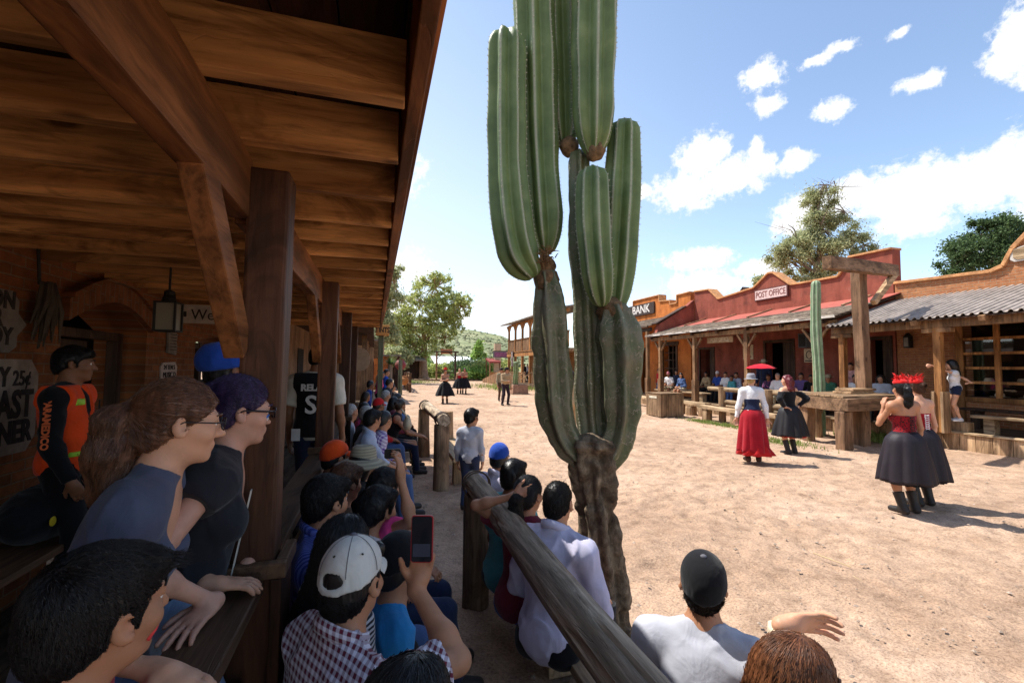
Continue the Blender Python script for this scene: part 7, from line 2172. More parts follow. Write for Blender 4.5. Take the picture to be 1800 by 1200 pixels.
def hair(p, style, mat, parent, res, detail=False, seed=1, under=False):
 c, M, q = p.head, p.HM, p.hs
 def L(x, y, z): return c + M @ (np.array([x, y, z]) * q)
 tail = []
 r0 = {'buzz': .004, 'short': .011, 'crop': .009}.get(style, .014)
 if under: r0 = min(r0, .006)
 cap = [('ell', L(0, -.016, .034), np.array([.075 + r0, .096 + r0, .089 + r0 * 1.1]) * q, M, .01)]
 # back of the skull down to the nape
 cap.append(('ell', L(0, -.05, -.03), np.array([.062 + r0 * .6, .052 + r0, .062]) * q, M, .03))
 n1 = nrm(M @ np.array([0, .72, -.69]))
 lo_p = L(0, .066, .052)
 if style in ('short', 'buzz', 'crop'): n1 = nrm(M @ np.array([0, .62, -.78])); lo_p = L(0, .07, .056)
 F = Field(*bounds(cap + [('ell', L(0, -.05, -.2), (.2, .2, .2), None, 0)] if style in ('long', 'ponytail', 'curly') else cap), res)
 apply(F, cap)
 F.cutplane(lo_p, n1)
 if under: F.cutplane(L(0, .06, .045), nrm(M @ np.array([0, .1, 1])))
 for s in (-1, 1):
  F.ell(L(s * .09, -.0, -.018), np.array([.024, .036, .046]) * q, M, .008, sub=True)
  if style in ('short', 'crop') : F.cone(L(s * .074, .022, .03), L(s * .072, .02, -.012), .007 * q, .004 * q, .01)
 if style in ('short', 'crop') and detail:
  F.cone(L(-.045, .07, .085), L(.045, .07, .085), .02 * q, .02 * q, .03)
 if style == 'long':
  d0 = p.neck - p.up * .1 * p.S - p.fwd * .09 * p.S
  F.ell(L(0, -.055, -.03), np.array([.085, .062, .1]) * q, M, .04)
  F.cone(L(0, -.065, -.06), d0, .078 * q, .06 * q, .04)
  for s in (-1, 1): F.cone(L(s * .058, -.02, .0), d0 + M[:, 0] * s * .07, .03 * q, .02 * q, .04)
 if style == 'curly':
  F.ell(L(0, -.05, -.02), np.array([.12, .085, .13]) * q, M, .05)
  for s in (-1, 1): F.cone(L(s * .075, -.03, -.0), L(s * .1, -.05, -.2), .05 * q, .06 * q, .04)
  F.cone(L(0, -.09, -.05), L(0, -.1, -.22), .06 * q, .06 * q, .05)
 if style == 'ponytail':
  t0 = L(0, -.112, .035); drop = np.array([0, 0, -1.0]); bk = -M[:, 1]
  t1 = t0 + (bk * .05 + drop * .04) * q; t2 = t0 + (bk * .055 + drop * .14) * q; t3 = t0 + (bk * .04 + drop * .24) * q; t4 = t0 + (bk * .0 + drop * .31) * q
  for (a, b, ra, rb) in ((t0, t1, .022, .036), (t1, t2, .036, .048), (t2, t3, .048, .044), (t3, t4, .044, .018)): F.cone(a, b, ra * q, rb * q, .03)
  tail = [t0, t1, t2, t3, t4]
 if style == 'bun':
  F.ell(L(0, -.12, .04), np.array([.045, .04, .045]) * q, M, .015)
 if detail or style == 'curly':
  def fn(P):
   x = (P - c) @ M / q
   if style == 'ponytail': a = np.arctan2(x[:, 0], (x[:, 2] - .035)); w = np.sin(a * 34 + vnoise(P, 18, seed) * 2.5)
   elif style in ('long', 'bun'): a = np.arctan2(x[:, 0], x[:, 1] + .03); w = np.sin(a * 30 + vnoise(P, 14, seed) * 3)
   elif style == 'curly': return (.012 * vnoise(P, 36.0, seed)).astype(np.float32)
   else: a = np.arctan2(x[:, 0], x[:, 1] + .06); w = np.sin(a * 40 + vnoise(P, 25, seed) * 4)
   return ((.0022 if style != 'long' else .0012) * w + .003 * vnoise(P, 28, seed + 1)).astype(np.float32)
  F.displace(fn)
 V, Q = F.mesh()
 o = mesh_obj('hair', V, Q, mat, parent, smooth=True, world_space=False)
 if detail:
  if style in ('ponytail', 'bun'):
   def flow(x):
    d = np.array([0, -.112, .035]) - x; head = ((x[:, 1] > -.125) & (x[:, 2] > -.1)) | (style == 'bun')
    dn = np.tile([0.0, -.15, -1.0], (len(x), 1))
    return np.where(head[:, None], d / (np.linalg.norm(d, axis=1, keepdims=True) + 1e-6), dn)
  elif style == 'long':
   def flow(x):
    d = x - np.array([0, .03, .13]); d[:, 2] -= .12; return d / (np.linalg.norm(d, axis=1, keepdims=True) + 1e-6)
  else:
   def flow(x):
    d = x - np.array([0, -.075, .10]); d[:, 2] -= .03; d[:, 1] += .02; return d / (np.linalg.norm(d, axis=1, keepdims=True) + 1e-6)
  strands(F, L, M, p, o, mat, 9000 if res < .0085 else 3000, flow, .13 if style not in ('short', 'crop', 'buzz') else .038, seed, lift=.0018 if style != 'short' else .0045, jitter=.22 if style in ('short', 'crop', 'buzz') else .07, region=(lambda x: x[:, 2] < -.02) if under else None)
  if style == 'ponytail':
   m = MB(); m.tube([L(0, -.106, .036), L(0, -.124, .03)], .024 * q, 12); mesh_obj('hair_tie', m.v, m.f, BLACKP, o, smooth=True, world_space=False)
 return o
def glasses(p, mat, parent, style='wire'):
 c, M, q = p.head, p.HM, p.hs
 def L(x, y, z): return c + M @ (np.array([x, y, z]) * q)
 m = MB(); r = .0022 if style == 'wire' else .0038
 for s in (-1, 1):
  m.tube([L(s * (.033 + .025 * math.cos(a)), .112 - .004 * abs(math.cos(a)), .010 + .019 * math.sin(a)) for a in np.linspace(0, 6.283, 18)], r * q, 6, cap=False)
  m.tube([L(s * .058, .106, .015), L(s * .078, .07, .014), L(s * .084, .0, .012), L(s * .083, -.02, .0)], r * q * 1.1, 6)
 m.tube([L(-.009, .117, .014), L(.009, .117, .014)], r * q, 6)
 return mesh_obj('glasses', m.v, m.f, mat, parent, smooth=True, world_space=False)
def person(label, pose, loc, rz, skin_='tan', hair_=None, top=None, bottom=None, shoe=SHOE, res=.02, group=None, cap=None, hat=None, detail=False, face=True, seed=1, extra=None, cat='person', collar=False, sleeves=1.0, neckline=None, hem=.0, skirt=None, boots=None, apron=None, socks=None):
 """sleeves: 0 none, .5 short, 1 long. top/bottom are materials (bottom may be (material, 'shorts'))"""
 t = thing('person', label, cat, loc, rz, group)
 p = pose; S = p.S; res_b = res
 sh = []
 sh += torso_shapes(p)
 for s in 'RL':
  a = p.arm[s]
  fm = .82 if p.female else .97
  sh += [('cone', p.sh[s], a['e'], .052 * S * fm, .040 * S * fm, .02), ('cone', a['e'], a['w'], .041 * S * fm, .026 * S * fm, .015), ('ell', a['e'] * .7 + a['w'] * .3, np.array([.042, .042, .042]) * S * fm, None, .03)]
  sh += hand_shapes(a, S, s, res_b)
  hj, k, an = p.leg[s]
  sh += [('cone', hj, k, .088 * S, .056 * S, .03), ('cone', k, an, .054 * S, .038 * S, .02)]
  back = nrm(np.cross(k - an, (1, 0, 0))); back = back if back[1] < 0 else -back
  sh += [('ell', k * .65 + an * .35 + back * .018 * S, np.array([.05, .05, .09]) * S, None, .03)]
  fd = nrm(np.array([(1 if s == 'R' else -1) * .18, 1, 0]))
  sh += [('cone', an - fd * .02 * S + (0, 0, -.045 * S), an + fd * .15 * S + (0, 0, -.055 * S), .042 * S, .03 * S, .02)]
 sh += head_shapes(p)
 body, _ = grow('body', sh, res_b, SKIN[skin_], t)
 c, M, q = p.head, p.HM, p.hs
 def L(x, y, z): return c + M @ (np.array([x, y, z]) * q)
 if face and res <= .013:
  for s in (-1, 1):
   m = MB(); r = .0115 * q
   def ball(ctr, r_, name, mat, par, sq=1.0):
    bmm = bmesh.new(); bmesh.ops.create_uvsphere(bmm, u_segments=14, v_segments=10, radius=r_)
    me = bpy.data.meshes.new(name); bmm.to_mesh(me); bmm.free()
    me.transform(Matrix.Translation(Vector(ctr))); me.materials.append(mat)
    for f in me.polygons: f.use_smooth = True
    ob = bpy.data.objects.new(name, me); COL.objects.link(ob); ob.parent = par; return ob
   e = ball(L(s * .031, .0785, .0095), .0135 * q, 'eye', EYE_W, t)
   ball(L(s * .031, .0872, .0095), .0062 * q, 'iris', EYE_D, e)
   m = MB(); m.tube([L(s * .015, .1, .032), L(s * .032, .098, .039), L(s * .05, .084, .033)], [.0035 * q, .004 * q, .002 * q], 6)
   mesh_obj('eyebrow', m.v, m.f, HAIR.get(hair_[1], HAIR['dark']) if hair_ else HAIR['dark'], t, smooth=True, world_space=False)
 # clothing
 rc = max(res, .007)
 if top is not None:
  g = .012
  ts = torso_shapes(p, g)
  for s in 'RL':
   a = p.arm[s]
   if sleeves >= 1: ts += [('ell', a['e'] * .8 + a['w'] * .2, np.array([.058, .058, .058]) * S, None, .03), ('cone', p.sh[s], a['e'], .068 * S, .054 * S, .03), ('cut', a['e'], a['w'] * .96 + a['e'] * .04, .055 * S, .042 * S, .02)]
   elif sleeves > 0:
    e = p.sh[s] + (a['e'] - p.sh[s]) * (sleeves * 1.35); ts += [('cut', p.sh[s], e, .068 * S, .068 * S, .03)]
  cuts = [None]
  if skirt is None and hem is not None: cuts.append((p.hip + p.up * (hem - .08) * S, -p.up))
  if skirt is not None and sleeves < 1: cuts.append((p.hip + p.up * .1 * S, -p.up))
  if skirt is not None and sleeves >= 1: cuts.append((p.hip - p.up * .19 * S, -p.up))
  subs = []
  if neckline == 'scoop': subs.append((p.neck + p.fwd * .115 * S - p.up * .07 * S, (.085 * S, .085 * S, .115 * S), np.stack([p.right, p.fwd, p.up], 1), .01))
  if neckline == 'vee': subs.append((p.neck + p.fwd * .10 * S - p.up * .09 * S, (.05 * S, .075 * S, .17 * S), np.stack([p.right, p.fwd, p.up], 1), .01))
  if neckline == 'strapless':
   cuts[0] = (p.hip + p.up * .335 * S, p.up)
  if neckline == 'offshoulder': cuts[0] = (p.hip + p.up * .44 * S, p.up)
  if collar: ts += [('cone', p.neck + p.up * .03 * S - p.fwd * .01, p.neck + p.up * .055 * S - p.fwd * .012, .066 * S, .064 * S, .02)]
  cuts = [c_ for c_ in cuts if c_ is not None]
  if neckline not in ('strapless', 'offshoulder'): subs.append((p.neck + p.up * (.135 if not collar else .15) * S + p.fwd * .015, (.098 * S, .105 * S, .105 * S), np.stack([p.right, p.fwd, p.up], 1), .006))
  if sleeves == 0 and neckline not in ('strapless', 'offshoulder'):
   for s, sg in (('R', 1), ('L', -1)): cuts.append((p.sh[s] + p.right * sg * -.0 * S + p.up * 0, p.right * sg * 1.0 + p.up * .1))
  o, _ = grow('shirt' if sleeves else 'top', ts, rc, top, t, cuts, folds(.012 if collar else (.0085 if rc < .012 else .009), seed), subs)
  if collar:
   m = MB(); cc = p.neck + p.up * .045 * S - p.fwd * .006
   ring = []
   for a in np.linspace(.35, 2 * math.pi - .35, 22):
    ring.append(cc + (p.right * math.sin(a) * .068 + p.fwd * math.cos(a) * .072) * S - p.up * .028 * math.cos(a) * S)
   m.tube(ring, [.012 * S] * 22, 8); vv = np.array(m.v); cz = np.repeat(np.array(ring), 8, 0); vv = cz + (vv - cz) * 1.0 + np.outer((vv - cz) @ p.up, p.up) * .9
   mesh_obj('collar', vv, m.f, top, o, smooth=True, world_space=False)
 if bottom is not None:
  bm_, kind = bottom if isinstance(bottom, tuple) else (bottom, 'long')
  g = .01
  M3 = np.stack([p.right, p.fwd, p.up], 1)
  bs = [('ell', p.hip + p.up * .03 * S, ((.168 if p.female else .158) * S * (.4 + .6 * p.stout) + g, .112 * S * (.4 + .6 * p.stout) + g, .125 * S), M3, .05)]
  for s in 'RL':
   hj, k, an = p.leg[s]
   bs += [('cone', hj, k, .096 * S, .07 * S, .04)]
   if kind == 'long': bs += [('cut', k, an + nrm(an - k) * .02, .069 * S, .058 * S, .03)]
   elif kind == 'shorts':
    bs[-1] = ('cut', hj, hj + (k - hj) * .8, .1 * S, .088 * S, .04)
   elif kind == 'mini': bs[-1] = ('cut', hj, hj + (k - hj) * .35, .1 * S, .095 * S, .04)
  grow('trousers' if kind == 'long' else 'shorts', bs, rc, bm_, t, [(p.hip + p.up * .115 * S, p.up)], folds(.006, seed + 5, .6))
 if skirt is not None:
  smat, length, flare, petti = skirt
  n, m_ = 96, 16; vs = []; w = p.hip + p.up * .12 * S
  g = np.random.default_rng(seed + 9); ph = g.uniform(0, 6, 3)
  for i in range(m_ + 1):
   u = i / m_
   z = w[2] - length * u
   for k in range(n):
    a = 2 * math.pi * k / n
    hb = .05 * min(1, u / .14); rx = (.138 + hb) * S + flare * (u ** .8); ry = (.112 + hb * .9) * S + flare * .9 * (u ** .8)
    fo = 1 + .11 * min(1, u * 1.5) * (abs(math.sin(5.5 * a + ph[0])) * 1.1 - .6 + math.sin(7 * a + ph[1] + u) * .45)
    hz = .012 * u * math.sin(5 * a + ph[2])
    vs.append((w[0] + rx * fo * math.cos(a), w[1] * (1 - u) + ry * fo * math.sin(a), z + hz))
  fs = [(i * n + k, i * n + (k + 1) % n, (i + 1) * n + (k + 1) % n, (i + 1) * n + k) for i in range(m_) for k in range(n)]
  so = mesh_obj('skirt', vs, fs, smat, t, smooth=True, world_space=False)
  md = so.modifiers.new('thickness', 'SOLIDIFY'); md.thickness = .006
  if petti is not None:
   vs2 = []
   for i in range(5):
    u = .55 + i * .1125
    for k in range(n):
     a = 2 * math.pi * k / n; rr = .13 * S + flare * .86 * (u ** .8); fo = 1 + .09 * math.sin(19 * a + i * .3)
     vs2.append((rr * fo * math.cos(a), rr * fo * math.sin(a), w[2] - length * u - (.02 if i == 4 else 0)))
   mesh_obj('petticoat', vs2, [(i * n + k, i * n + (k + 1) % n, (i + 1) * n + (k + 1) % n, (i + 1) * n + k) for i in range(4) for k in range(n)], petti, so, smooth=True, world_space=False)
 if shoe is not None:
  for s in 'RL':
   hj, k, an = p.leg[s]; fd = nrm(np.array([(1 if s == 'R' else -1) * .18, 1, 0]))
   ss = [('cone', an - fd * .025 * S + (0, 0, -.04 * S), an + fd * .15 * S + (0, 0, -.052 * S), .05 * S, .038 * S, .02), ('cone', an + (0, 0, -.03 * S), an + (0, 0, .0), .048 * S, .046 * S, .02)]
   if boots: ss.append(('cut', an, an + (k - an) * boots, .05 * S, .062 * S, .02))
   grow('boot' if boots else 'shoe', ss, max(.008, res * .7), shoe, t, zmin=float(an[2] - .083 * S))
 if hair_ is not None:
  hair(p, hair_[0], HAIR[hair_[1]], t, max(res * .8, .005) if detail else max(res * .8, .009), detail or (res < .0125 and cap is None and hat is None), seed, under=cap is not None or hat is not None)
 if cap is not None: hat_cap(p, cap[0], cap[1], t, max(.005, min(res, .012)), **(cap[2] if len(cap) > 2 else {}))
 if hat is not None: hat_brim(hat[0], p, hat[1], t, **hat[2])
 if extra: extra(t, p, L)
 return t
def place(pose, target, rz, floor=0.0):
 """root location that brings the pose's head centre over the target's ground point"""
 cs, sn = math.cos(rz), math.sin(rz); h = pose.head
 return (float(target[0] - (h[0] * cs - h[1] * sn)), float(target[1] - (h[0] * sn + h[1] * cs)), floor)
def local(pose_loc, rz, w):
 """world point in the person's own space"""
 d = np.array(w, float) - np.array(pose_loc); cs, sn = math.cos(-rz), math.sin(-rz)
 return np.array([d[0] * cs - d[1] * sn, d[0] * sn + d[1] * cs, d[2]])
def FACE(dx, dy):
 """rotation that turns the body's +y to the world direction (dx, dy)"""
 return math.atan2(-dx, dy)
# ---------------------------------------------------------------- the crowd
C_ = {}
for nm, col in dict(slate=(.075, .085, .135), charcoal=(.022, .022, .028), black=(.010, .010, .012), white=(.74, .73, .74), offwhite=(.62, .58, .5), lilac=(.55, .53, .68), paleblue=(.42, .47, .6), teal=(.10, .34, .33), turq=(.07, .30, .33),
     maroon=(.16, .022, .04), grey=(.45, .46, .52), blue=(.025, .06, .28), royal=(.02, .07, .38), sky=(.03, .25, .56), orange=(.75, .075, .012), hivis=(.95, .085, .015), red=(.50, .018, .02), deepred=(.34, .012, .022), pink=(.65, .06, .22),
     navy=(.014, .02, .05), denim=(.07, .12, .26), paledenim=(.30, .42, .60), darkdenim=(.022, .032, .075), tan=(.42, .29, .16), cream=(.6, .5, .36), beige=(.46, .40, .28), purple=(.16, .10, .27), straw=(.5, .42, .29), brown=(.1, .055, .03), khaki=(.3, .25, .16), yellow=(.55, .36, .04), palepink=(.55, .3, .3), green=(.05, .16, .1)).items():
 C_[nm] = cloth('cloth_' + nm, col)
C_['gingham'] = cloth('cloth_gingham', (.13, .018, .035), (.66, .63, .70), 'gingham', 270.0)
C_['stripe'] = cloth('cloth_stripe', (.03, .03, .035), (.55, .55, .55), 'hstripes', 420.0)
C_['bluestripe'] = cloth('cloth_bluestripe', (.035, .055, .26), (.12, .15, .45), 'stripes', 520.0)
C_['plaid'] = cloth('cloth_purple_plaid', (.14, .06, .28), (.6, .55, .65), 'gingham', 150.0)
C_['floral'] = cloth('cloth_floral', (.03, .025, .07), (.4, .1, .22), 'dots', 26.0)
C_['lace'] = cloth('cloth_red_lace', (.25, .01, .016), (.012, .01, .012), 'dots', 42.0)
LEN = {}
def look_at(pose_face, pos, target):
 d = nrm(np.array([target[0] - pos[0], target[1] - pos[1], 0])); a = math.atan2(d[0], d[1]); b = math.atan2(pose_face[0], pose_face[1])
 y = math.degrees(a - b); y = (y + 180) % 360 - 180
 return max(-78, min(78, y))
ACT = np.array([8.5, 11.0])
GRP_L = 'spectators seated along the porch'
GRP_R = 'spectators seated behind the log rail'
GRP_P = 'spectators under the post office porch'
GRP_F = 'spectators further down the left side'
def P(label, px, py, kind='sit', h=1.68, face=(1, .15), D=None, X=None, feet=False, floor=0.0, seat=.42, head=None, lean=.12, child=False, female=False, stout=1.0, arms=None, legs=None, side=0., knees=None, fit=False, look=None, pitch=-4, roll=0, world_arms=None, res=.02, **kw):
 rz = FACE(*face)
 base = dict(seat=seat, lean=lean, side=side, female=female, stout=stout, child=child, legs=legs, knees=knees)
 po = make_pose(kind, h, head=(0, 0, 0), **base)
 def tgt(po):
  if feet:
   g = gnd(px, py, floor); return g
  if D is not None: return dep(px, py, D)
  if X is not None: return onX(px, py, X)
  return gnd(px, py, po.head[2] + floor)
 t = tgt(po)
 if fit:
  for _ in range(4):
   dz = t[2] - (po.head[2] + floor)
   if kind == 'sit': seat += dz; base['seat'] = seat
   else: h += dz * 1.05
   po = make_pose(kind, h, head=(0, 0, 0), **base); t = tgt(po)
  print('FIT', label[:30], round(h, 2), round(seat, 2))
 yaw = look_at(face, t, look if look is not None else ACT) if head is None else head
 po = make_pose(kind, h, head=(yaw, pitch, roll), **base)
 t = tgt(po)
 loc = (float(t[0]), float(t[1]), floor) if feet else place(po, t, rz, floor)
 A = dict(arms or {})
 for s, sp in (world_arms or {}).items():
  sp = dict(sp); sp['w'] = local(loc, rz, sp['w'])
  for kk in ('hd', 'palm', 'pole'):
   if kk in sp: sp[kk] = local((0, 0, 0), rz, sp[kk])
  A[s] = sp
 po = make_pose(kind, h, head=(yaw, pitch, roll), arms=A, **base)
 if not feet and (D is not None or X is not None):
  dz = t[2] - (po.head[2] + floor)
  if abs(dz) > .12: print('HEAD OFF %.2f' % dz, label)
 LEN[label] = (np.round(loc, 2), np.round(t, 2))
 return person(label, po, loc, rz, res=res, **kw), po, loc, rz
# --- people leaning on the porch rail
def boy_paint(t, p, L):
 for col, dz, nm in (((.62, .05, .05), -.012, 'red_face_paint'), ((.8, .78, .76), 0.004, 'white_face_paint')):
  m = MB(); pts = [L(.054, .058, -.052 + dz), L(.052, .072, -.036 + dz), L(.044, .084, -.02 + dz)]
  m.tube(pts, .004, 6); mesh_obj('face_paint', m.v, m.f, plain(nm, col, rough=.6, bump=0), t, smooth=True, world_space=False)
def near_people():
 P('boy with short black hair and painted cheek in a red shirt at the rail', 178, 1078, 'stand', h=1.27, fit=True, D=.84, floor=.2, lean=.30, face=(1, .25), child=True, look=(4.5, 7.6), pitch=-2, roll=4, res=.006, detail=True, hair_=('short', 'black'), skin_='tan', top=C_['deepred'], sleeves=.55, bottom=C_['darkdenim'], extra=boy_paint, seed=3)
 rh = gnd(315, 1212, 1.11)
 def wom(t, p, L):
  glasses(p, plain('dark_glasses_frame', (.03, .022, .02), rough=.3, bump=0), t)
 P('woman with brown ponytail and glasses in a slate blue shirt leaning on the rail', 316, 742, 'stand', h=1.60, fit=True, D=1.24, floor=.2, lean=.30, face=(1, .12), female=True, look=(6, 4.6), pitch=-8, res=.0065, detail=True, hair_=('ponytail', 'redbrown'), skin_='light', top=C_['slate'], sleeves=.5, neckline='scoop', bottom=C_['denim'], extra=wom, seed=5,
   world_arms={'R': dict(w=rh + np.array([-.05, .02, .035]), palm=(0, 0, -1), hd=(.8, -.5, -.1), pole=(-1, .1, -.3), curl=.25), 'L': dict(w=(-.47, 1.62, 1.13), palm=(0, 0, -1), hd=(1, .2, -.1), pole=(-.3, 1, .1), curl=.3)})
 r1, l1 = gnd(375, 1058, 1.125), gnd(436, 990, 1.125)
 def pur(t, p, L):
  glasses(p, plain('black_plastic_frame', (.02, .012, .014), rough=.25, bump=0), t, 'thick')
  for col, dz, nm in (((.75, .76, .8), 0, 'white_face_paint'), ((.06, .2, .6), .012, 'blue_face_paint')):
   m = MB(); m.tube([L(.056, .068, -.03 + dz), L(.05, .082, -.022 + dz), L(.038, .092, -.012 + dz)], .004, 6)
   mesh_obj('face_paint', m.v, m.f, plain(nm, col, bump=0), t, smooth=True, world_space=False)
  m = MB(); S = p.S
  a = p.neck + p.fwd * .118 * S - p.up * .10 * S
  m.bar(a, p.hip + p.up * .02 * S + p.fwd * .128 * S, .022, .004, up=p.fwd, seg=4); mesh_obj('lanyard', m.v, m.f, C_['offwhite'], t, world_space=False)
 P('woman with purple hair and black glasses in a charcoal top propped on the rail', 421, 722, 'stand', h=1.64, fit=True, D=1.53, floor=.2, lean=.2, face=(1, .12), female=True, look=(7, 5.0), pitch=-8, res=.0065, detail=True, hair_=('bun', 'purple'), skin_='pink', top=C_['charcoal'], sleeves=.2, neckline='vee', bottom=C_['paledenim'], extra=pur, seed=6,
   world_arms={'R': dict(w=r1, palm=(0, 0, -1), hd=(-.35, -.9, -.15), pole=(-.6, -.8, 0), curl=.2, spread=.16, thumb=.2), 'L': dict(w=l1, palm=(0, 0, -1), hd=(-.3, .9, -.15), pole=(-.4, 1, 0), curl=.3)})
 def turban(t, p, L):
  sh = [('ell', L(0, -.03, .055), np.array([.10, .115, .10]), p.HM, .01), ('ell', L(0, -.10, .05), np.array([.075, .06, .075]), p.HM, .04)]
  o, _ = grow('blue_bandana', sh, .01, C_['royal'], t, [(L(0, .05, .035), nrm(p.HM @ np.array([0, .25, -1])))], folds(.006, 4, 1.5))
 P('person in a bright blue bandana standing behind the purple haired woman', 403, 652, 'stand', h=1.76, fit=True, D=2.3, floor=.2, face=(.8, .5), res=.012, hair_=('short', 'black'), skin_='brown', top=C_['black'], bottom=C_['black'], extra=turban, seed=7)
 def para(t, p, L):
  S = p.S
  vest = torso_shapes(p, .028)
  cuts = [(p.neck + p.up * .03 * S, p.up), (p.hip - p.up * .03 * S, -p.up), (p.sh['R'] + p.right * .012, p.right), (p.sh['L'] - p.right * .012, -p.right)]
  M3 = np.stack([p.right, p.fwd, p.up], 1)
  grow('vest', vest, .009, C_['hivis'], t, cuts, folds(.005, 9), [(p.neck + p.fwd * .13 * S - p.up * .04 * S, (.05 * S, .07 * S, .16 * S), M3, .01)])
  lime = plain('reflective_lime', (.42, .75, .05), rough=.4, bump=0)
  for z, xa, xb in ((.075, .02, .15), (.075, -.15, -.03)):
   s2 = torso_shapes(p, .033)
   grow('reflective_strip', s2, .008, lime, t, [(p.hip + p.up * (z + .035) * S, p.up), (p.hip + p.up * (z - .0) * S, -p.up), (p.hip + p.right * xb, p.right), (p.hip + p.right * xa, -p.right), (p.hip, -p.fwd)])
  grow('reflective_strip', torso_shapes(p, .033), .008, lime, t, [(p.neck - p.up * .06 * S, p.up), (p.neck - p.up * .105 * S, -p.up), (p.hip + p.right * .145, p.right), (p.hip + p.right * .06, -p.right), (p.hip, -p.fwd)])
  a = p.arm['R']; ax = nrm(a['e'] - p.sh['R']); out = nrm(p.right - ax * (p.right @ ax))
  o = lettering('PARAMEDICO', .05, (p.sh['R'] * .42 + a['e'] * .58) + out * .073, ax, np.cross(out, ax), plain('orange_print', (.75, .16, .05), bump=0), t, bold=.002, depth=.004)
  o.data.transform(Matrix.Translation(Vector(t.location)))
  m = MB(); q = p.hip + p.fwd * .16 * S + p.up * .13 * S; m.bar(q + p.right * .02, q + p.right * .14, .006, .006); m.bar(q + p.fwd * .008 + p.up * .3, q + p.fwd * -.01 - p.up * .15, .008, .006, up=p.right); mesh_obj('zipper', m.v, m.f, BLACKP, t, world_space=False)
 P('paramedic in an orange reflective vest leaning beside the dark doorway', 132, 640, 'stand', h=1.72, fit=True, D=3.05, floor=.2, lean=-.02, face=(.97, .12), look=(6, 6.5), res=.010, hair_=('short', 'black'), skin_='brown', top=C_['black'], bottom=C_['black'], extra=para, seed=8,
   arms={'R': dict(w=(.24, .12, .86), pole=(.7, -.8, 0), hd=(-.3, .4, -1), palm=(-1, 0, 0)), 'L': dict(w=(-.2, .16, .88), pole=(-.7, -.6, 0), hd=(.2, .4, -1), palm=(1, 0, 0))})
 def relay(t, p, L):
  S = p.S; M3 = np.stack([p.right, p.fwd, p.up], 1)
  grow('vest', torso_shapes(p, .024), .011, C_['black'], t, [(p.neck + p.up * .03 * S, p.up), (p.hip - p.up * .05 * S, -p.up), (p.sh['R'] + p.right * .0, p.right), (p.sh['L'] - p.right * .0, -p.right)], folds(.004, 2))
  wh = plain('white_print', (.72, .7, .68), bump=0)
  for s, sz, z in (('RELA', .085, .40), ('S', .24, .24)):
   o = lettering(s, sz, p.hip + p.up * z * S - p.fwd * .142 * S, p.right, p.up, wh, t, bold=.004); o.data.transform(Matrix.Translation(Vector(t.location)))
  m = MB(); q = p.hip - p.right * .12 - p.fwd * .155 - p.up * .02; m.cbox(q, (.075, .006, .11)); mesh_obj('name_tag', m.v, m.f, wh, t, world_space=False)
 P('man in a lettered black vest seen from behind between the porch posts', 560, 618, 'stand', h=1.78, D=4.5, floor=.2, lean=.04, face=(.15, 1), head=10, res=.014, hair_=('short', 'black'), skin_='brown', top=C_['offwhite'], sleeves=.55, bottom=C_['darkdenim'], extra=relay, seed=9)
near_people()
def phone(label, c, right, up, mat_case, w=.072, hh=.148, screen=True):
 c = np.array(c); r = nrm(right); u = nrm(up - r * (np.array(up) @ r)); n = np.cross(r, u)
 t = thing('mobile_phone', label, 'phone', c)
 def slab(a, b, d0, d1, rad=.011):
  pts = []
  for (sx, sy, a0) in ((1, 1, 0), (-1, 1, 90), (-1, -1, 180), (1, -1, 270)):
   for k in range(5):
    q = R(a0 + k * 22.5); pts.append((sx * (a - rad) + rad * math.cos(q), sy * (b - rad) + rad * math.sin(q)))
  vs = [c + r * x + u * y + n * d0 for x, y in pts] + [c + r * x + u * y + n * d1 for x, y in pts]; k = len(pts)
  m = MB(); m.add(vs, [tuple(reversed(range(k))), tuple(range(k, 2 * k))] + [(i, (i + 1) % k, (i + 1) % k + k, i + k) for i in range(k)]); return m
 slab(w / 2, hh / 2, -.006, .004).build('case', mat_case, t, bevel=.001)
 if screen:
  g = plain('dark_phone_screen', (.012, .014, .02), rough=.08, var=.05, bump=0, spec=.6)
  slab(w / 2 - .0028, hh / 2 - .0032, .0042, .0055, .008).build('screen', g, t)
  m = MB(); m.add([c + r * x + u * y + n * .0058 for x, y in ((-w / 2 + .008, -.055), (w / 2 - .008, -.055), (w / 2 - .008, -.015), (-w / 2 + .008, -.015))], [(0, 1, 2, 3)]); m.build('screen_image', plain('phone_preview', (.05, .055, .075), rough=.1, bump=0), t)
 return t
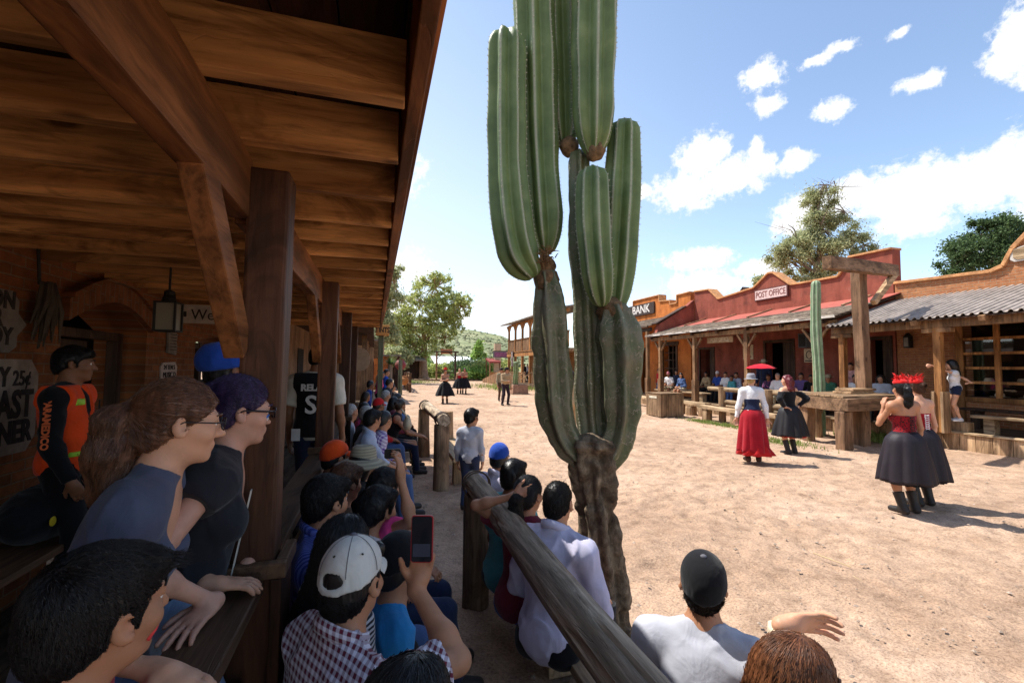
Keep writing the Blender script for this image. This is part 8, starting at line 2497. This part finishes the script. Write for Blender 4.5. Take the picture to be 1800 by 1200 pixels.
def left_row():
 # white-capped man with the phone
 pc = dep(742, 946, 1.49)
 wr = dep(731, 1034, 1.525)
 def eyelets(t, p, L):
  M = p.HM
  m = MB(); st = MB()
  for a in np.linspace(.5, 6.8, 6, endpoint=False):
   q = L(.072 * math.cos(a), .090 * math.sin(a) - .012, .104); n = nrm(M @ np.array([math.cos(a) * .6, math.sin(a) * .6, .75])); s = nrm(np.cross(n, (0, 0, 1))); u = np.cross(n, s)
   for k in range(8):
    pass
   m.add([q + n * .004 + (s * math.cos(b) + u * math.sin(b)) * .004 for b in np.linspace(0, 6.283, 9)[:8]], [tuple(range(8))])
   a2 = a + .52
   st.tube([L(.0895 * math.cos(a2) * math.cos(e), (.109) * math.sin(a2) * math.cos(e) - .012, .045 + .099 * math.sin(e)) for e in np.linspace(.05, 1.45, 12)], .0011, 5)
  cp = [c for c in t.children if c.name.startswith('cap')][0]
  mesh_obj('cap_eyelets', m.v, m.f, BLACKP, cp, world_space=False)
  mesh_obj('cap_stitching', st.v, st.f, plain('grey_thread', (.16, .15, .15), bump=0), cp, smooth=True, world_space=False)
 P('man in a white cap and maroon gingham shirt raising a phone', 620, 1022, 'sit', h=1.72, face=(.85, .5), look=(4.5, 9), pitch=-4, lean=.18, res=.007, detail=True, hair_=('short', 'black'), skin_='tan', top=C_['gingham'], collar=True, sleeves=.55, bottom=C_['darkdenim'], seed=11,
   cap=(cloth('cap_white_cotton', (.62, .60, .55)), cloth('cap_white_cotton', (.62, .60, .55)), dict(strap=True, button=plain('cap_button_grey', (.12, .12, .14), bump=0))), extra=eyelets,
   world_arms={'R': dict(w=wr, hd=(.25, .15, .95), palm=(-.25, -.95, .1), pole=(.5, -.7, -.6), curl=.75, thumb=1.6, spread=.05)})
 phone('red-cased phone held up by the white-capped man', pc, CR, nrm(CU + CF * .12), plain('red_phone_case', (.35, .015, .02), rough=.35, bump=0))
 P('person with glossy black hair low in front of the gingham shirt', 722, 1262, 'sit', h=1.52, seat=.42, face=(.9, .3), look=(6, 4), female=True, res=.007, detail=True, hair_=('long', 'black'), skin_='tan', top=C_['black'], sleeves=.5, bottom=C_['denim'], seed=12)
 P('child in a black cap and bright blue shirt beside the white-capped man', 704, 994, 'sit', h=1.36, seat=.42, face=(1, .2), look=(5, 6), child=True, lean=.2, res=.009, hair_=('short', 'black'), skin_='tan', top=C_['sky'], sleeves=.5, bottom=(C_['khaki'], 'shorts'), seed=13, cap=(C_['black'], C_['charcoal'], dict(tilt=.1)))
 P('woman with long black hair in a striped top seated by the porch post', 606, 962, 'sit', h=1.64, face=(.9, .4), look=(5, 9), female=True, res=.009, detail=True, hair_=('long', 'black'), skin_='tan', top=C_['stripe'], sleeves=.5, bottom=C_['darkdenim'], seed=14, group=None)
 P('man in a blue pinstriped shirt with thick black hair by the porch post', 574, 882, 'sit', h=1.72, face=(1, .1), look=(6, 8), res=.009, detail=True, hair_=('short', 'black'), skin_='tan', top=C_['bluestripe'], collar=True, sleeves=1, bottom=C_['black'], seed=15)
 P('boy with cropped black hair resting his chin on his hand', 664, 896, 'sit', h=1.42, seat=.42, face=(1, .1), look=(6, 8), child=True, lean=.25, res=.010, hair_=('short', 'black'), skin_='tan', top=C_['white'], sleeves=.5, bottom=C_['denim'], seed=16,
   arms={'R': dict(w=(.03, .33, .88), pole=(.3, .3, -1), hd=(0, .1, 1), palm=(0, -1, 0), curl=1.2)})
 P('person with reddish brown hair behind the black-haired man', 607, 850, 'sit', h=1.6, face=(1, .1), look=(6, 9), female=True, res=.011, detail=True, hair_=('short', 'redbrown'), skin_='tan', top=C_['brown'], bottom=C_['denim'], seed=17)
 P('person in a vivid orange cap and teal shirt close to the porch rail', 591, 806, 'sit', h=1.66, face=(1, .2), look=(6, 8), res=.011, hair_=('short', 'black'), skin_='tan', top=C_['turq'], sleeves=.5, bottom=C_['darkdenim'], seed=18, cap=(C_['orange'], C_['orange'], dict(tilt=.12)))
 wv = cloth('sunhat_straw', (.42, .36, .25), (.28, .24, .17), 'hstripes', 330.0)
 P('woman in a wide floppy beige sunhat among the seated crowd', 640, 812, 'sit', h=1.62, face=(1, .1), look=(6, 9), female=True, res=.011, hair_=('long', 'black'), skin_='tan', top=C_['black'], bottom=C_['denim'], seed=19, hat=('sunhat', wv, dict(crown=(.092, .108, .105), brim=.11, droop=.45, wave=.012, z=.03, top=.05)))
 cm = dep(690, 797, 2.42)
 P('person in a pink shirt with one arm raised holding a dark phone', 676, 858, 'sit', h=1.55, face=(1, .0), look=(6, 8), lean=.05, female=True, res=.010, hair_=('short', 'black'), skin_='tan', top=C_['pink'], sleeves=.4, bottom=C_['darkdenim'], seed=20,
   world_arms={'R': dict(w=dep(704, 838, 2.36), hd=(-.05, .1, 1), palm=(-.9, .4, 0), pole=(.4, -.5, -.8), curl=.5)})
 phone('dark phone held high above the seated crowd', cm, CR * .96 + CF * .2, (0, 0, 1), plain('black_phone_case', (.015, .015, .017), rough=.35, bump=0), w=.085, hh=.05, screen=False)
 P('man in a pale grey shirt and jeans with hands clasped on his knees', 655, 738, 'sit', h=1.76, face=(1, .05), look=(7, 12), lean=.22, res=.014, detail=True, hair_=('short', 'black'), skin_='tan', top=C_['paleblue'], collar=True, sleeves=.8, bottom=C_['denim'], shoe=C_['grey'], seed=21,
   arms={'R': dict(w=(.03, .42, .62), pole=(1, -.3, -.3), hd=(-.3, .8, -.4), palm=(-.5, 0, -1)), 'L': dict(w=(-.05, .40, .64), pole=(-1, -.3, -.3), hd=(.4, .8, -.4), palm=(.5, 0, -1))})
 P('person in a purple plaid shirt beyond the grey-shirted man', 676, 738, 'sit', h=1.66, D=5.55, face=(1, .05), look=(7, 14), lean=.25, res=.016, hair_=('short', 'black'), skin_='tan', top=C_['plaid'], sleeves=1, bottom=C_['denim'], seed=22)
 P('woman in a black sleeveless top leaning forward with a tan bag', 704, 713, 'sit', h=1.66, face=(1, -.05), look=(7, 14), lean=.3, female=True, res=.016, hair_=('bun', 'dark'), skin_='tan', top=C_['black'], sleeves=0, bottom=C_['navy'], seed=23,
   arms={'R': dict(w=(.08, .52, .62), pole=(.6, -.2, -.7)), 'L': dict(w=(-.08, .50, .62), pole=(-.6, -.2, -.7))})
 b = dep(716, 741, 6.5)
 t = thing('shoulder_bag', 'tan cloth shoulder bag on the lap of the woman in black', 'bag', b)
 sh = [('ell', np.array([0, 0, .0]), np.array([.05, .085, .1]), None, .02), ('ell', np.array([0, 0, -.05]), np.array([.06, .1, .07]), None, .04)]
 grow('bag_body', sh, .016, C_['beige'], t, (), folds(.008, 3))
 m = MB(); m.tube([(0, .06, .06), (-.05, .05, .14), (-.09, 0, .18), (-.06, -.05, .14), (0, -.06, .06)], .01, 6); mesh_obj('strap', m.v, m.f, C_['cream'], t, smooth=True, world_space=False)
 # further along, smaller and smaller
 far = [
  ('grey-haired man in a dark jacket behind the pale grey shirt', 645, 716, 5.9, 'sit', dict(h=1.7, hair_=('crop', 'grey'), top=C_['charcoal'], bottom=C_['black'])),
  ('man in a bright red cap holding up a camera', 666, 700, 7.3, 'sit', dict(h=1.68, hair_=('short', 'black'), top=C_['red'], bottom=C_['denim'], cap=(C_['red'], C_['red']))),
  ('person in hot pink near the third porch post', 641, 708, 6.9, 'sit', dict(h=1.62, female=True, hair_=('short', 'black'), top=C_['pink'], bottom=C_['black'])),
  ('person in white with black hair beyond the red cap', 693, 704, 8.2, 'sit', dict(h=1.62, female=True, hair_=('long', 'black'), top=C_['maroon'], bottom=C_['black'])),
  ('grey-haired person in a white shirt raising a small camera', 679, 688, 9.6, 'sit', dict(h=1.7, hair_=('short', 'grey'), top=C_['white'], bottom=C_['navy'])),
  ('person with dark bun bent forward at the far end of the bench', 699, 696, 9.3, 'sit', dict(h=1.6, female=True, hair_=('bun', 'black'), top=C_['black'], bottom=C_['black'])),
  ('bald man in grey behind the third porch post', 617, 728, 6.2, 'sit', dict(h=1.7, hair_=('buzz', 'grey'), top=C_['grey'], bottom=C_['black'])),
  ('woman in a pink blouse standing near the green post', 671, 657, 14.5, 'stand', dict(h=1.62, female=True, hair_=('short', 'black'), top=C_['pink'], bottom=C_['black'])),
  ('person in a royal blue shirt standing behind the pink blouse', 680, 652, 16.0, 'stand', dict(h=1.66, hair_=('short', 'black'), top=C_['royal'], bottom=C_['black'])),
  ('child in a blue shirt standing by the dark plank wall', 652, 664, 12.0, 'stand', dict(h=1.35, child=True, hair_=('short', 'black'), top=C_['blue'], bottom=C_['denim'])),
  ('person in black crouching at the shade edge by the upright post', 690, 683, 14.0, 'sit', dict(h=1.6, female=True, hair_=('long', 'black'), top=C_['black'], bottom=C_['black'])),
  ('person in pale clothes seated low against the plank shop', 644, 690, 10.5, 'sit', dict(h=1.5, female=True, hair_=('long', 'dark'), top=C_['palepink'], bottom=C_['denim'])),
  ('person with sunglasses seated behind the grey-haired camera holder', 685, 676, 11.6, 'sit', dict(h=1.72, seat=.6, hair_=('short', 'black'), top=C_['charcoal'], bottom=C_['denim'])),
  ('dark-haired person in tan standing under the shed roof', 668, 646, 20.0, 'stand', dict(h=1.66, hair_=('short', 'black'), top=C_['tan'], bottom=C_['brown'])),
 ]
 for i, (lab, px, py, D, kind, kw) in enumerate(far):
  P(lab, px, py, kind, D=D, face=(1, .1), look=(9, 16), res=.018 if D < 8 else .024, skin_=('tan', 'brown')[i % 2], group=GRP_F, seed=30 + i, **kw)
left_row()
def right_row():
 P('man in a royal blue cap and pale shirt seated past the log post', 878, 806, 'sit', h=1.7, seat=.3, face=(.9, .4), look=(7, 12), res=.011, hair_=('short', 'black'), skin_='tan', top=C_['lilac'], collar=True, sleeves=.6, bottom=C_['denim'], seed=50, cap=(C_['royal'], C_['royal']))
 P('man with short black hair in a teal shirt behind the log rail', 903, 838, 'sit', h=1.68, seat=.3, face=(.9, .35), look=(8, 10), res=.010, hair_=('short', 'black'), skin_='brown', top=C_['turq'], sleeves=.5, bottom=C_['black'], hem=-.1, seed=51)
 P('woman in a maroon shirt with a black ponytail and raised elbow', 930, 870, 'sit', h=1.62, seat=.3, face=(.8, .5), look=(8, 8), female=True, res=.009, detail=True, hair_=('ponytail', 'black'), skin_='tan', top=C_['maroon'], sleeves=.45, bottom=C_['blue'], seed=52,
   world_arms={'L': dict(w=dep(902, 872, 2.72), pole=(-1, .2, .1), hd=(.9, -.1, .2), palm=(.2, 1, 0), curl=.4)})
 P('man in a pale lilac shirt seated against the cactus trunk', 981, 884, 'sit', h=1.74, seat=.3, face=(.75, .6), look=(7, 9), lean=.16, res=.009, detail=True, hair_=('buzz', 'black'), skin_='tan', top=C_['lilac'], collar=True, sleeves=1, bottom=C_['black'], hem=-.12, seed=53)
 P('man in a black cap and grey shirt in the sun by the log rail', 1236, 1026, 'sit', h=1.72, seat=.24, face=(.72, .7), look=(9, 12), pitch=2, lean=.22, res=.008, detail=True, hair_=('buzz', 'dark'), skin_='tan', top=C_['grey'], sleeves=.6, bottom=C_['paledenim'], hem=-.08, seed=54, knees=(.22, .42),
   cap=(C_['black'], C_['charcoal'], dict(button=plain('cap_button_grey', (.12, .12, .14), bump=0), flat=True, tilt=.3)))
 w = dep(1378, 1098, 1.36)
 P('auburn-haired person at the bottom edge raising one hand', 1402, 1206, 'sit', h=1.64, seat=.3, face=(1, .15), look=(9, -.5), lean=.12, female=True, res=.0065, detail=True, hair_=('long', 'auburn'), skin_='light', top=C_['cream'], sleeves=1, bottom=C_['denim'], seed=55,
   world_arms={'L': dict(w=w, hd=CR * .95 + CU * .12, palm=-CF * .85 - CU * .3, pole=(.1, .1, -1), curl=.32, spread=.2, thumb=.5)})
 P('boy in a grey long-sleeved top walking past the plank bench', 829, 734, 'walk', h=1.21, face=(.35, .9), look=(8, 12), child=True, lean=.06, res=.012, hair_=('short', 'black'), skin_='tan', top=C_['grey'], sleeves=1, bottom=C_['darkdenim'], seed=56, legs=.13)
right_row()
# --- performers in the street
def feather(label_seed, mat):
 def f(t, p, L):
  g = np.random.default_rng(label_seed); m = MB(); M = p.HM
  for i in range(110):
   a = g.uniform(0, 6.28); d = nrm(M @ np.array([math.cos(a) * .8, math.sin(a) * .6 - .1, g.uniform(.1, 1.0) if i < 92 else 1.1])); b = L(g.uniform(-.05, .05), g.uniform(-.06, .02), g.uniform(.09, .13)); ln = g.uniform(.04, .10) if i < 92 else g.uniform(.09, .15)
   s = nrm(np.cross(d, g.normal(size=3))) * .010
   q = b + d * ln * .55 + (0, 0, .015); e = b + d * ln - (0, 0, .02 * g.random())
   m.add([b, q + s, e, q - s, q + np.cross(d, s) * .5], [(0, 1, 4), (1, 2, 4), (2, 3, 4), (3, 0, 4), (0, 3, 2, 1)])
  mesh_obj('feather_headdress', m.v, m.f, mat, t, world_space=False)
  sh = [('ell', L(0, -.02, .10), np.array([.085, .085, .05]), M, .01)]
  grow('headdress_band', sh, .012, mat, t, (), folds(.008, 2, 2))
 return f
RED_F = cloth('red_feathers', (.62, .02, .018))
def corset_lace(mat):
 def f(t, p, L):
  S = p.S; m = MB()
  for k in range(7):
   z = .12 + k * .03
   q = p.hip + p.up * z * S - p.fwd * .125 * S
   m.tube([q - p.right * .03, q + p.right * .03 + p.up * .02], .004, 4); m.tube([q + p.right * .03, q - p.right * .03 + p.up * .02], .004, 4)
  mesh_obj('corset_lacing', m.v, m.f, mat, t, world_space=False)
 return f
def both(*fs):
 def f(t, p, L):
  for g in fs: g(t, p, L)
 return f
def performers():
 G = 'costumed dancers in the street'
 # pair in front
 P('dancer in a strapless black and red laced corset with a red feather headdress', 1596, 901, 'stand', feet=True, h=1.66, lean=.03, face=(.25, .95), head=12, female=True, res=.011, hair_=('ponytail', 'black'), skin_='tan', top=C_['lace'], sleeves=0, neckline='strapless', skirt=(plain('black_satin', (.016, .011, .016), rough=.6, var=.2, bump=.15, bscale=14, bdist=.02, spec=.3), .62, .125, C_['black']), shoe=SHOE, boots=.45, seed=60, detail=True,
   extra=both(feather(1, RED_F), corset_lace(BLACKP)), group=G, arms={'L': dict(w=(-.13, .15, 1.33), pole=(-.35, -.2, -1), hd=(.3, .3, 1), palm=(1, 0, 0), curl=.7)})
 P('dancer in a plain red corset standing close beside the feathered one', 1622, 888, 'stand', feet=True, h=1.66, lean=.03, face=(.25, .95), head=-15, female=True, res=.011, hair_=('bun', 'brown'), skin_='light', top=C_['deepred'], sleeves=0, neckline='strapless', skirt=(plain('black_satin', (.02, .014, .021)), .66, .125, C_['black']), boots=.5, seed=61, extra=both(feather(2, RED_F), corset_lace(C_['white'])), group=G)
 # hatted woman in red skirt
 def corset(t, p, L):
  S = p.S
  grow('corset', torso_shapes(p, .022), .014, C_['navy'], t, [(p.hip + p.up * .30 * S, p.up), (p.hip + p.up * .08 * S, -p.up)])
  # ruffled hem of the skirt
  m = MB(); n = 72; vs = []
  for i in range(5):
   z = .42 - i * .07
   for k in range(n):
    a = 2 * math.pi * k / n; rr = .20 + .022 * i + .035 * math.sin(a * 9 + i * .7) * (i / 4); vs.append((rr * math.cos(a) * (1.0 + .25 * (i / 4) * max(0, math.cos(a + .4))), rr * .9 * math.sin(a), z))
  m.add(vs, [(i * n + k, i * n + (k + 1) % n, (i + 1) * n + (k + 1) % n, (i + 1) * n + k) for i in range(4) for k in range(n)]); o = mesh_obj('skirt_ruffle', m.v, m.f, C_['red'], t, smooth=True, world_space=False)
  md = o.modifiers.new('thickness', 'SOLIDIFY'); md.thickness = .006
 P('woman in a grey hat, white blouse and long red skirt', 1324, 811, 'stand', feet=True, h=1.68, face=(.55, .85), head=25, female=True, res=.016, hair_=('short', 'blond'), skin_='light', top=C_['white'], sleeves=1, neckline=None, skirt=(C_['deepred'], .82, .10, None), boots=.5, shoe=plain('brown_leather', (.07, .03, .02), rough=.5), seed=62, extra=corset, group=G,
   hat=('felt_hat', cloth('grey_felt', (.26, .25, .27)), dict(crown=(.09, .108, .115), brim=.055, droop=.25, z=.05, top=.1, tilt=.05)),
   arms={'R': dict(w=(.27, .02, .80), pole=(.6, -.8, 0), hd=(0, .1, -1)), 'L': dict(w=(-.27, .05, .82), pole=(-.6, -.8, 0), hd=(0, .1, -1))})
 P('woman with crimson hair in a black dress, hands on hips', 1390, 798, 'stand', feet=True, h=1.66, face=(.1, 1), head=-55, female=True, res=.016, hair_=('curly', 'red'), skin_='light', top=C_['black'], sleeves=1, neckline='offshoulder', skirt=(plain('black_taffeta', (.014, .012, .014), rough=.6, spec=.3), .62, .17, C_['red']), boots=.55, seed=63, group=G, lean=.05,
   arms={'R': dict(w=(.19, -.03, 1.01), pole=(1, -.5, 0), hd=(-.8, -.3, -.3), palm=(0, 0, -1)), 'L': dict(w=(-.18, -.06, 1.0), pole=(-1, -.5, 0), hd=(.7, -.6, -.2), palm=(0, 0, -1))})
 P('dancer with a red flower and folded arms in the middle of the street', 782, 709, 'stand', feet=True, h=1.66, face=(-.3, -1), head=-35, female=True, res=.026, hair_=('bun', 'black'), skin_='tan', top=C_['black'], sleeves=0, neckline='strapless', skirt=(C_['black'], .64, .27, None), boots=.4, seed=64, group=G, extra=feather(5, RED_F),
   arms={'R': dict(w=(-.08, .22, 1.15), pole=(.8, .2, -.6), hd=(-1, .2, .2)), 'L': dict(w=(.08, .24, 1.10), pole=(-.8, .2, -.6), hd=(1, .1, .2))})
 P('fair-haired dancer in a red bodice, left of a far pair', 807, 692, 'stand', feet=True, h=1.64, face=(-.1, -1), head=0, female=True, res=.03, hair_=('short', 'blond'), skin_='light', top=C_['deepred'], sleeves=0, neckline='strapless', skirt=(C_['black'], .64, .27, None), boots=.4, seed=65, group=G)
 P('dark-haired dancer in a red bodice, right of a far pair', 816, 692, 'stand', feet=True, h=1.68, face=(-.1, -1), head=0, female=True, res=.03, hair_=('long', 'black'), skin_='tan', top=C_['deepred'], sleeves=0, neckline='strapless', skirt=(C_['black'], .66, .26, None), boots=.4, seed=66, group=G,
   arms={'R': dict(w=(-.06, .22, 1.15), pole=(.8, .2, -.6), hd=(-1, .2, .2)), 'L': dict(w=(.08, .22, 1.15), pole=(-.8, .2, -.6), hd=(1, .1, .2))})
 blackhat = cloth('black_felt', (.015, .014, .015))
 P('stout man in a tan shirt and black hat standing in the street', 888, 712, 'stand', feet=True, h=1.74, face=(.25, -1), head=-35, stout=1.35, res=.026, hair_=('short', 'black'), skin_='tan', top=C_['tan'], sleeves=1, bottom=cloth('dark_plum_trousers', (.03, .018, .025)), seed=67, legs=.16, hat=('black_hat', blackhat, dict(brim=.055, droop=.05, curl=.25, top=.1)),
   arms={'R': dict(w=(.05, .28, 1.12), pole=(1, -.2, -.5), hd=(-1, .2, 0)), 'L': dict(w=(-.27, .05, .86), pole=(-.7, -.7, 0))})
 P('man with a rifle just behind the stout man in tan', 880, 704, 'stand', feet=True, h=1.7, face=(.1, -1), head=20, res=.03, hair_=('short', 'black'), skin_='tan', top=C_['khaki'], sleeves=1, bottom=C_['brown'], seed=68, hat=('black_hat', blackhat, dict(brim=.06, droop=.05, curl=.25, top=.1)))
 P('person in tan work clothes half hidden behind the cactus stems', 1007, 779, 'stand', feet=True, h=1.72, face=(-.3, 1), head=0, res=.018, hair_=('short', 'dark'), skin_='tan', top=C_['tan'], sleeves=1, bottom=C_['tan'], seed=69)
performers()
def right_crowd():
 ch = dict(curl=.4, brim=.075, droop=.05, top=.12)
 def cow(mat): return ('cowboy_hat', cloth(*mat), ch)
 L_ = [
  # px, py, X, kind, label, options
  (1158, 661, 14.2, 'stand', 'child in a red shirt standing by the orange wall', dict(h=1.36, child=True, hair_=('short', 'black'), top=C_['red'], bottom=C_['denim'], face=(-1, 0), floor=.35)),
  (1175, 660, 13.15, 'sit', 'man in a white shirt and pink cap seated on the sunny bench', dict(h=1.72, seat=.43, hair_=('short', 'black'), top=C_['white'], sleeves=.5, bottom=(C_['khaki'], 'shorts'), cap=(cloth('dusty_pink_cap', (.4, .13, .15)), cloth('dusty_pink_cap', (.4, .13, .15))), face=(-1, -.1), floor=.35, lean=.3, knees=(.24, .4))),
  (1189, 656, 14.3, 'sit', 'dark-shirted person behind the denim jacket', dict(h=1.7, seat=.5, hair_=('short', 'black'), top=C_['navy'], bottom=C_['black'], face=(-1, 0), floor=.35)),
  (1197, 664, 13.1, 'sit', 'woman in a denim jacket and pale skirt on the sunny bench', dict(h=1.62, seat=.43, female=True, hair_=('long', 'black'), top=C_['denim'], sleeves=1, bottom=(C_['cream'], 'shorts'), face=(-1, -.1), floor=.35, lean=.25)),
  (1241, 661, 14.35, 'sit', 'long-haired person in brown beside the post office door', dict(h=1.66, female=True, hair_=('long', 'black'), top=C_['tan'], bottom=C_['black'], face=(-1, -.1))),
  (1261, 657, 14.35, 'sit', 'man in a white cap and blue shirt on the shaded bench', dict(h=1.74, hair_=('short', 'black'), top=C_['blue'], sleeves=.5, bottom=C_['black'], cap=(C_['white'], C_['white']), face=(-1, 0))),
  (1275, 657, 14.3, 'sit', 'woman in a white blouse on the shaded bench', dict(h=1.7, female=True, hair_=('short', 'black'), top=C_['white'], sleeves=.6, bottom=C_['black'], face=(-1, 0), stout=1.15)),
  (1286, 668, 14.1, 'sit', 'child in a teal shirt on the shaded bench', dict(h=1.35, child=True, hair_=('short', 'dark'), top=C_['turq'], bottom=C_['denim'], face=(-1, 0))),
  (1294, 660, 14.3, 'sit', 'young man in a pale blue shirt at the end of the shaded bench', dict(h=1.66, hair_=('short', 'black'), top=C_['paleblue'], bottom=C_['denim'], face=(-1, 0))),
  (1342, 632, 13.6, 'stand', 'man in a straw cowboy hat and dark blue shirt standing under the porch', dict(h=1.78, floor=.35, hair_=('short', 'dark'), top=C_['navy'], sleeves=1, bottom=C_['darkdenim'], face=(-1, -.4), hat=cow(('cowboy_straw', (.42, .34, .22))))),
  (1351, 671, 13.3, 'sit', 'woman in a dark floral dress under the red umbrella', dict(h=1.6, female=True, hair_=('bun', 'dark'), top=C_['floral'], sleeves=.5, bottom=C_['navy'], face=(-1, -.1))),
  (1367, 671, 13.2, 'sit', 'grey-haired man in a white shirt beside the red umbrella', dict(h=1.7, hair_=('buzz', 'grey'), skin_='light', top=C_['white'], sleeves=.6, bottom=C_['khaki'], face=(-1, -.1))),
  (1408, 658, 14.2, 'sit', 'person in a lilac checked shirt by the post office doorway', dict(h=1.72, hair_=('short', 'black'), top=C_['purple'], sleeves=1, bottom=C_['black'], face=(-1, -.2))),
  (1426, 668, 14.2, 'sit', 'person in black seated just left of the small cactus', dict(h=1.6, hair_=('short', 'black'), top=C_['black'], bottom=C_['black'], face=(-1, -.2))),
  (1456, 664, 14.3, 'sit', 'person in a straw hat and grey green shirt right of the small cactus', dict(h=1.6, hair_=('short', 'black'), top=C_['green'], bottom=C_['black'], face=(-1, -.2), hat=cow(('cowboy_straw', (.42, .34, .22))))),
  (1495, 641, 14.0, 'stand', 'person in pale pink standing behind the gallows post', dict(h=1.66, floor=.35, female=True, hair_=('short', 'black'), top=C_['palepink'], sleeves=.5, bottom=C_['denim'], face=(-1, -.5))),
  (1503, 664, 13.6, 'sit', 'man in a white shirt seated left of the gallows post', dict(h=1.68, hair_=('short', 'black'), top=C_['white'], sleeves=.6, bottom=C_['denim'], face=(-1, -.3))),
  (1548, 668, 13.7, 'sit', 'woman with curly dark hair in a grey cardigan right of the gallows post', dict(h=1.72, female=True, stout=1.2, hair_=('curly', 'black'), top=C_['grey'], sleeves=1, bottom=C_['black'], face=(-1, -.3))),
  (1582, 680, 13.6, 'sit', 'small child in blue by the brick store doorway', dict(h=1.15, child=True, hair_=('short', 'dark'), top=C_['royal'], bottom=C_['denim'], face=(-1, -.4))),
 ]
 for i, (px, py, X, kind, lab, kw) in enumerate(L_):
  kw = dict(kw); kw.setdefault('floor', .35); kw.setdefault('skin_', ('tan', 'brown', 'tan')[i % 3])
  if kind == 'sit': kw.setdefault('seat', .45)
  P(lab, px, py, kind, X=X, look=(5, 6), res=.02, group=GRP_P, seed=80 + i, **kw)
 # red umbrella
 c = onX(1338, 645, 12.9)
 t = thing('umbrella', 'open red umbrella held over the seated couple', 'umbrella', c)
 vs = [tuple(c + np.array([0, 0, .12]))]; n = 8; fs = []
 rings = ((.2, .08), (.37, .03), (.5, -.05))
 for r, z in rings:
  for k in range(n * 2):
   a = 2 * math.pi * k / (n * 2); rr = r * (1 if k % 2 == 0 else .955); vs.append(tuple(c + np.array([rr * math.cos(a), rr * math.sin(a), z + (.012 if k % 2 else 0)])))
 q = n * 2
 for k in range(q): fs.append((0, 1 + k, 1 + (k + 1) % q))
 for i in range(2):
  for k in range(q): fs.append((1 + i * q + k, 1 + (i + 1) * q + k, 1 + (i + 1) * q + (k + 1) % q, 1 + i * q + (k + 1) % q))
 o = mesh_obj('canopy', vs, fs, cloth('umbrella_red', (.58, .012, .03)), t); md = o.modifiers.new('thickness', 'SOLIDIFY'); md.thickness = .003
 m = MB(); m.tube([c + (0, 0, .17), c + (0.05, .05, -.75)], .009, 6); m.build('shaft', IRON, t)
 # girl hanging on to the post
 g = onX(1670, 652, 12.95)
 P('girl in a white top and dark shorts holding the brick store porch post', 1672, 652, 'stand', X=12.95, h=1.38, floor=.62, child=True, female=True, face=(-.75, .7), head=25, lean=.08, res=.016, hair_=('long', 'black'), skin_='light', top=C_['white'], sleeves=.15, bottom=(C_['navy'], 'mini'), shoe=plain('white_trainers', (.6, .6, .62)), seed=99,
   world_arms={'L': dict(w=(12.70, 7.55, 1.92), hd=(-.9, .3, .1), palm=(0, 1, 0), curl=.9, pole=(-.2, -.2, -1)), 'R': dict(w=(13.05, 6.95, 1.52), pole=(1, -.3, .2), hd=(-.7, .6, 0))})
 porch_step = MB(); porch_step.box((12.93, 7.0, .36), (13.15, 7.5, .615)); tag(porch_step.build('wooden_block', W_OLD, None, bevel=.012), 'wooden block under the girl on the brick store deck', 'block')
 # two figures on the saloon porch
 for i, (px, py, lab) in enumerate(((922, 645, 'person in dark clothes on the saloon porch'), (927, 640, 'person in pale clothes in the saloon doorway'))):
  P(lab, px, py, 'stand', X=13.6 + i * .5, h=1.68, floor=.4, face=(-1, -.2), res=.034, hair_=('short', 'black'), top=(C_['charcoal'], C_['white'])[i], bottom=C_['black'], group='people on the saloon porch', seed=110 + i)
right_crowd()
def bag_on_bench():
 q = np.array([-2.03, 3.75, .665])
 t = thing('backpack', 'black backpack with yellow badges on the wooden bench by the wall', 'bag', q)
 sh = [('ell', np.array([0, 0, .17]), np.array([.16, .34, .18]), None, .03), ('ell', np.array([.05, .12, .12]), np.array([.14, .2, .12]), None, .05)]
 grow('bag_body', sh, .012, C_['black'], t, (), folds(.012, 3), zmin=.004)
 m = MB(); m.tube([(.15, .2, .2), (.2, .34, .05), (.19, .36, -.25), (.17, .3, -.4)], .012, 6); m.tube([(.16, .1, .1), (.2, .2, -.1), (.19, .22, -.35)], .01, 6); mesh_obj('strap', m.v, m.f, BLACKP, t, smooth=True, world_space=False)
 for y, z in ((-.12, .2), (-.2, .16)):
  m = MB(); m.lathe((.0, 0, 0), [(.001, 0), (.026, 0), (.03, .006), (.02, .012), (.001, .012)], 12)
  v = [(.148 + p[2], y + p[0], z + p[1]) for p in m.v]; mesh_obj('badge', v, m.f, plain('badge_yellow', (.6, .45, .02), bump=0), t, world_space=False)
bag_on_bench()
